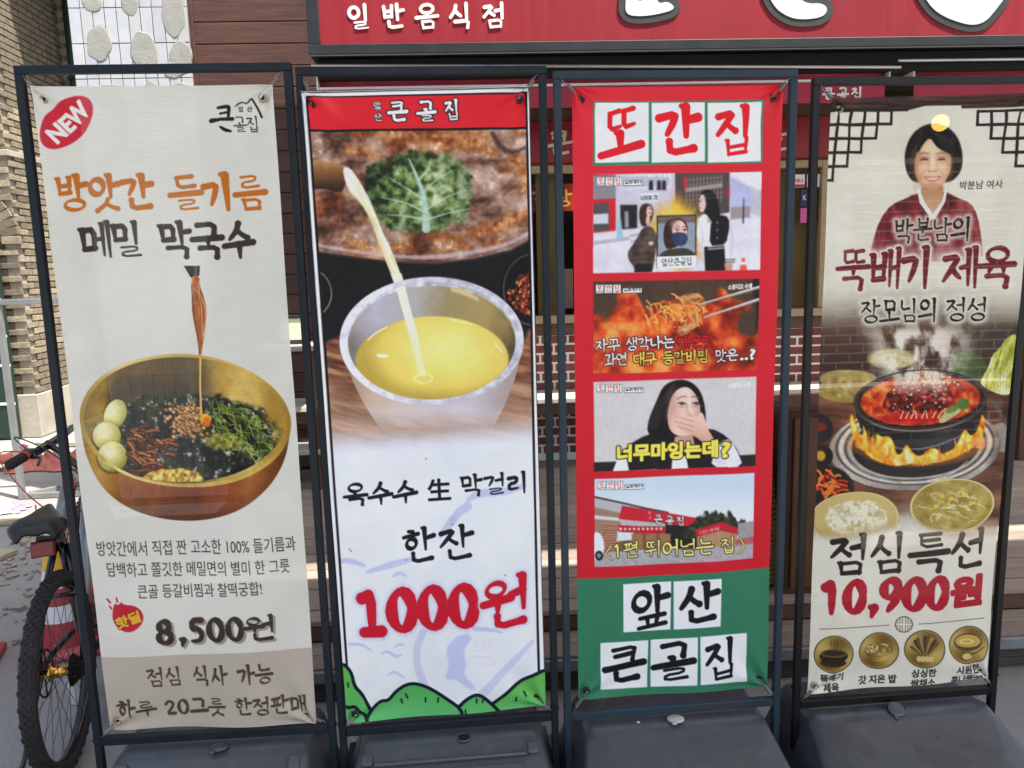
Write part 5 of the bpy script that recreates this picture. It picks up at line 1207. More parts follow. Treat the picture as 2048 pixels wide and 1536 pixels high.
    for k in range(150):
        a = rnd.uniform(1.2, 5.0); r = rnd.random()**.5
        x = 1062+44*r*math.cos(a); y = 590+42*r*math.sin(a)
        P.ell(x, y, rnd.uniform(2.5, 5), rnd.uniform(2.5, 4.5), rnd.choice([(120, 40, 30), (150, 64, 44), (84, 26, 24), (190, 120, 80), (100, 50, 40)]))
    # cup
    cup = [(682, 690), (690, 740), (720, 800), (735, 845), (748, 870), (985, 870), (1005, 820), (1020, 780), (1045, 720), (1046, 680)]
    P.area(660, 716, 1060, 900, lambda x, y: (mixc(ramp((x-690)/340.+.1*fbm(x, y, 30, 2), [(0, (160, 136, 112)), (.2, (190, 166, 144)), (.5, (200, 188, 182)), (.8, (190, 184, 190)), (1, (164, 150, 146))]), (214, 212, 222), ss(800, 866, y)), ss(868, 815, y)*((y > 716) & (x > 690+.3*(y-720)+.0016*(y-720)**2) & (x < 1039-.2*(y-720)-.0014*(y-720)**2))))
    P.ell(863, 683, 184, 128, lambda x, y: ramp(fbm(x, y, 14, 1)+.25*ss(900, 700, x)-.1, [(.2, (150, 148, 154)), (.5, (190, 188, 196)), (.8, (222, 220, 228))]), ang=-1, soft=1.8)
    def cin(x, y):
        c = ramp((x-700)/330.+.16*(fbm(x, y, 26, 3)-.5), [(0, (158, 150, 140)), (.15, (178, 176, 190)), (.4, (166, 162, 158)), (.6, (150, 136, 96)), (.85, (166, 144, 96)), (1, (120, 104, 76))])
        return c*(1-.25*ss(640, 700, y))[..., None]
    P.ell(863, 688, 168, 115, cin, ang=-1, soft=2.5)
    P.line([(905, 580), (935, 588), (955, 600)], [8, 12, 6], (216, 196, 140), soft=5, a=.8)
    cinm = lambda x, y: (np.hypot((x-863)/168., (y-688)/115.) < 1).astype(float)
    def liq(x, y):
        return ramp(np.hypot((x-890)/150., (y-700)/90.)+.05*(fbm(x, y, 50, 1)-.5), [(0, (240, 226, 138)), (.5, (234, 214, 116)), (.85, (220, 198, 100)), (1.1, (182, 156, 76))])
    P.ell(864, 722, 153, 88, liq, ang=-1, soft=3, mask=cinm)
    P.ell(864, 640, 150, 60, (0, 0, 0), soft=20, a=0)
    P.poly([(803, 548), (820, 615), (836, 675), (848, 735), (853, 752), (838, 752), (826, 700), (808, 635), (796, 592), (781, 548)], lambda x, y: mixc((232, 228, 206), (238, 232, 168), ss(640, 745, y)), soft=3)
    P.ell(847, 758, 19, 10, (244, 234, 168), soft=2, lo=.82); P.ell(765, 713, 12, 3.5, (250, 248, 232), ang=4, soft=2)
    P.line([(735, 682), (752, 666), (775, 655)], [2, 2.5, 1.5], (244, 240, 220), smooth=1); P.line([(990, 688), (1005, 706)], 2, (244, 240, 220)); P.line([(900, 640), (945, 650)], 1.6, (240, 232, 190))
    P.ell(863, 683, 184, 128, lambda x, y: ramp(.5*fbm(x, y, 12, 5, 3)+.25+.2*ss(880, 720, x), [(.3, (162, 160, 170)), (.55, (202, 201, 212)), (.75, (232, 231, 240))]), ang=-1, soft=1.6, lo=.915)
    pm = lambda x, y: ss(900, 860, y)*(y > 262)
    lm = lambda x, y: (y > 262)*ss(560, 500, y)*(1-ss(16, 8, np.abs(x-(690+.5*(y-340)))))
    P.shade(600, 255, 1080, 565, .1, 22, 3, lm); P.shade(600, 255, 1080, 565, .1, 4, 6, lm); P.shade(670, 550, 1060, 820, .035, 40, 2, pm); P.blur(600, 262, 1080, 560, .7)
    # header, border
    dk = (24, 26, 32)
    P.poly([(614, 193), (1051, 187), (1052, 258), (618, 262)], (206, 40, 52)); P.area(610, 180, 760, 265, lambda x, y: (np.full(x.shape+(3,), (236., 96, 96)), .45*np.exp(-((x-650-(y-195)*.7)/16)**2)*ss(262, 205, y)))
    P.line([(617, 261), (1052, 257)], 5, dk)
    P.line([(601, 184), (1058, 176)], 2.2, dk); P.line([(602, 184), (684, 1335)], 2.2, dk); P.line([(1057, 176), (1090, 1345)], 2.2, dk)
    P.line([(612, 193), (1052, 186)], 3.5, dk); P.line([(613, 193), (695, 1335)], 5, dk); P.line([(1052, 186), (1078, 1345)], 5, dk)
    # white margin
    P.poly([(603, 185), (610, 190), (691, 1335), (686, 1335)], (228, 230, 236)); P.poly([(1056, 180), (1088, 1345), (1082, 1345), (1054, 190)], (228, 230, 236)); P.poly([(604, 186), (1054, 179), (1050, 184), (612, 191)], (228, 230, 236))
    for t, x, y, w, h in (('앞', 747, 218, 15, 15), ('산', 748, 242, 16, 15)): brush(P, t, (x, y), (x+w, y), h, (236, 236, 236), w=.15, out=dk, outw=1.6)
    for t, x, y, w, h in (('큰', 778, 243, 36, 40), ('골', 836, 243, 35, 42), ('집', 891, 240, 29, 40)): brush(P, t, (x, y), (x+w, y), h, (238, 238, 238), w=.22, out=dk, outw=2.6, rise=.04)
    for sx, sy in ((905, 1048), (700, 1098), (703, 1102), (852, 918), (812, 1118), (770, 985), (1010, 1150)): P.ell(sx, sy, 1.8, 1.3, (96, 92, 90))
    # copy
    k = (26, 27, 30)
    brush(P, '옥수수', (690, 1010), (834, 1004), 42, k, w=.185, gap=.08, rise=.06, shear=.0)
    brush(P, '막걸리', (922, 992), (1058, 986), 40, k, w=.185, gap=.08, rise=.06)
    P.text('生', (856, 1003), (903, 1000), 44, k, bold=1.4)
    brush(P, '한', (808, 1127), (872, 1122), 66, k, w=.175, rise=.08); brush(P, '잔', (880, 1122), (948, 1116), 66, k, w=.175, rise=.08)
    red = (188, 28, 52)
    brush(P, 'l000', (718, 1266), (956, 1250), 84, red, w=.3, gap=.1, glow=(190, 190, 204), gloww=11)
    brush(P, '원', (968, 1258), (1058, 1252), 96, red, w=.215, rise=.1, glow=(190, 190, 204), gloww=9)
    # green hills
    def hill(pts, c, grow=0):
        P.poly(pts, (22, 34, 46), smooth=2, grow=7); P.poly(pts, lambda x, y: mixc(c, (96, 176, 108), ss(1350, 1440, y)), smooth=2)
    hill([(1140, 1340), (1090, 1344), (1040, 1366), (1000, 1400), (960, 1425), (960, 1470), (1140, 1470)], (98, 168, 82))
    hill([(680, 1325), (700, 1340), (706, 1372), (722, 1390), (738, 1415), (742, 1450), (680, 1470)], (98, 168, 82))
    hill([(920, 1412), (945, 1392), (960, 1390), (985, 1412), (1010, 1440), (880, 1470)], (92, 166, 84))
    hill([(735, 1438), (760, 1402), (778, 1405), (795, 1382), (820, 1368), (850, 1375), (885, 1395), (930, 1425), (900, 1470), (730, 1470)], (86, 160, 84))
    hill([(680, 1410), (698, 1416), (718, 1420), (735, 1445), (730, 1480), (680, 1480)], (86, 160, 96))
    for x, y, a in ((697, 1367, 0), (803, 1402, -.3), (813, 1392, -.5), (851, 1400, 0), (876, 1399, .2), (953, 1399, 0), (966, 1398, .4), (931, 1421, -.1), (1032, 1397, .2), (1050, 1387, -.6)):
        P.line([(x-2*math.sin(a)*2, y+4), (x-math.sin(a)*-4, y-4)], 3.6, (22, 34, 40))
    return P
# ---- sheet 3: red and green print with four picture panels
def badge_row(P, x, y, sx):
    """small programme tag: three boxed syllables and an episode box"""
    for k, t in enumerate('또간집'):
        X = x+k*17.2*sx
        P.poly([(X, y), (X+16.4*sx, y-.4), (X+16.4*sx, y+17.4), (X, y+17.8)], (60, 110, 84)); P.poly([(X+1, y+1), (X+15.4*sx, y+.6), (X+15.4*sx, y+16.4), (X+1, y+16.8)], (236, 240, 240))
        brush(P, t, (X+2.5, y+15.5), (X+14*sx, y+15.2), 13.5, (206, 36, 50), w=.17)
    X = x+54*sx; P.poly([(X, y+7), (X+39*sx, y+6), (X+39*sx, y+16.6), (X, y+17.6)], (50, 60, 60)); P.poly([(X+1, y+8), (X+38*sx, y+7), (X+38*sx, y+15.6), (X+1, y+16.6)], (238, 240, 240))
    P.text('ep.50 대구 II', (X+3, y+15), (X+36*sx, y+14), 7.5, (40, 40, 42), bold=.3, soft=1.0)
def paint_programme():
    P = Print([(1145, 173), (1563, 172), (1536, 1374), (1156, 1397)], 330, 960, (202, 46, 58))
    P.area(1120, 150, 1600, 1420, lambda x, y: (mixc((206, 50, 62), (190, 34, 50), np.clip(ss(200, 1150, y)+.1*(fbm(x, y, 90, 1)-.5), 0, 1)), np.ones_like(x)))
    P.poly([(1130, 1153), (1570, 1131), (1570, 1420), (1130, 1420)], (58, 116, 92))
    # headline tiles
    P.poly([(1187, 202), (1526, 199), (1524, 323), (1187, 328)], (64, 126, 96))
    for x0, x1, t, tx, rise in ((1191, 1298, '또', (1203, 1283), .14), (1304, 1410, '간', (1314, 1397), .1), (1416, 1521, '집', (1432, 1506), .08)):
        P.poly([(x0, 204.5), (x1, 203.5), (x1, 319.5), (x0, 322)], (226, 232, 230))
        brush(P, t, (tx[0], 308), (tx[1], 306), 92, (214, 34, 46), w=.235, rise=rise, taper=.7)
    # --- panel 1: street
    q = [(1187, 345), (1523, 340), (1519, 534), (1187, 541)]
    clip = lambda x, y: ((x > 1187) & (x < 1523-(y-340)*.02) & (y > 345-(x-1187)*.015) & (y < 541-(x-1187)*.021)).astype(float)
    P.poly(q, (214, 212, 222))
    def pp(pts, c, **k): P.poly(pts, c, mask=clip, **k)
    pp([(1180, 330), (1350, 330), (1350, 450), (1180, 470)], (196, 190, 204))
    pp([(1180, 330), (1232, 330), (1232, 395), (1180, 398)], (130, 130, 138)); pp([(1180, 340), (1232, 338), (1232, 346), (1180, 348)], (196, 50, 66))
    pp([(1240, 345), (1345, 343), (1342, 372), (1240, 376)], (206, 206, 216)); pp([(1246, 350), (1340, 347), (1338, 368), (1246, 370)], (176, 178, 192))
    for x in (1302, 1318, 1328): pp([(x-3, 357), (x+4, 357), (x+5, 376), (x-4, 376)], (52, 48, 54), soft=2.5)
    pp([(1180, 395), (1232, 392), (1232, 458), (1180, 462)], (196, 44, 54)); pp([(1180, 403), (1219, 401), (1219, 456), (1180, 458)], (88, 84, 88)); pp([(1187, 424), (1217, 422), (1217, 442), (1187, 443)], (206, 206, 212))
    pp([(1241, 405), (1275, 405), (1275, 452), (1241, 454)], (50, 46, 52)); pp([(1250, 418), (1257, 418), (1258, 450), (1250, 450)], (150, 146, 150), soft=3); pp([(1263, 418), (1269, 418), (1270, 450), (1263, 450)], (40, 40, 44), soft=3)
    pp([(1280, 383), (1318, 382), (1318, 398), (1280, 399)], (226, 226, 230)); P.text('LOOK 73', (1282, 396), (1316, 395), 9, (60, 60, 66), bold=.4, soft=1)
    pp([(1350, 330), (1460, 330), (1460, 420), (1352, 440)], (86, 78, 76)); pp([(1372, 350), (1448, 345), (1446, 400), (1372, 405)], lambda x, y: mixc((120, 108, 102), (56, 50, 52), (np.sin(x*.9)*.5+.5)*.7)); pp([(1368, 350), (1374, 350), (1374, 376), (1369, 376)], (206, 40, 66)); pp([(1456, 368), (1461, 368), (1461, 390), (1456, 390)], (206, 40, 66))
    pp([(1372, 372), (1446, 362), (1446, 370), (1372, 380)], (150, 144, 140))
    pp([(1460, 350), (1505, 372), (1508, 420), (1462, 436)], (178, 180, 216)); pp([(1500, 365), (1526, 365), (1526, 430), (1505, 425)], (190, 190, 200)); pp([(1462, 410), (1500, 408), (1500, 430), (1462, 434)], (150, 140, 140), soft=3)
    pp([(1460, 340), (1526, 338), (1526, 378), (1505, 370)], (226, 230, 240), soft=6)
    pp([(1180, 462), (1270, 452), (1525, 432), (1525, 560), (1180, 560)], lambda x, y: mixc((206, 204, 216), (228, 226, 236), fbm(x, y*3, 60, 2)), soft=4)
    pp([(1180, 478), (1260, 468), (1260, 474), (1180, 486)], (170, 168, 176), soft=3); pp([(1236, 430), (1242, 430), (1247, 474), (1234, 474)], (150, 186, 204), soft=3)
    pp([(1487, 392), (1489, 392), (1488, 442), (1485, 442)], (60, 56, 62))
    P.area(1290, 380, 1420, 545, lambda x, y: (ramp(np.hypot((x-1355)/60., (y-460)/80.)+.3*(fbm(x, y, 14, 3)-.5), [(0, (250, 230, 150)), (.6, (236, 190, 70)), (1, (206, 150, 60))]), clip(x, y)*ss(1.05, .5, np.hypot((x-1355)/64., (y-462)/84.)+.35*(fbm(np.arctan2(y-460, x-1355)*60, x*0, 9, 2)-.5))))
    # left figure: brown padded jacket
    pp([(1275, 470), (1262, 490), (1255, 500), (1258, 515), (1270, 530), (1268, 545), (1305, 545), (1312, 500), (1318, 470), (1304, 446), (1285, 450)], lambda x, y: ramp(fbm(x, y, 14, 2), [(.2, (64, 54, 50)), (.6, (92, 80, 72)), (.9, (122, 108, 98))]), smooth=1)
    pp([(1272, 522), (1306, 522), (1304, 545), (1270, 545)], (40, 38, 42), soft=3)
    pp([(1278, 430), (1280, 408), (1292, 401), (1306, 406), (1308, 425), (1300, 445), (1284, 450)], (70, 48, 46), smooth=2); pp([(1296, 406), (1305, 410), (1305, 424), (1298, 430), (1292, 422)], (226, 190, 172), smooth=1, soft=2); pp([(1293, 425), (1301, 428), (1300, 444), (1292, 445)], (222, 184, 166), smooth=1, soft=2)
    # right figure: dark hair, varsity jacket
    pp([(1398, 440), (1402, 425), (1420, 422), (1450, 425), (1462, 440), (1470, 470), (1468, 520), (1455, 530), (1450, 500), (1440, 490), (1412, 495), (1400, 480), (1394, 460)], (228, 226, 230), smooth=1)
    pp([(1424, 428), (1452, 424), (1462, 440), (1452, 488), (1420, 492)], (36, 34, 38), smooth=1); pp([(1410, 488), (1450, 486), (1452, 545), (1412, 545)], (34, 34, 38)); P.line([(1418, 488), (1449, 485)], 2, (232, 232, 232)); P.line([(1418, 493), (1449, 490)], 2, (232, 232, 232))
    pp([(1400, 392), (1404, 378), (1418, 374), (1432, 382), (1440, 410), (1442, 440), (1430, 448), (1420, 430), (1410, 420)], (30, 27, 30), smooth=2); pp([(1399, 398), (1403, 384), (1412, 386), (1414, 408), (1408, 420), (1400, 418)], (228, 192, 176), smooth=1, soft=2)
    P.line([(1452, 514), (1470, 513)], 2, (40, 40, 48)); P.line([(1452, 519), (1469, 518)], 2, (40, 40, 48)); pp([(1449, 521), (1466, 521), (1464, 535), (1452, 536)], (190, 140, 124), soft=2)
    pp([(1484, 510), (1489, 510), (1494, 536), (1478, 537)], (232, 96, 64)); pp([(1482, 518), (1491, 518), (1492, 523), (1480, 524)], (240, 236, 236))
    for yy in (462, 474, 486, 499, 512): P.line([(1262, yy+4), (1285, yy), (1312, yy+3)], 1.6, (52, 44, 40), soft=3, a=.6, mask=clip, smooth=1)
    P.line([(1312, 470), (1300, 486), (1282, 496)], [8, 9, 7], (104, 92, 84), soft=5, a=.7, mask=clip, smooth=1); P.ell(1303, 481, 5, 4, (220, 182, 164), soft=2, mask=clip)
    P.line([(1299, 412), (1304, 414)], 1.5, (60, 40, 38), mask=clip); P.ell(1301, 421, 3, 1.6, (176, 90, 90), soft=2, mask=clip); P.ell(1402, 398, 1.6, 1.2, (40, 30, 30), mask=clip); P.ell(1401, 411, 2.5, 1.5, (184, 96, 96), soft=2, mask=clip)
    for k in range(9): P.line([(1408+k*3.4, 380+k*1.5), (1416+k*3, 410), (1418+k*2.8, 440)], 1.2, (58, 50, 52), soft=2, a=.7, smooth=1, mask=clip)
    for yy in (440, 455, 470): P.ell(1436, yy, 1.5, 1.5, (200, 200, 200), mask=clip)
    P.line([(1462, 445), (1466, 480), (1462, 510)], [4, 6, 4], (190, 190, 202), soft=5, a=.7, mask=clip, smooth=1); P.line([(1402, 440), (1408, 465), (1404, 488)], [4, 6, 4], (196, 194, 204), soft=5, a=.7, mask=clip)
    for xx in (1300, 1308, 1320, 1330, 1338): P.ell(xx, 348, 2.2, 1.8, (250, 250, 250), soft=2, mask=clip)
    for yy in (353, 362, 384, 392): P.line([(1374, yy+4), (1446, yy-3)], 1.2, (170, 160, 150), soft=1.5, a=.6, mask=clip)
    P.blur(1180, 335, 1530, 548, .9, clip); P.shade(1180, 335, 1530, 548, .06, 40, 2, clip); P.shade(1180, 335, 1530, 548, .035, 5, 4, clip)
    # inset card
    pp([(1314, 426), (1395, 424), (1395, 525), (1314, 530)], (60, 58, 50)); pp([(1317, 429), (1392, 427), (1392, 508), (1317, 510)], (142, 152, 166)); pp([(1317, 429), (1392, 427), (1392, 440), (1317, 442)], (110, 100, 96))
    pp([(1317, 510), (1325, 498), (1345, 492), (1375, 490), (1392, 500), (1392, 510)], (70, 66, 58), smooth=1); pp([(1328, 480), (1328, 448), (1340, 432), (1360, 430), (1376, 440), (1378, 462), (1370, 480), (1350, 490), (1335, 494)], (66, 44, 40), smooth=2)
    pp([(1344, 455), (1350, 438), (1364, 434), (1375, 448), (1377, 470), (1365, 488), (1350, 484)], (226, 188, 172), smooth=2, soft=2); pp([(1342, 462), (1358, 458), (1378, 462), (1376, 480), (1364, 488), (1350, 484)], lambda x, y: mixc((52, 60, 88), (74, 84, 114), fbm(x, y, 10, 2)), smooth=1)
    P.line([(1350, 450), (1356, 447.5), (1361, 449)], 1.5, (96, 66, 58), smooth=1); P.line([(1366, 449), (1371, 447.5), (1376, 450)], 1.5, (96, 66, 58), smooth=1)
    for ex in (1356, 1371): P.ell(ex, 455, 4.2, 2.2, (238, 230, 226)); P.ell(ex, 455, 2, 2.1, (36, 26, 26)); P.line([(ex-5, 454.4), (ex, 452.6), (ex+5, 454.2)], 1.2, (40, 28, 28), smooth=1)
    P.line([(1360, 462), (1363, 486)], 1.2, (96, 106, 134), soft=2, a=.8); P.ell(1350, 445, 8, 12, (206, 160, 146), soft=8, a=.5, mask=clip); P.blur(1316, 427, 1394, 508, .7); P.shade(1316, 427, 1394, 508, .12, 9, 3)
    pp([(1315, 508), (1395, 505), (1395, 526), (1390, 529), (1319, 532), (1315, 528)], (224, 230, 222)); brush(P, '앞산큰골집', (1324, 527), (1386, 524), 15, (30, 32, 34), w=.13, gap=.04)
    badge_row(P, 1194, 350, 1.0)
    # --- panel 2: spicy ribs
    q = [(1187, 557), (1518, 551), (1514, 732), (1187, 741)]
    clip = lambda x, y: ((x > 1187) & (x < 1518-(y-551)*.02) & (y > 557-(x-1187)*.018) & (y < 741-(x-1187)*.027)).astype(float)
    P.poly(q, lambda x, y: mixc((96, 74, 58), (70, 58, 48), fbm(x, y, 70, 3)))
    pp([(1500, 545), (1522, 545), (1522, 740), (1440, 740), (1495, 690), (1515, 640)], (40, 36, 36), soft=8, smooth=1)
    def spice(x, y):
        n = fbm(x, y, 34, 4, 4)
        return ramp(n, [(.2, (92, 30, 20)), (.42, (176, 62, 34)), (.58, (220, 100, 50)), (.75, (240, 156, 84))]), clip(x, y)*ss(-.02, .16, fbm(x, y, 50, 2, 2)-.35+(y-620)/110.-.2*ss(1440, 1500, x)+.4*np.exp(-((x-1265)/40)**2))
    P.area(1180, 570, 1525, 745, spice)
    def rib(x, y):
        return ramp(fbm(x+y*.6, y*1.4-x*.3, 16, 5, 3), [(.2, (104, 56, 34)), (.5, (186, 124, 86)), (.8, (226, 186, 150))])
    pp([(1335, 600), (1355, 588), (1394, 577), (1410, 590), (1415, 615), (1400, 630), (1350, 640)], rib, smooth=1, soft=2); pp([(1352, 650), (1380, 632), (1410, 620), (1398, 645), (1378, 658), (1362, 668)], rib, smooth=1, soft=2)
    rnd = random.Random(3)
    for k in range(120):
        x = 1290+rnd.random()*112; y = 612+rnd.gauss(0, 14)+abs(x-1345)*.1
        a = rnd.uniform(-.6, 1.6); l = rnd.uniform(8, 22); c = rnd.choice([(232, 130, 60), (206, 92, 40), (244, 172, 96), (150, 56, 30), (222, 150, 80)])
        P.line([(x, y), (x+l*.5*math.cos(a)+2, y+l*.5*math.sin(a)-2), (x+l*math.cos(a), y+l*math.sin(a))], [3, 2.6, 3.4], c, smooth=1, mask=clip)
    for a, b in (((1400, 603), (1518, 568)), ((1408, 629), (1518, 592))):
        P.line([a, b], [3, 6], (150, 142, 138), mask=clip); P.line([(a[0], a[1]-1), (b[0], b[1]-1.5)], [1, 2.4], (240, 236, 232), mask=clip)
    P.blur(1186, 549, 1520, 743, .7, clip); P.shade(1186, 549, 1520, 743, .1, 8, 5, clip)
    badge_row(P, 1192, 563, 1.0); P.text('스튜디오 수제', (1456, 574), (1503, 571), 11, (226, 220, 214), bold=.5, soft=1)
    wh = (240, 238, 236); dk = (40, 22, 20)
    brush(P, '자꾸 생각나는', (1192, 697), (1348, 690), 25, wh, w=.14, out=dk, outw=1.8, gap=.04)
    brush(P, '매운맛', (1357, 690), (1428, 687), 24, (196, 40, 44), w=.15, out=(90, 14, 16), outw=1.6, gap=.04); P.text('..', (1432, 687), (1446, 686), 4, (196, 40, 44), bold=1)
    brush(P, '과연', (1210, 726), (1254, 724), 25, wh, w=.14, out=dk, outw=1.8, gap=.04); brush(P, '대구 등갈비찜', (1266, 724), (1418, 718), 25, (240, 210, 96), w=.14, out=dk, outw=1.8, gap=.04); brush(P, '맛은', (1430, 717), (1474, 715), 24, wh, w=.14, out=dk, outw=1.8, gap=.04); P.text('..?', (1479, 714), (1510, 712), 22, wh, bold=1.2, out=dk, outw=1.5)
    # --- panel 3: person covering the mouth
    q = [(1187, 757), (1513, 746), (1511, 925), (1188, 935)]
    clip = lambda x, y: ((x > 1187) & (x < 1513-(y-746)*.011) & (y > 757-(x-1187)*.034) & (y < 935-(x-1188)*.03)).astype(float)
    P.poly(q, lambda x, y: mixc((196, 192, 190), (206, 202, 200), fbm(x, y, 5, 2, 2)))
    pp([(1180, 917), (1515, 902), (1515, 940), (1180, 940)], (44, 40, 42))
    pp([(1225, 940), (1236, 905), (1258, 880), (1290, 862), (1340, 850), (1420, 848), (1455, 866), (1480, 900), (1488, 940)], (34, 32, 38), smooth=1)
    pp([(1222, 940), (1235, 905), (1250, 900), (1258, 940)], (226, 228, 236)); pp([(1420, 930), (1430, 890), (1452, 868), (1470, 885), (1488, 930)], lambda x, y: mixc((238, 238, 244), (200, 202, 220), fbm(x, y, 18, 2)), smooth=1); pp([(1345, 905), (1372, 905), (1378, 940), (1342, 940)], (226, 226, 232))
    pp([(1292, 862), (1296, 830), (1312, 795), (1325, 765), (1350, 752), (1380, 754), (1402, 775), (1411, 810), (1412, 850), (1390, 870), (1330, 876)], (26, 24, 27), smooth=2)
    pp([(1334, 835), (1336, 805), (1348, 775), (1372, 764), (1392, 780), (1402, 812), (1400, 842), (1385, 866), (1358, 866), (1340, 856)], lambda x, y: ramp((x-1335)/70.+.1*fbm(x, y, 20, 1), [(0, (196, 156, 140)), (.3, (228, 196, 182)), (.7, (232, 200, 188)), (1, (196, 152, 138))]), smooth=2, soft=1.8)
    pp([(1350, 866), (1385, 862), (1390, 885), (1345, 890)], (190, 146, 130), soft=3)
    for x, s in ((1364, 1), (1393, -1)):
        P.line([(x-9, 800), (x, 798), (x+8, 801)], [1.5, 3.2, 1.5], (46, 32, 32), smooth=1); P.ell(x, 801, 3, 2.6, (30, 22, 24)); P.line([(x-10, 789+2*s), (x, 786), (x+8, 788-2*s)], 2.2, (96, 70, 62), smooth=1, a=.8)
    P.ell(1381, 820, 6, 4, (206, 164, 150), soft=3); P.line([(1374, 824), (1386, 825)], 1.5, (160, 116, 104), a=.7)
    pp([(1342, 822), (1352, 818), (1372, 826), (1395, 828), (1402, 815), (1409, 826), (1414, 848), (1426, 868), (1432, 880), (1412, 888), (1396, 868), (1372, 860), (1350, 846), (1344, 834)], lambda x, y: ramp((y-815)/70., [(0, (232, 198, 180)), (.5, (222, 180, 160)), (1, (196, 148, 126))]), smooth=2, soft=1.6)
    for a, b in (((1352, 826), (1388, 836)), ((1350, 836), (1386, 846)), ((1356, 846), (1384, 855))): P.line([a, b], 1.4, (150, 100, 84), soft=1.5, a=.8)
    P.line([(1418, 900), (1432, 893)], 3, (30, 30, 40)); P.line([(1421, 910), (1436, 902)], 3, (30, 30, 40))
    for k in range(16): P.line([(1350-k*2.6, 757+k*3), (1330-k*2.2, 800+k*2), (1312-k*1.0, 850)], 1.1, (62, 56, 58), soft=2.5, a=.55, smooth=1, mask=clip)
    P.ell(1352, 822, 18, 14, (236, 178, 168), soft=16, a=.45, mask=clip); P.ell(1345, 800, 10, 26, (176, 130, 114), soft=14, a=.45, mask=clip); P.line([(1378, 796), (1381, 812), (1384, 820)], [3, 4, 5], (246, 220, 210), soft=4, a=.7); P.line([(1374, 800), (1375, 818)], 3, (190, 146, 132), soft=4, a=.6)
    for ex in (1364, 1393): P.ell(ex, 806, 10, 3, (186, 134, 124), soft=4, a=.55); P.ell(ex+1, 800.6, .9, .9, (240, 236, 236))
    P.blur(1186, 744, 1515, 936, .8, clip); P.shade(1186, 744, 1515, 936, .03, 50, 2, clip); P.shade(1186, 744, 1515, 936, .025, 5, 5, clip)
    badge_row(P, 1193, 761, 1.0); P.text('스튜디오 수제', (1456, 770), (1500, 767), 10, (228, 228, 228), bold=.3, soft=1)
    P.text('너무마잉는데', (1232, 917), (1436, 908), 36, (240, 214, 92), bold=2.0, out=(44, 36, 30), outw=2.2); P.text('?', (1442, 910), (1461, 908), 33, (240, 214, 92), bold=2.0, out=(44, 36, 30), outw=2.2)
    # --- panel 4: the shop front
    q = [(1188, 950), (1509, 939), (1506, 1112), (1189, 1127)]
    clip = lambda x, y: ((x > 1188) & (x < 1509-(y-939)*.017) & (y > 950-(x-1188)*.034) & (y < 1127-(x-1189)*.047)).astype(float)
    P.poly(q, lambda x, y: mixc((190, 208, 220), (218, 224, 230), ss(950, 1040, y)+.15*(fbm(x, y, 60, 2)-.5)))
    pp([(1180, 985), (1290, 1012), (1400, 1038), (1400, 1100), (1180, 1110)], (176, 176, 178)); P.line([(1188, 986), (1240, 997), (1290, 1009), (1335, 1018)], 4, (70, 68, 72), mask=clip)
    pp([(1180, 1005), (1240, 1018), (1240, 1090), (1180, 1100)], (150, 120, 104)); pp([(1180, 1022), (1240, 1028), (1240, 1034), (1180, 1030)], (206, 202, 200))
    pp([(1205, 1040), (1240, 1040), (1240, 1095), (1202, 1100)], lambda x, y: mixc((140, 92, 74), (196, 160, 140), ((y % 5) < 1.2)*.8+0*x))
    pp([(1236, 1045), (1395, 1045), (1395, 1085), (1236, 1095)], (120, 88, 68)); pp([(1330, 1040), (1392, 1040), (1392, 1090), (1330, 1092)], (40, 38, 38)); pp([(1234, 1054), (1266, 1054), (1264, 1072), (1232, 1074)], (206, 214, 224)); pp([(1236, 1042), (1328, 1048), (1328, 1060), (1236, 1056)], (180, 36, 54))
    pp([(1243, 1003), (1392, 1028), (1390, 1047), (1236, 1030)], (190, 40, 58))
    for t, x, y, h in (('큰', 1308, 1040, 19), ('골', 1331, 1042, 18), ('집', 1353, 1043, 17)): brush(P, t, (x, y), (x+15, y+1), h, (240, 240, 240), w=.22, out=(40, 30, 34), outw=1)
    P.text('앞', (1295, 1021), (1301, 1021), 6, (230, 200, 200)); P.text('산', (1296, 1031), (1302, 1031), 6, (230, 200, 200))
    P.area(1370, 990, 1500, 1060, lambda x, y: (ramp(fbm(x, y, 7, 2, 3), [(.2, (30, 36, 28)), (.6, (58, 66, 50)), (.9, (96, 104, 84))]), clip(x, y)*ss(-.05, .05, (y-1040)/60.+.45-.55*np.abs((x-1432)/62.)**1.6+.5*(fbm(x, y*.4, 9, 3, 2)-.5))))
    pp([(1388, 1052), (1440, 1036), (1476, 1050), (1474, 1062), (1440, 1052), (1392, 1066)], (190, 40, 58)); pp([(1392, 1066), (1440, 1053), (1474, 1062), (1472, 1085), (1394, 1092)], (170, 132, 104)); P.text('구르는 대가실', (1396, 1062), (1436, 1052), 7, (236, 220, 220), soft=1)
    pp([(1475, 1040), (1510, 1036), (1510, 1095), (1475, 1090)], (150, 146, 150)); pp([(1470, 1072), (1510, 1068), (1510, 1100), (1470, 1100)], (176, 96, 96), soft=4)
    pp([(1180, 1100), (1510, 1082), (1510, 1130), (1180, 1130)], lambda x, y: mixc((150, 146, 150), (176, 172, 174), fbm(x, y, 6, 3)), soft=4)
    pp([(1180, 1060), (1196, 1056), (1206, 1070), (1208, 1095), (1196, 1112), (1180, 1112)], (226, 228, 234), smooth=1); P.ell(1197, 1104, 8, 10, (40, 40, 44), mask=clip); P.ell(1197, 1104, 4, 5, (130, 130, 136), mask=clip)
    for k in range(8): P.line([(1206, 1042+k*7), (1240, 1041+k*6.6)], .9, (190, 160, 146), a=.7, mask=clip)
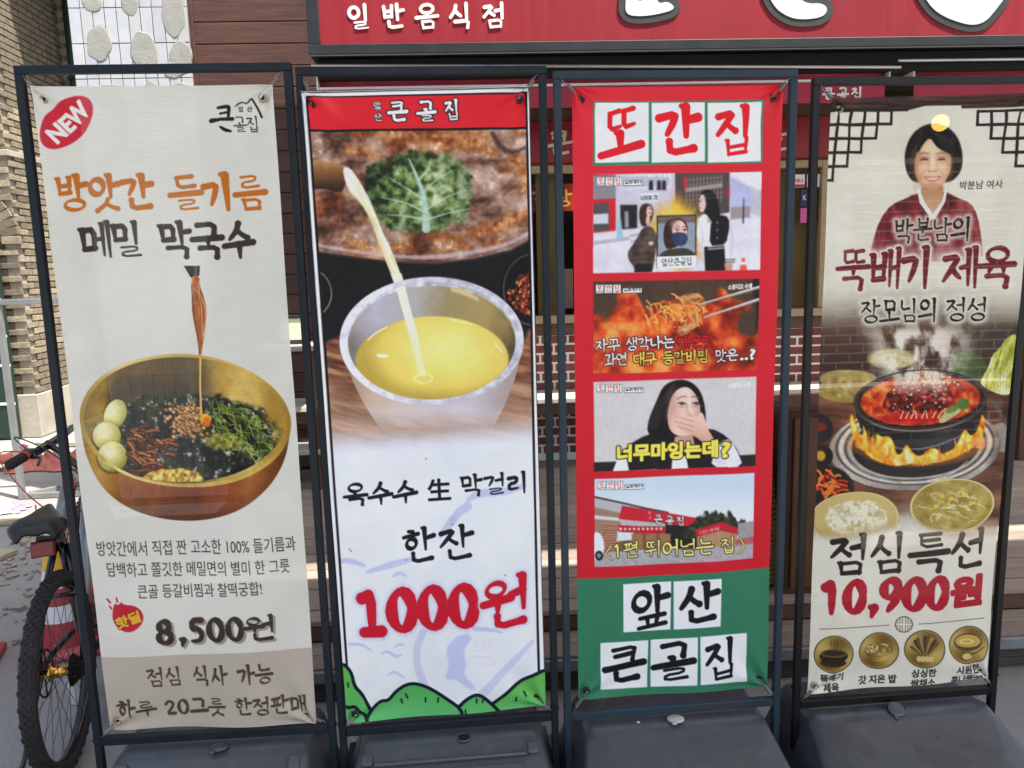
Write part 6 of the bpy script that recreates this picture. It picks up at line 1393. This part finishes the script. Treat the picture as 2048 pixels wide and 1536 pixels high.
    for xx in (1262, 1290, 1318): pp([(xx, 1060), (xx+22, 1060), (xx+22, 1092), (xx, 1094)], (150, 112, 84), soft=2)
    for xx in range(1240, 1330, 9): P.ell(xx, 1050, 2.4, 2.6, (236, 214, 200), soft=1.5, mask=clip)
    P.blur(1186, 938, 1512, 1128, .7, clip); P.shade(1186, 1045, 1512, 1128, .1, 4, 6, clip)
    badge_row(P, 1194, 954, 1.0)
    ye = (244, 224, 130); ok = (46, 38, 22)
    P.line([(1221, 1084), (1209, 1101), (1222, 1112)], 4.5, ok); P.line([(1221, 1084), (1209, 1101), (1222, 1112)], 2.2, ye)
    brush(P, '1', (1226, 1109), (1242, 1108), 29, ye, w=.2, out=ok, outw=1.8); brush(P, '편', (1246, 1109), (1276, 1107), 32, ye, w=.13, out=ok, outw=1.8)
    brush(P, '뛰어넘는', (1290, 1107), (1424, 1101), 32, ye, w=.12, out=ok, outw=1.8, gap=.05); brush(P, '집', (1440, 1100), (1470, 1098), 31, ye, w=.13, out=ok, outw=1.8)
    P.line([(1480, 1071), (1489, 1086), (1476, 1102)], 4.5, ok); P.line([(1480, 1071), (1489, 1086), (1476, 1102)], 2.2, ye)
    # --- bottom tiles
    k = (26, 28, 28); wt = (222, 228, 230)
    for (x0, x1, y0, y1), t, (a, b), bl, h in (((1245, 1341, 1161, 1259), '앞', (1262, 1336), 1252, 80), ((1346, 1442, 1156, 1254), '산', (1358, 1435), 1243, 77),
                                   ((1200, 1296, 1281, 1379), '큰', (1209, 1287), 1366, 74), ((1301, 1395, 1275, 1373), '골', (1308, 1386), 1361, 78), ((1400, 1494, 1269, 1367), '집', (1410, 1474), 1358, 78)):
        s = -.055*(x1-x0)
        P.poly([(x0, y0), (x1, y0+s), (x1-1, y1+s), (x0+1, y1)], wt)
        brush(P, t, (a, bl), (b, bl-4), h, k, w=.205, rise=.12, taper=.7)
    return P
# ---- sheet 4: cream print with portrait and hot pot
def paint_hotpot():
    P = Print([(1666, 194), (2070, 187), (1976, 1357), (1612, 1386)], 320, 930, (222, 220, 206))
    P.area(1560, 150, 2120, 1420, lambda x, y: (mixc((228, 227, 216), (210, 208, 194), fbm(x, y, 70, 2)), np.ones_like(x)))
    # dark photo background
    def bgd(x, y):
        n = fbm(x, y, 40, 3)
        c = ramp((y-560)/170.+.15*(n-.5), [(0, (176, 172, 158)), (.3, (128, 122, 108)), (.6, (84, 66, 54)), (1, (60, 46, 40))])
        t = (ss(742, 775, y+.08*(x-1800)))[..., None]
        wd = ramp(fbm(x*.4, y*2.2, 40, 5, 4), [(.25, (66, 42, 32)), (.55, (108, 74, 56)), (.8, (146, 106, 82))])
        c = c*(1-t)+wd*t
        e = 1060-30*np.exp(-((x-1815)/60)**2)
        return c, ss(560, 690, y-.35*np.abs(x-1840)*.4+40)*ss(e+25, e-45, y+12*(n-.5))
    P.area(1560, 500, 2100, 1110, bgd)
    P.poly([(1920, 655), (2080, 640), (2080, 690), (1925, 695)], (60, 62, 58), soft=30, a=.8)
    # wooden beam and lattice
    dkw = (58, 44, 40)
    P.poly([(1660, 190), (1932, 190), (1820, 219), (1660, 222)], dkw, soft=2)
    wood = lambda x, y: ramp(fbm(x*.12, y*1.6, 6, 2, 3), [(.2, (44, 34, 30)), (.6, (74, 58, 50)), (.9, (104, 86, 74))])
    P.poly([(1655, 190), (2090, 186), (2090, 214), (2060, 214), (1925, 216), (1924, 210), (1820, 211), (1819, 221), (1655, 224)], wood, soft=1.6)
    lat = (50, 42, 38); cell = (226, 220, 212)
    def lattice(x0, y0, rows, sx, dx, dy):
        for r, n in enumerate(rows):
            for c in range(n):
                x = x0+sx*c*dx-r*2.1; y = y0+r*dy-.3*sx*c
                P.poly([(x-2.6, y-2.6), (x+sx*dx+2.6*sx, y-2.6), (x+sx*dx-2+2.6*sx, y+dy+2.6), (x-4.6, y+dy+2.6)], lat, soft=1.2)
        for r, n in enumerate(rows):
            for c in range(n):
                x = x0+sx*c*dx-r*2.1; y = y0+r*dy-.3*sx*c
                xa, xb = sorted((x, x+sx*dx))
                P.poly([(xa+3, y+3.2), (xb-3, y+3.2), (xb-4.6, y+dy-3.2), (xa+1.4, y+dy-3.2)], cell, soft=1.2)
    lattice(1652, 220, [5, 4, 3, 2, 1], 1, 27, 27.5)
    lattice(2090, 220, [5, 4, 3, 2, 1], -1, 26.5, 27.5)
    # portrait
    jm = [(1742, 515), (1748, 480), (1762, 435), (1785, 405), (1815, 393), (1830, 384), (1890, 378), (1920, 392), (1945, 402), (1958, 425), (1965, 470), (1968, 520)]
    def jac(x, y):
        n = fbm(x*1.2, y*.5, 22, 3, 3); c = ramp(n+.12*ss(1850, 1950, x), [(.2, (74, 20, 26)), (.5, (116, 38, 44)), (.8, (158, 84, 84))])
        f = ss(470, 522, y)[..., None]; return c*(1-f*.7)+np.array((206, 190, 182))*f*.7
    P.poly(jm, jac, soft=2.5, smooth=1)
    hair = [(1834, 364), (1818, 350), (1811, 322), (1813, 295), (1824, 268), (1845, 250), (1872, 244), (1898, 251), (1918, 272), (1927, 305), (1926, 335), (1916, 352), (1899, 363)]
    P.poly([(1846, 366), (1888, 366), (1892, 395), (1866, 436), (1844, 395)], lambda x, y: ramp((y-366)/60., [(0, (150, 108, 82)), (.3, (186, 142, 110)), (1, (206, 164, 130))]), soft=3)
    P.poly(hair, lambda x, y: ramp(fbm(x*1.8+(y-300)*.2, y*.35, 9, 2, 4), [(.2, (20, 17, 18)), (.6, (36, 30, 30)), (.85, (62, 52, 50))]), smooth=2, soft=2)
    face = [(1860, 267), (1848, 280), (1837, 296), (1831, 318), (1831, 338), (1836, 358), (1848, 373), (1865, 380), (1882, 374), (1894, 360), (1904, 336), (1905, 312), (1900, 302), (1888, 298), (1874, 290)]
    P.poly(face, lambda x, y: ramp(np.hypot((x-1868)/43., (y-322)/66.)+.1*(fbm(x, y, 14, 1)-.5), [(0, (240, 206, 172)), (.45, (232, 194, 158)), (.75, (212, 168, 132)), (1, (170, 124, 96)), (1.3, (130, 92, 72))]), smooth=2, soft=2.2)
    sk = lambda cx, cy, rx, ry, c, a_, ang=0: P.ell(cx, cy, rx, ry, c, ang=ang, soft=min(rx, ry)*1.6, a=a_)
    sk(1836, 330, 8, 28, (160, 112, 84), .55); sk(1902, 330, 6, 24, (170, 122, 94), .5); sk(1866, 376, 24, 8, (176, 128, 98), .5); sk(1866, 290, 16, 12, (246, 216, 184), .6)
    sk(1847, 340, 11, 9, (236, 178, 148), .6); sk(1888, 340, 11, 9, (236, 178, 148), .6); sk(1846, 332, 8, 5, (246, 212, 180), .5); sk(1889, 332, 8, 5, (246, 212, 180), .5)
    for x in (1850.5, 1884.5):
        sk(x, 314, 12, 7, (176, 128, 100), .55); P.line([(x-11, 306), (x-2, 302.5), (x+10, 305)], [1.5, 3.4, 1.6], (104, 80, 66), smooth=2, soft=2.6, a=.7)
        P.line([(x-9, 317.5), (x-3, 315), (x+4, 315), (x+9, 318)], [1.2, 2.6, 2.6, 1.2], (46, 32, 28), smooth=1, soft=1.6); P.line([(x-6, 317.4), (x+5, 317.2)], 1.6, (60, 44, 40), soft=1.4); P.line([(x-9, 322), (x, 324), (x+9, 322)], 1.6, (180, 132, 104), smooth=1, soft=2.6, a=.8); P.line([(x-8, 312), (x, 310.5), (x+8, 312)], 1.2, (150, 106, 84), smooth=1, soft=2, a=.7)
    P.line([(1867, 306), (1867, 330)], [4, 5], (248, 220, 190), soft=5, a=.65); sk(1859, 328, 4, 9, (190, 142, 112), .5); sk(1875, 328, 4, 9, (196, 148, 118), .45); sk(1867, 334, 6, 5, (246, 212, 182), .7)
    P.line([(1857, 338), (1861, 340.5), (1867, 339), (1873, 340.5), (1877, 338)], [1.6, 2.4, 1.6, 2.4, 1.6], (138, 90, 72), smooth=1, soft=2.2, a=.85)
    P.line([(1852, 338), (1845, 348), (1845, 355)], 2, (184, 134, 106), smooth=1, soft=3.5, a=.7); P.line([(1882, 338), (1890, 347), (1890, 355)], 2, (184, 134, 106), smooth=1, soft=3.5, a=.7)
    P.poly([(1850, 351), (1860, 350), (1867, 351), (1876, 350), (1885, 350), (1878, 358), (1867, 361), (1857, 358)], (190, 104, 88), smooth=1, soft=2); P.poly([(1853, 352), (1867, 352.5), (1882, 351.5), (1875, 356), (1867, 357), (1859, 356)], (240, 226, 212), smooth=1, soft=1.4); P.line([(1850, 351), (1867, 351.6), (1885, 350)], 1.2, (120, 60, 54), smooth=1, soft=1.6, a=.8); sk(1867, 366, 9, 3, (188, 140, 110), .6)
    P.poly([(1836, 300), (1842, 276), (1860, 262), (1880, 262), (1902, 280), (1911, 306), (1904, 306), (1888, 300), (1874, 291), (1862, 272), (1848, 286), (1838, 304)], (26, 22, 23), smooth=1, soft=2.6)
    for k in range(14): P.line([(1862+k*2.6, 258+k*1.1), (1880+k*2.6, 275+k*1.6), (1890+k*2.4, 300+k*2)], 1.1, (84, 74, 70), smooth=1, soft=2.2, a=.45)
    for k in range(10): P.line([(1856-k*2.4, 262+k*1.6), (1838-k*1.6, 288+k*2), (1826-k*.9, 330)], 1.0, (74, 64, 62), smooth=1, soft=2.2, a=.4)
    P.blur(1805, 240, 1932, 385, .8)
    P.poly([(1836, 374), (1840, 372), (1852, 400), (1870, 424), (1888, 398), (1894, 370), (1898, 374), (1894, 400), (1876, 432), (1858, 438), (1862, 428), (1842, 402)], (228, 224, 222), soft=1.6)
    P.text('박분남 여사', (1922, 376), (2005, 373), 17, (50, 46, 44), bold=.2)
    gl = (226, 222, 210)
    brush(P, '박분남의', (1790, 481), (1945, 476), 45, (30, 28, 28), w=.165, gap=.06, glow=gl, gloww=12)
    brush(P, '뚝배기', (1676, 574), (1868, 570), 78, (108, 30, 46), w=.2, gap=.05, out=(224, 214, 204), outw=3, glow=(224, 218, 206), gloww=12)
    brush(P, '제육', (1888, 571), (2022, 567), 78, (108, 30, 46), w=.2, gap=.05, out=(224, 214, 204), outw=3, glow=(224, 218, 206), gloww=12)
    brush(P, '장모님의', (1724, 641), (1878, 638), 45, (26, 26, 28), w=.16, gap=.06, glow=gl, gloww=12); brush(P, '정성', (1894, 637), (1970, 635), 45, (26, 26, 28), w=.16, gap=.06, glow=gl, gloww=12)
    # steam
    def steam(x, y):
        wx = x+22*(fbm(x, y, 40, 1)-.5); n = fbm(wx*1.3, y*.8, 34, 4, 4)
        d = ss(1.1, .3, np.abs(x-1840)/(92+.3*(800-y)))*ss(630, 665, y)*ss(810, 730, y)
        return np.full(x.shape+(3,), (226., 220, 210)), d*ss(.3, .6, n)*.95
    # side dishes behind
    P.ell(1697, 775, 62, 24, (150, 130, 74), soft=3); P.ell(1697, 752, 56, 18, (166, 148, 92), soft=3); P.area(1635, 740, 1755, 800, lambda x, y: (ramp(fbm(x, y, 10, 3), [(.2, (120, 100, 46)), (.6, (178, 158, 96)), (.9, (216, 200, 140))]), .8*ss(1, .8, np.hypot((x-1697)/58., (y-768)/24.))))
    P.ell(1785, 712, 48, 20, (176, 168, 120), soft=5); P.area(1735, 690, 1835, 735, lambda x, y: (ramp(fbm(x, y, 9, 2), [(.2, (170, 160, 110)), (.7, (222, 216, 184))]), .8*ss(1, .8, np.hypot((x-1790)/40., (y-715)/16.))))
    P.ell(1935, 735, 38, 40, lambda x, y: mixc((46, 66, 36), (78, 100, 56), fbm(x, y, 16, 3)), soft=6); P.area(1900, 690, 1980, 775, lambda x, y: (np.full(x.shape+(3,), (60., 84, 44)), .5*ss(.5, .7, fbm(x, y, 14, 1))*ss(1, .7, np.hypot((x-1935)/38., (y-735)/38.))))
    # cabbage wedge
    cb = [(2035, 660), (2012, 668), (1998, 690), (1982, 705), (1975, 730), (1962, 752), (1960, 762), (1985, 778), (2012, 786), (2030, 780), (2040, 740)]
    P.poly(cb, lambda x, y: ramp(fbm(x*1.8+y*.5, y*.5, 12, 4, 3)+.35*ss(700, 780, y)-.1, [(.2, (120, 132, 40)), (.45, (182, 184, 84)), (.65, (214, 212, 132)), (.9, (232, 232, 206))]), smooth=1, soft=2.5)
    for k in range(6): P.line([(2030-k*6, 672+k*12), (2022-k*7, 720+k*6), (2020-k*6, 770)], 1.4, (150, 154, 60), smooth=1, a=.6)
    P.ell(2012, 870, 40, 30, (150, 140, 132), soft=4); P.line([(1990, 800), (2020, 850)], [10, 6], (90, 84, 86), soft=5)
    # stand plate
    P.ell(1830, 888, 174, 86, lambda x, y: ramp((x-1650)/360.+.05*fbm(x, y, 20, 2), [(0, (120, 110, 100)), (.15, (196, 188, 178)), (.4, (150, 142, 136)), (.7, (120, 114, 112)), (.9, (186, 178, 170)), (1, (110, 102, 96))]), ang=-3, soft=2)
    for r, c in ((.93, (70, 64, 62)), (.9, (206, 198, 190)), (.84, (84, 78, 76)), (.8, (176, 168, 162)), (.75, (40, 40, 42))): P.ell(1830, 884, 174*r, 86*r, c, ang=-3, soft=2.5)
    P.ell(1830, 884, 126, 60, lambda x, y: mixc((34, 35, 38), (70, 72, 76), ss(1740, 1900, x)*ss(930, 900, y)*.6), ang=-3, soft=3)
    P.line([(1700, 920), (1740, 945), (1800, 958)], 3, (140, 136, 134), smooth=1, soft=3); P.line([(1850, 956), (1900, 944), (1935, 915)], [1, 3, 1], (206, 200, 196), smooth=1, soft=2)
    # pot
    P.poly([(1708, 800), (1712, 838), (1735, 878), (1780, 908), (1840, 916), (1900, 902), (1950, 866), (1974, 820), (1974, 790)], lambda x, y: ramp((x-1708)/266., [(0, (40, 36, 34)), (.4, (34, 35, 38)), (.7, (60, 62, 66)), (.85, (36, 36, 38)), (1, (48, 42, 40))]), smooth=1, soft=2)
    P.line([(1735, 868), (1790, 892), (1860, 892), (1930, 862)], [1, 3, 4, 1], (150, 150, 154), smooth=1, soft=3, a=.7)
    P.ell(1840, 795, 134, 62, (66, 58, 52), ang=-3, soft=2); P.ell(1840, 793, 128, 57, (36, 30, 28), ang=-3, soft=2)
    P.ell(1840, 794, 121, 51, lambda x, y: ramp(fbm(x, y, 14, 3, 4)+.3*ss(800, 850, y)*0, [(.2, (120, 30, 18)), (.45, (196, 60, 28)), (.62, (214, 104, 44)), (.85, (240, 178, 96))]), ang=-3, soft=3)
    P.area(1740, 800, 1920, 850, lambda x, y: (ramp(fbm(x, y, 10, 2), [(.2, (150, 14, 16)), (.8, (226, 50, 34))]), .9*ss(1, .7, np.hypot((x-1825)/80., (y-830)/15.))))
    rnd = random.Random(11)
    def pork(x, y): return ramp(fbm(x, y, 9, 5, 3), [(.2, (44, 14, 14)), (.45, (104, 26, 24)), (.62, (160, 46, 36)), (.8, (214, 104, 76))])
    P.poly([(1760, 815), (1768, 785), (1785, 768), (1800, 752), (1830, 738), (1860, 732), (1885, 742), (1900, 765), (1906, 795), (1890, 815), (1830, 824)], pork, smooth=1, soft=3)
    for k in range(60):
        x = rnd.gauss(1838, 30); y = rnd.gauss(786, 18); a = rnd.uniform(-1, 1); l = rnd.uniform(8, 20)
        if not (1765 < x < 1895 and 745 < y < 818): continue
        P.line([(x, y), (x+l*math.cos(a), y+l*math.sin(a))], [6, 4], rnd.choice([(120, 30, 26), (88, 22, 22), (170, 54, 40), (56, 18, 18)]), soft=2)
    for k in range(170):
        x = rnd.gauss(1852, 22); y = 732+abs(rnd.gauss(0, 14))+abs(x-1852)*.35
        P.ell(x, y, 2.6, 2.0, rnd.choice([(190, 150, 84), (214, 180, 120), (140, 96, 50), (232, 206, 160)]), ang=rnd.uniform(0, 180))
    for k in range(26):
        x = rnd.uniform(1770, 1900); y = rnd.uniform(770, 812); P.ell(x, y, 1.8, 1.4, (240, 200, 170))
    for k in range(9): x = 1800+k*11; P.line([(x, 830), (x+rnd.uniform(-5, 9), 816)], [3, 1.6], (232, 206, 180), a=.85)
    P.poly([(1876, 835), (1895, 815), (1920, 808), (1922, 818), (1900, 832), (1884, 842)], (186, 186, 130), smooth=1, soft=2); P.ell(1926, 802, 12, 12, (92, 116, 54), soft=3); P.ell(1905, 812, 14, 7, (108, 130, 70), ang=-30, soft=3)
    P.area(1720, 640, 1960, 810, steam)
    P.ell(1840, 795, 134, 62, lambda x, y: mixc((60, 52, 48), (150, 140, 132), ss(820, 850, y)*.7+.1), ang=-3, soft=1.8, lo=.955)
    # flames
    fl = [(1698, 838), (1702, 860), (1706, 878), (1722, 892), (1738, 908), (1760, 918), (1790, 926), (1815, 922), (1830, 920), (1850, 922), (1875, 918), (1900, 912), (1925, 900), (1945, 890), (1960, 870), (1972, 850), (1966, 820), (1962, 832), (1956, 858), (1940, 868), (1930, 850), (1920, 870), (1912, 890), (1895, 898), (1882, 905), (1875, 892), (1860, 890), (1850, 904), (1835, 908), (1822, 896), (1812, 880), (1806, 900), (1792, 905), (1786, 880), (1776, 865), (1760, 868), (1748, 858), (1750, 880), (1742, 890), (1732, 876), (1728, 850), (1722, 866), (1712, 858), (1704, 825), (1700, 822)]
    def fire(x, y):
        n = fbm(x+8*np.sin(y*.1), y*.55, 12, 2, 3)
        return ramp(n+.15*ss(850, 915, y), [(.15, (206, 66, 16)), (.36, (244, 124, 24)), (.52, (254, 184, 44)), (.7, (255, 232, 120)), (.9, (255, 252, 222))])
    P.poly(fl, (236, 110, 30), smooth=2, soft=9, a=.8); P.poly(fl, fire, smooth=2, soft=3)
    for k in range(40):
        t = rnd.random(); x = 1706+t*262; y = 905+18*math.sin(t*math.pi)-28*abs(t-.5)*1.6; h = rnd.uniform(10, 42)*(.5+abs(t-.5)*1.5); d = rnd.uniform(-7, 7)
        P.line([(x, y), (x+d, y-h*.5), (x+d*.2, y-h)], [7, 5, .8], rnd.choice([(250, 160, 40), (254, 214, 96), (240, 120, 30)]), smooth=2, soft=4, a=.75)
    P.area(1690, 850, 1985, 930, lambda x, y: (np.full(x.shape+(3,), (250., 150, 50)), .35*ss(.9, .3, np.abs(np.hypot((x-1835)/140., (y-850)/68.)-1)/.25)*ss(850, 890, y)))
    P.shade(1600, 640, 2080, 1080, .12, 22, 3, lambda x, y: ss(640, 720, y)*ss(1075, 1030, y)); P.shade(1600, 640, 2080, 1080, .1, 5, 6, lambda x, y: ss(640, 720, y)*ss(1075, 1030, y))
    # kimchi dish
    P.ell(1650, 970, 54, 46, (34, 32, 34), soft=2.5); P.ell(1650, 966, 50, 42, (60, 56, 56), soft=2, lo=.94); P.ell(1635, 850, 30, 30, (44, 40, 42), soft=3); P.ell(1640, 905, 24, 22, (36, 34, 36), soft=3); P.ell(1640, 905, 9, 10, (200, 150, 60), soft=4); P.ell(1638, 848, 14, 9, (120, 40, 40), soft=4)
    for k in range(46):
        x = rnd.gauss(1652, 16); y = rnd.gauss(966, 15); a = rnd.uniform(-1.4, 1.2); l = rnd.uniform(10, 24)
        P.line([(x, y), (x+l*.5*math.cos(a), y+l*.5*math.sin(a)-3), (x+l*math.cos(a), y+l*math.sin(a))], 4.5, rnd.choice([(206, 84, 36), (176, 52, 30), (226, 120, 60), (120, 34, 28)]), smooth=1, soft=1.6)
    # rice and sprout soup bowls
    fade = lambda x, y: ss(1072, 1030, y-10*np.sin(x*.02))
    P.ell(1708, 1030, 88, 54, lambda x, y: mixc((176, 150, 84), (140, 116, 60), fbm(x, y, 20, 2)), ang=-4, soft=2, mask=fade); P.ell(1708, 1028, 83, 49, (196, 176, 116), ang=-4, soft=2, mask=fade)
    P.area(1625, 990, 1795, 1070, lambda x, y: (ramp(fbm(x, y, 7, 3, 3), [(.2, (176, 164, 124)), (.5, (222, 214, 184)), (.8, (244, 240, 222))]), fade(x, y)*ss(1, .86, np.hypot((x-1712)/68., (y-1030)/40.)+.2*(fbm(x, y, 14, 2)-.5))))
    P.ell(1708, 1030, 88, 54, (214, 196, 140), ang=-4, soft=1.6, lo=.95, mask=fade)
    P.ell(1905, 1005, 86, 54, (150, 126, 64), ang=-4, soft=2, mask=fade); P.ell(1905, 1003, 81, 49, lambda x, y: ramp(fbm(x, y, 18, 2), [(.2, (136, 118, 56)), (.8, (196, 178, 104))]), ang=-4, soft=2, mask=fade)
    for k in range(40):
        x = rnd.gauss(1905, 34); y = rnd.gauss(1012, 17); r = rnd.uniform(8, 26); a = rnd.uniform(0, 6)
        if abs(x-1905) > 62 or abs(y-1008) > 34: continue
        P.line([(x+r*math.cos(a), y+.5*r*math.sin(a)), (x+r*math.cos(a+.8), y+.5*r*math.sin(a+.8)), (x+r*math.cos(a+1.7), y+.5*r*math.sin(a+1.7))], 2.2, rnd.choice([(222, 210, 160), (206, 190, 130), (236, 228, 190)]), smooth=2, a=.8, mask=fade)
    for x, y in ((1882, 985), (1900, 990), (1940, 1000), (1870, 1005), (1925, 983)): P.ell(x, y, 5, 4, (220, 190, 70), soft=2)
    P.ell(1905, 1005, 86, 54, (220, 206, 150), ang=-4, soft=1.6, lo=.955, mask=fade)
    # price block
    brush(P, '점심특선', (1655, 1142), (1970, 1132), 76, (40, 38, 36), w=.185, gap=.08, rise=.04)
    brush(P, '10,900', (1636, 1222), (1892, 1213), 66, (170, 32, 54), w=.3, gap=.06); P.text('원', (1896, 1214), (1968, 1210), 66, (170, 32, 54), bold=4.6)
    ln = (96, 88, 70)
    P.line([(1636, 1252), (1778, 1246)], 1.6, ln); P.line([(1836, 1243), (1972, 1236)], 1.6, ln)
    P.ell(1807, 1244, 18, 17, ln, lo=.86, soft=1.2)
    for dx, dy in ((-1, -1), (1, -1), (-1, 1), (1, 1)):
        P.line([(1807+dx*3, 1244+dy*15), (1807+dx*3, 1244+dy*3), (1807+dx*16, 1244+dy*3)], 1.4, ln); P.line([(1807+dx*7, 1244+dy*12), (1807+dx*7, 1244+dy*7), (1807+dx*12, 1244+dy*7)], 1.4, ln)
    for k, (cx, cy) in enumerate(((1665, 1304), (1758, 1299), (1849, 1294), (1939, 1289))):
        P.ell(cx, cy, 41, 39, (70, 58, 34), soft=1.4); P.ell(cx, cy, 39, 37, (160, 138, 86), soft=1.4); P.ell(cx, cy, 37, 35, lambda x, y, cx=cx, cy=cy: ramp(.5+.5*np.sin(2*np.arctan2(y-cy, x-cx)+.6)*.8+.1*(fbm(x, y, 6, 1)-.5), [(0, (104, 84, 42)), (.5, (146, 122, 66)), (1, (196, 172, 108))]), soft=1.4)
        if k == 0:
            P.ell(cx, cy+18, 26, 9, (58, 46, 30)); P.ell(cx, cy+4, 29, 14, (50, 40, 28)); P.ell(cx, cy-2, 26, 9, (110, 86, 52)); P.ell(cx, cy-2, 22, 6, (60, 44, 28))
            for d in (-6, 0, 6): P.line([(cx+d, cy-28), (cx+d+2, cy-24), (cx+d-1, cy-20), (cx+d+1, cy-17)], 1.5, (70, 54, 34), smooth=1)
        elif k == 1:
            P.poly([(cx-27, cy), (cx+27, cy-2), (cx+22, cy+14), (cx+8, cy+24), (cx-10, cy+24), (cx-22, cy+14)], lambda x, y: mixc((120, 98, 44), (206, 178, 96), ss(1740, 1775, x)), smooth=1); P.ell(cx, cy-4, 27, 13, lambda x, y: ramp(fbm(x, y, 5, 2, 2), [(.3, (120, 98, 50)), (.7, (226, 206, 150))])); P.ell(cx, cy-2, 28, 15, (90, 72, 38), lo=.93)
        elif k == 2:
            for a in range(11):
                t = math.radians(195+a*15); P.poly([(cx, cy+18), (cx+26*math.cos(t)-6, cy+26*math.sin(t)+4), (cx+30*math.cos(t), cy+30*math.sin(t)), (cx+26*math.cos(t)+6, cy+26*math.sin(t)+4)], [(96, 80, 40), (150, 126, 66), (70, 60, 32)][a % 3], smooth=1)
            for d in (-12, -4, 4, 12): P.ell(cx+d, cy+20, 5, 6, (206, 186, 130))
        else:
            P.ell(cx-2, cy-6, 28, 18, (90, 72, 38)); P.ell(cx-2, cy-8, 25, 13, (190, 160, 86)); P.ell(cx-4, cy-7, 14, 6, (226, 200, 130), lo=.6); P.ell(cx-2, cy+24, 10, 6, (206, 184, 120)); P.line([(cx+6, cy+20), (cx+30, cy+4)], 3, (110, 90, 50))
    k = (44, 40, 38)
    for t, a, b, h in (('뚝배기', (1638, 1363), (1687, 1360), 17), ('제육', (1646, 1384), (1678, 1382), 17), ('갓 지은 밥', (1719, 1370), (1794, 1365), 18), ('싱싱한', (1822, 1353), (1871, 1350), 17), ('쌈채소', (1820, 1373), (1869, 1370), 17), ('시원한', (1912, 1348), (1960, 1345), 17), ('콩나물국', (1902, 1369), (1964, 1365), 17)):
        P.text(t, a, b, h, k, bold=.7)
    P.C *= np.array((1.0, .993, .965))
    return P
# ---------------------------------------------------------------- place the four banners (corners TL, TR, BR, BL)
CORN = [[(-1.0491, 2.1251, 2.1366), (-0.4364, 2.1044, 2.1266), (-0.4497, 2.1341, 0.3243), (-1.0409, 2.1539, 0.3429)], [(-0.3734, 2.1261, 2.1172), (0.2268, 2.1294, 2.1225), (0.239, 2.1477, 0.3222), (-0.3592, 2.1443, 0.3172)], [(0.3502, 2.167, 2.1311), (0.9395, 2.1704, 2.128), (0.9429, 2.1638, 0.3242), (0.3398, 2.1604, 0.3318)], [(1.077, 2.1454, 2.092), (1.6725, 2.1484, 2.0962), (1.6759, 2.1696, 0.2971), (1.0685, 2.1666, 0.293)]]
uvs = [(.045, .018), (.955, .018), (.957, .985), (.043, .985)]
def spr(i):
    s = STANDS[i]; W = (.705, .668, .688, .682)[i]/2-.022; h = (2.195, 2.185, 2.172, 2.152)[i]-.022; z = (.283, .262, .255, .235)[i]+.03; M = Matrix.Translation(s.location) @ s.rotation_euler.to_matrix().to_4x4()
    return [tuple(M @ Vector((a, .0, b))) for a, b in ((-W, h), (W, h), (W, z), (-W, z))]
BAN = [
 ('white linen banner showing a brass bowl of buckwheat noodles and NEW badge', paint_noodles, ('linen_print', .05, .15, .6), M_grom, 1.0),
 ('white banner with red header and a yellow drink poured into a metal cup', paint_drink, ('vinyl_print', .0, .025, .42), M_grom_k, .7),
 ('red and green banner with four picture panels and boxed lettering', paint_programme, ('vinyl_print', .0, .025, .42), M_grom_k, .7),
 ('cream banner with portrait of a person and a flaming stone hot pot', paint_hotpot, ('mesh_print', .10, .13, .55), M_spring, 1.0)]
for i, (lab, fn, (nm, tr, we, ro), gm, wv) in enumerate(BAN):
    P = fn(); sp = spr(i)
    banner('sheet', lab, P, CORN[i], banner_mat(nm, tr, we, ro, 1.0), list(zip(uvs, sp)), gm, i, wv)
# turn the shop front by a small angle about its middle: it is not quite parallel to the banners
_R = Matrix.Translation((.65, 5.3, 0)) @ Matrix.Rotation(-.03, 4, 'Z') @ Matrix.Translation((-.65, -5.3, 0))
for o in FAC: o.matrix_basis = _R @ o.matrix_basis
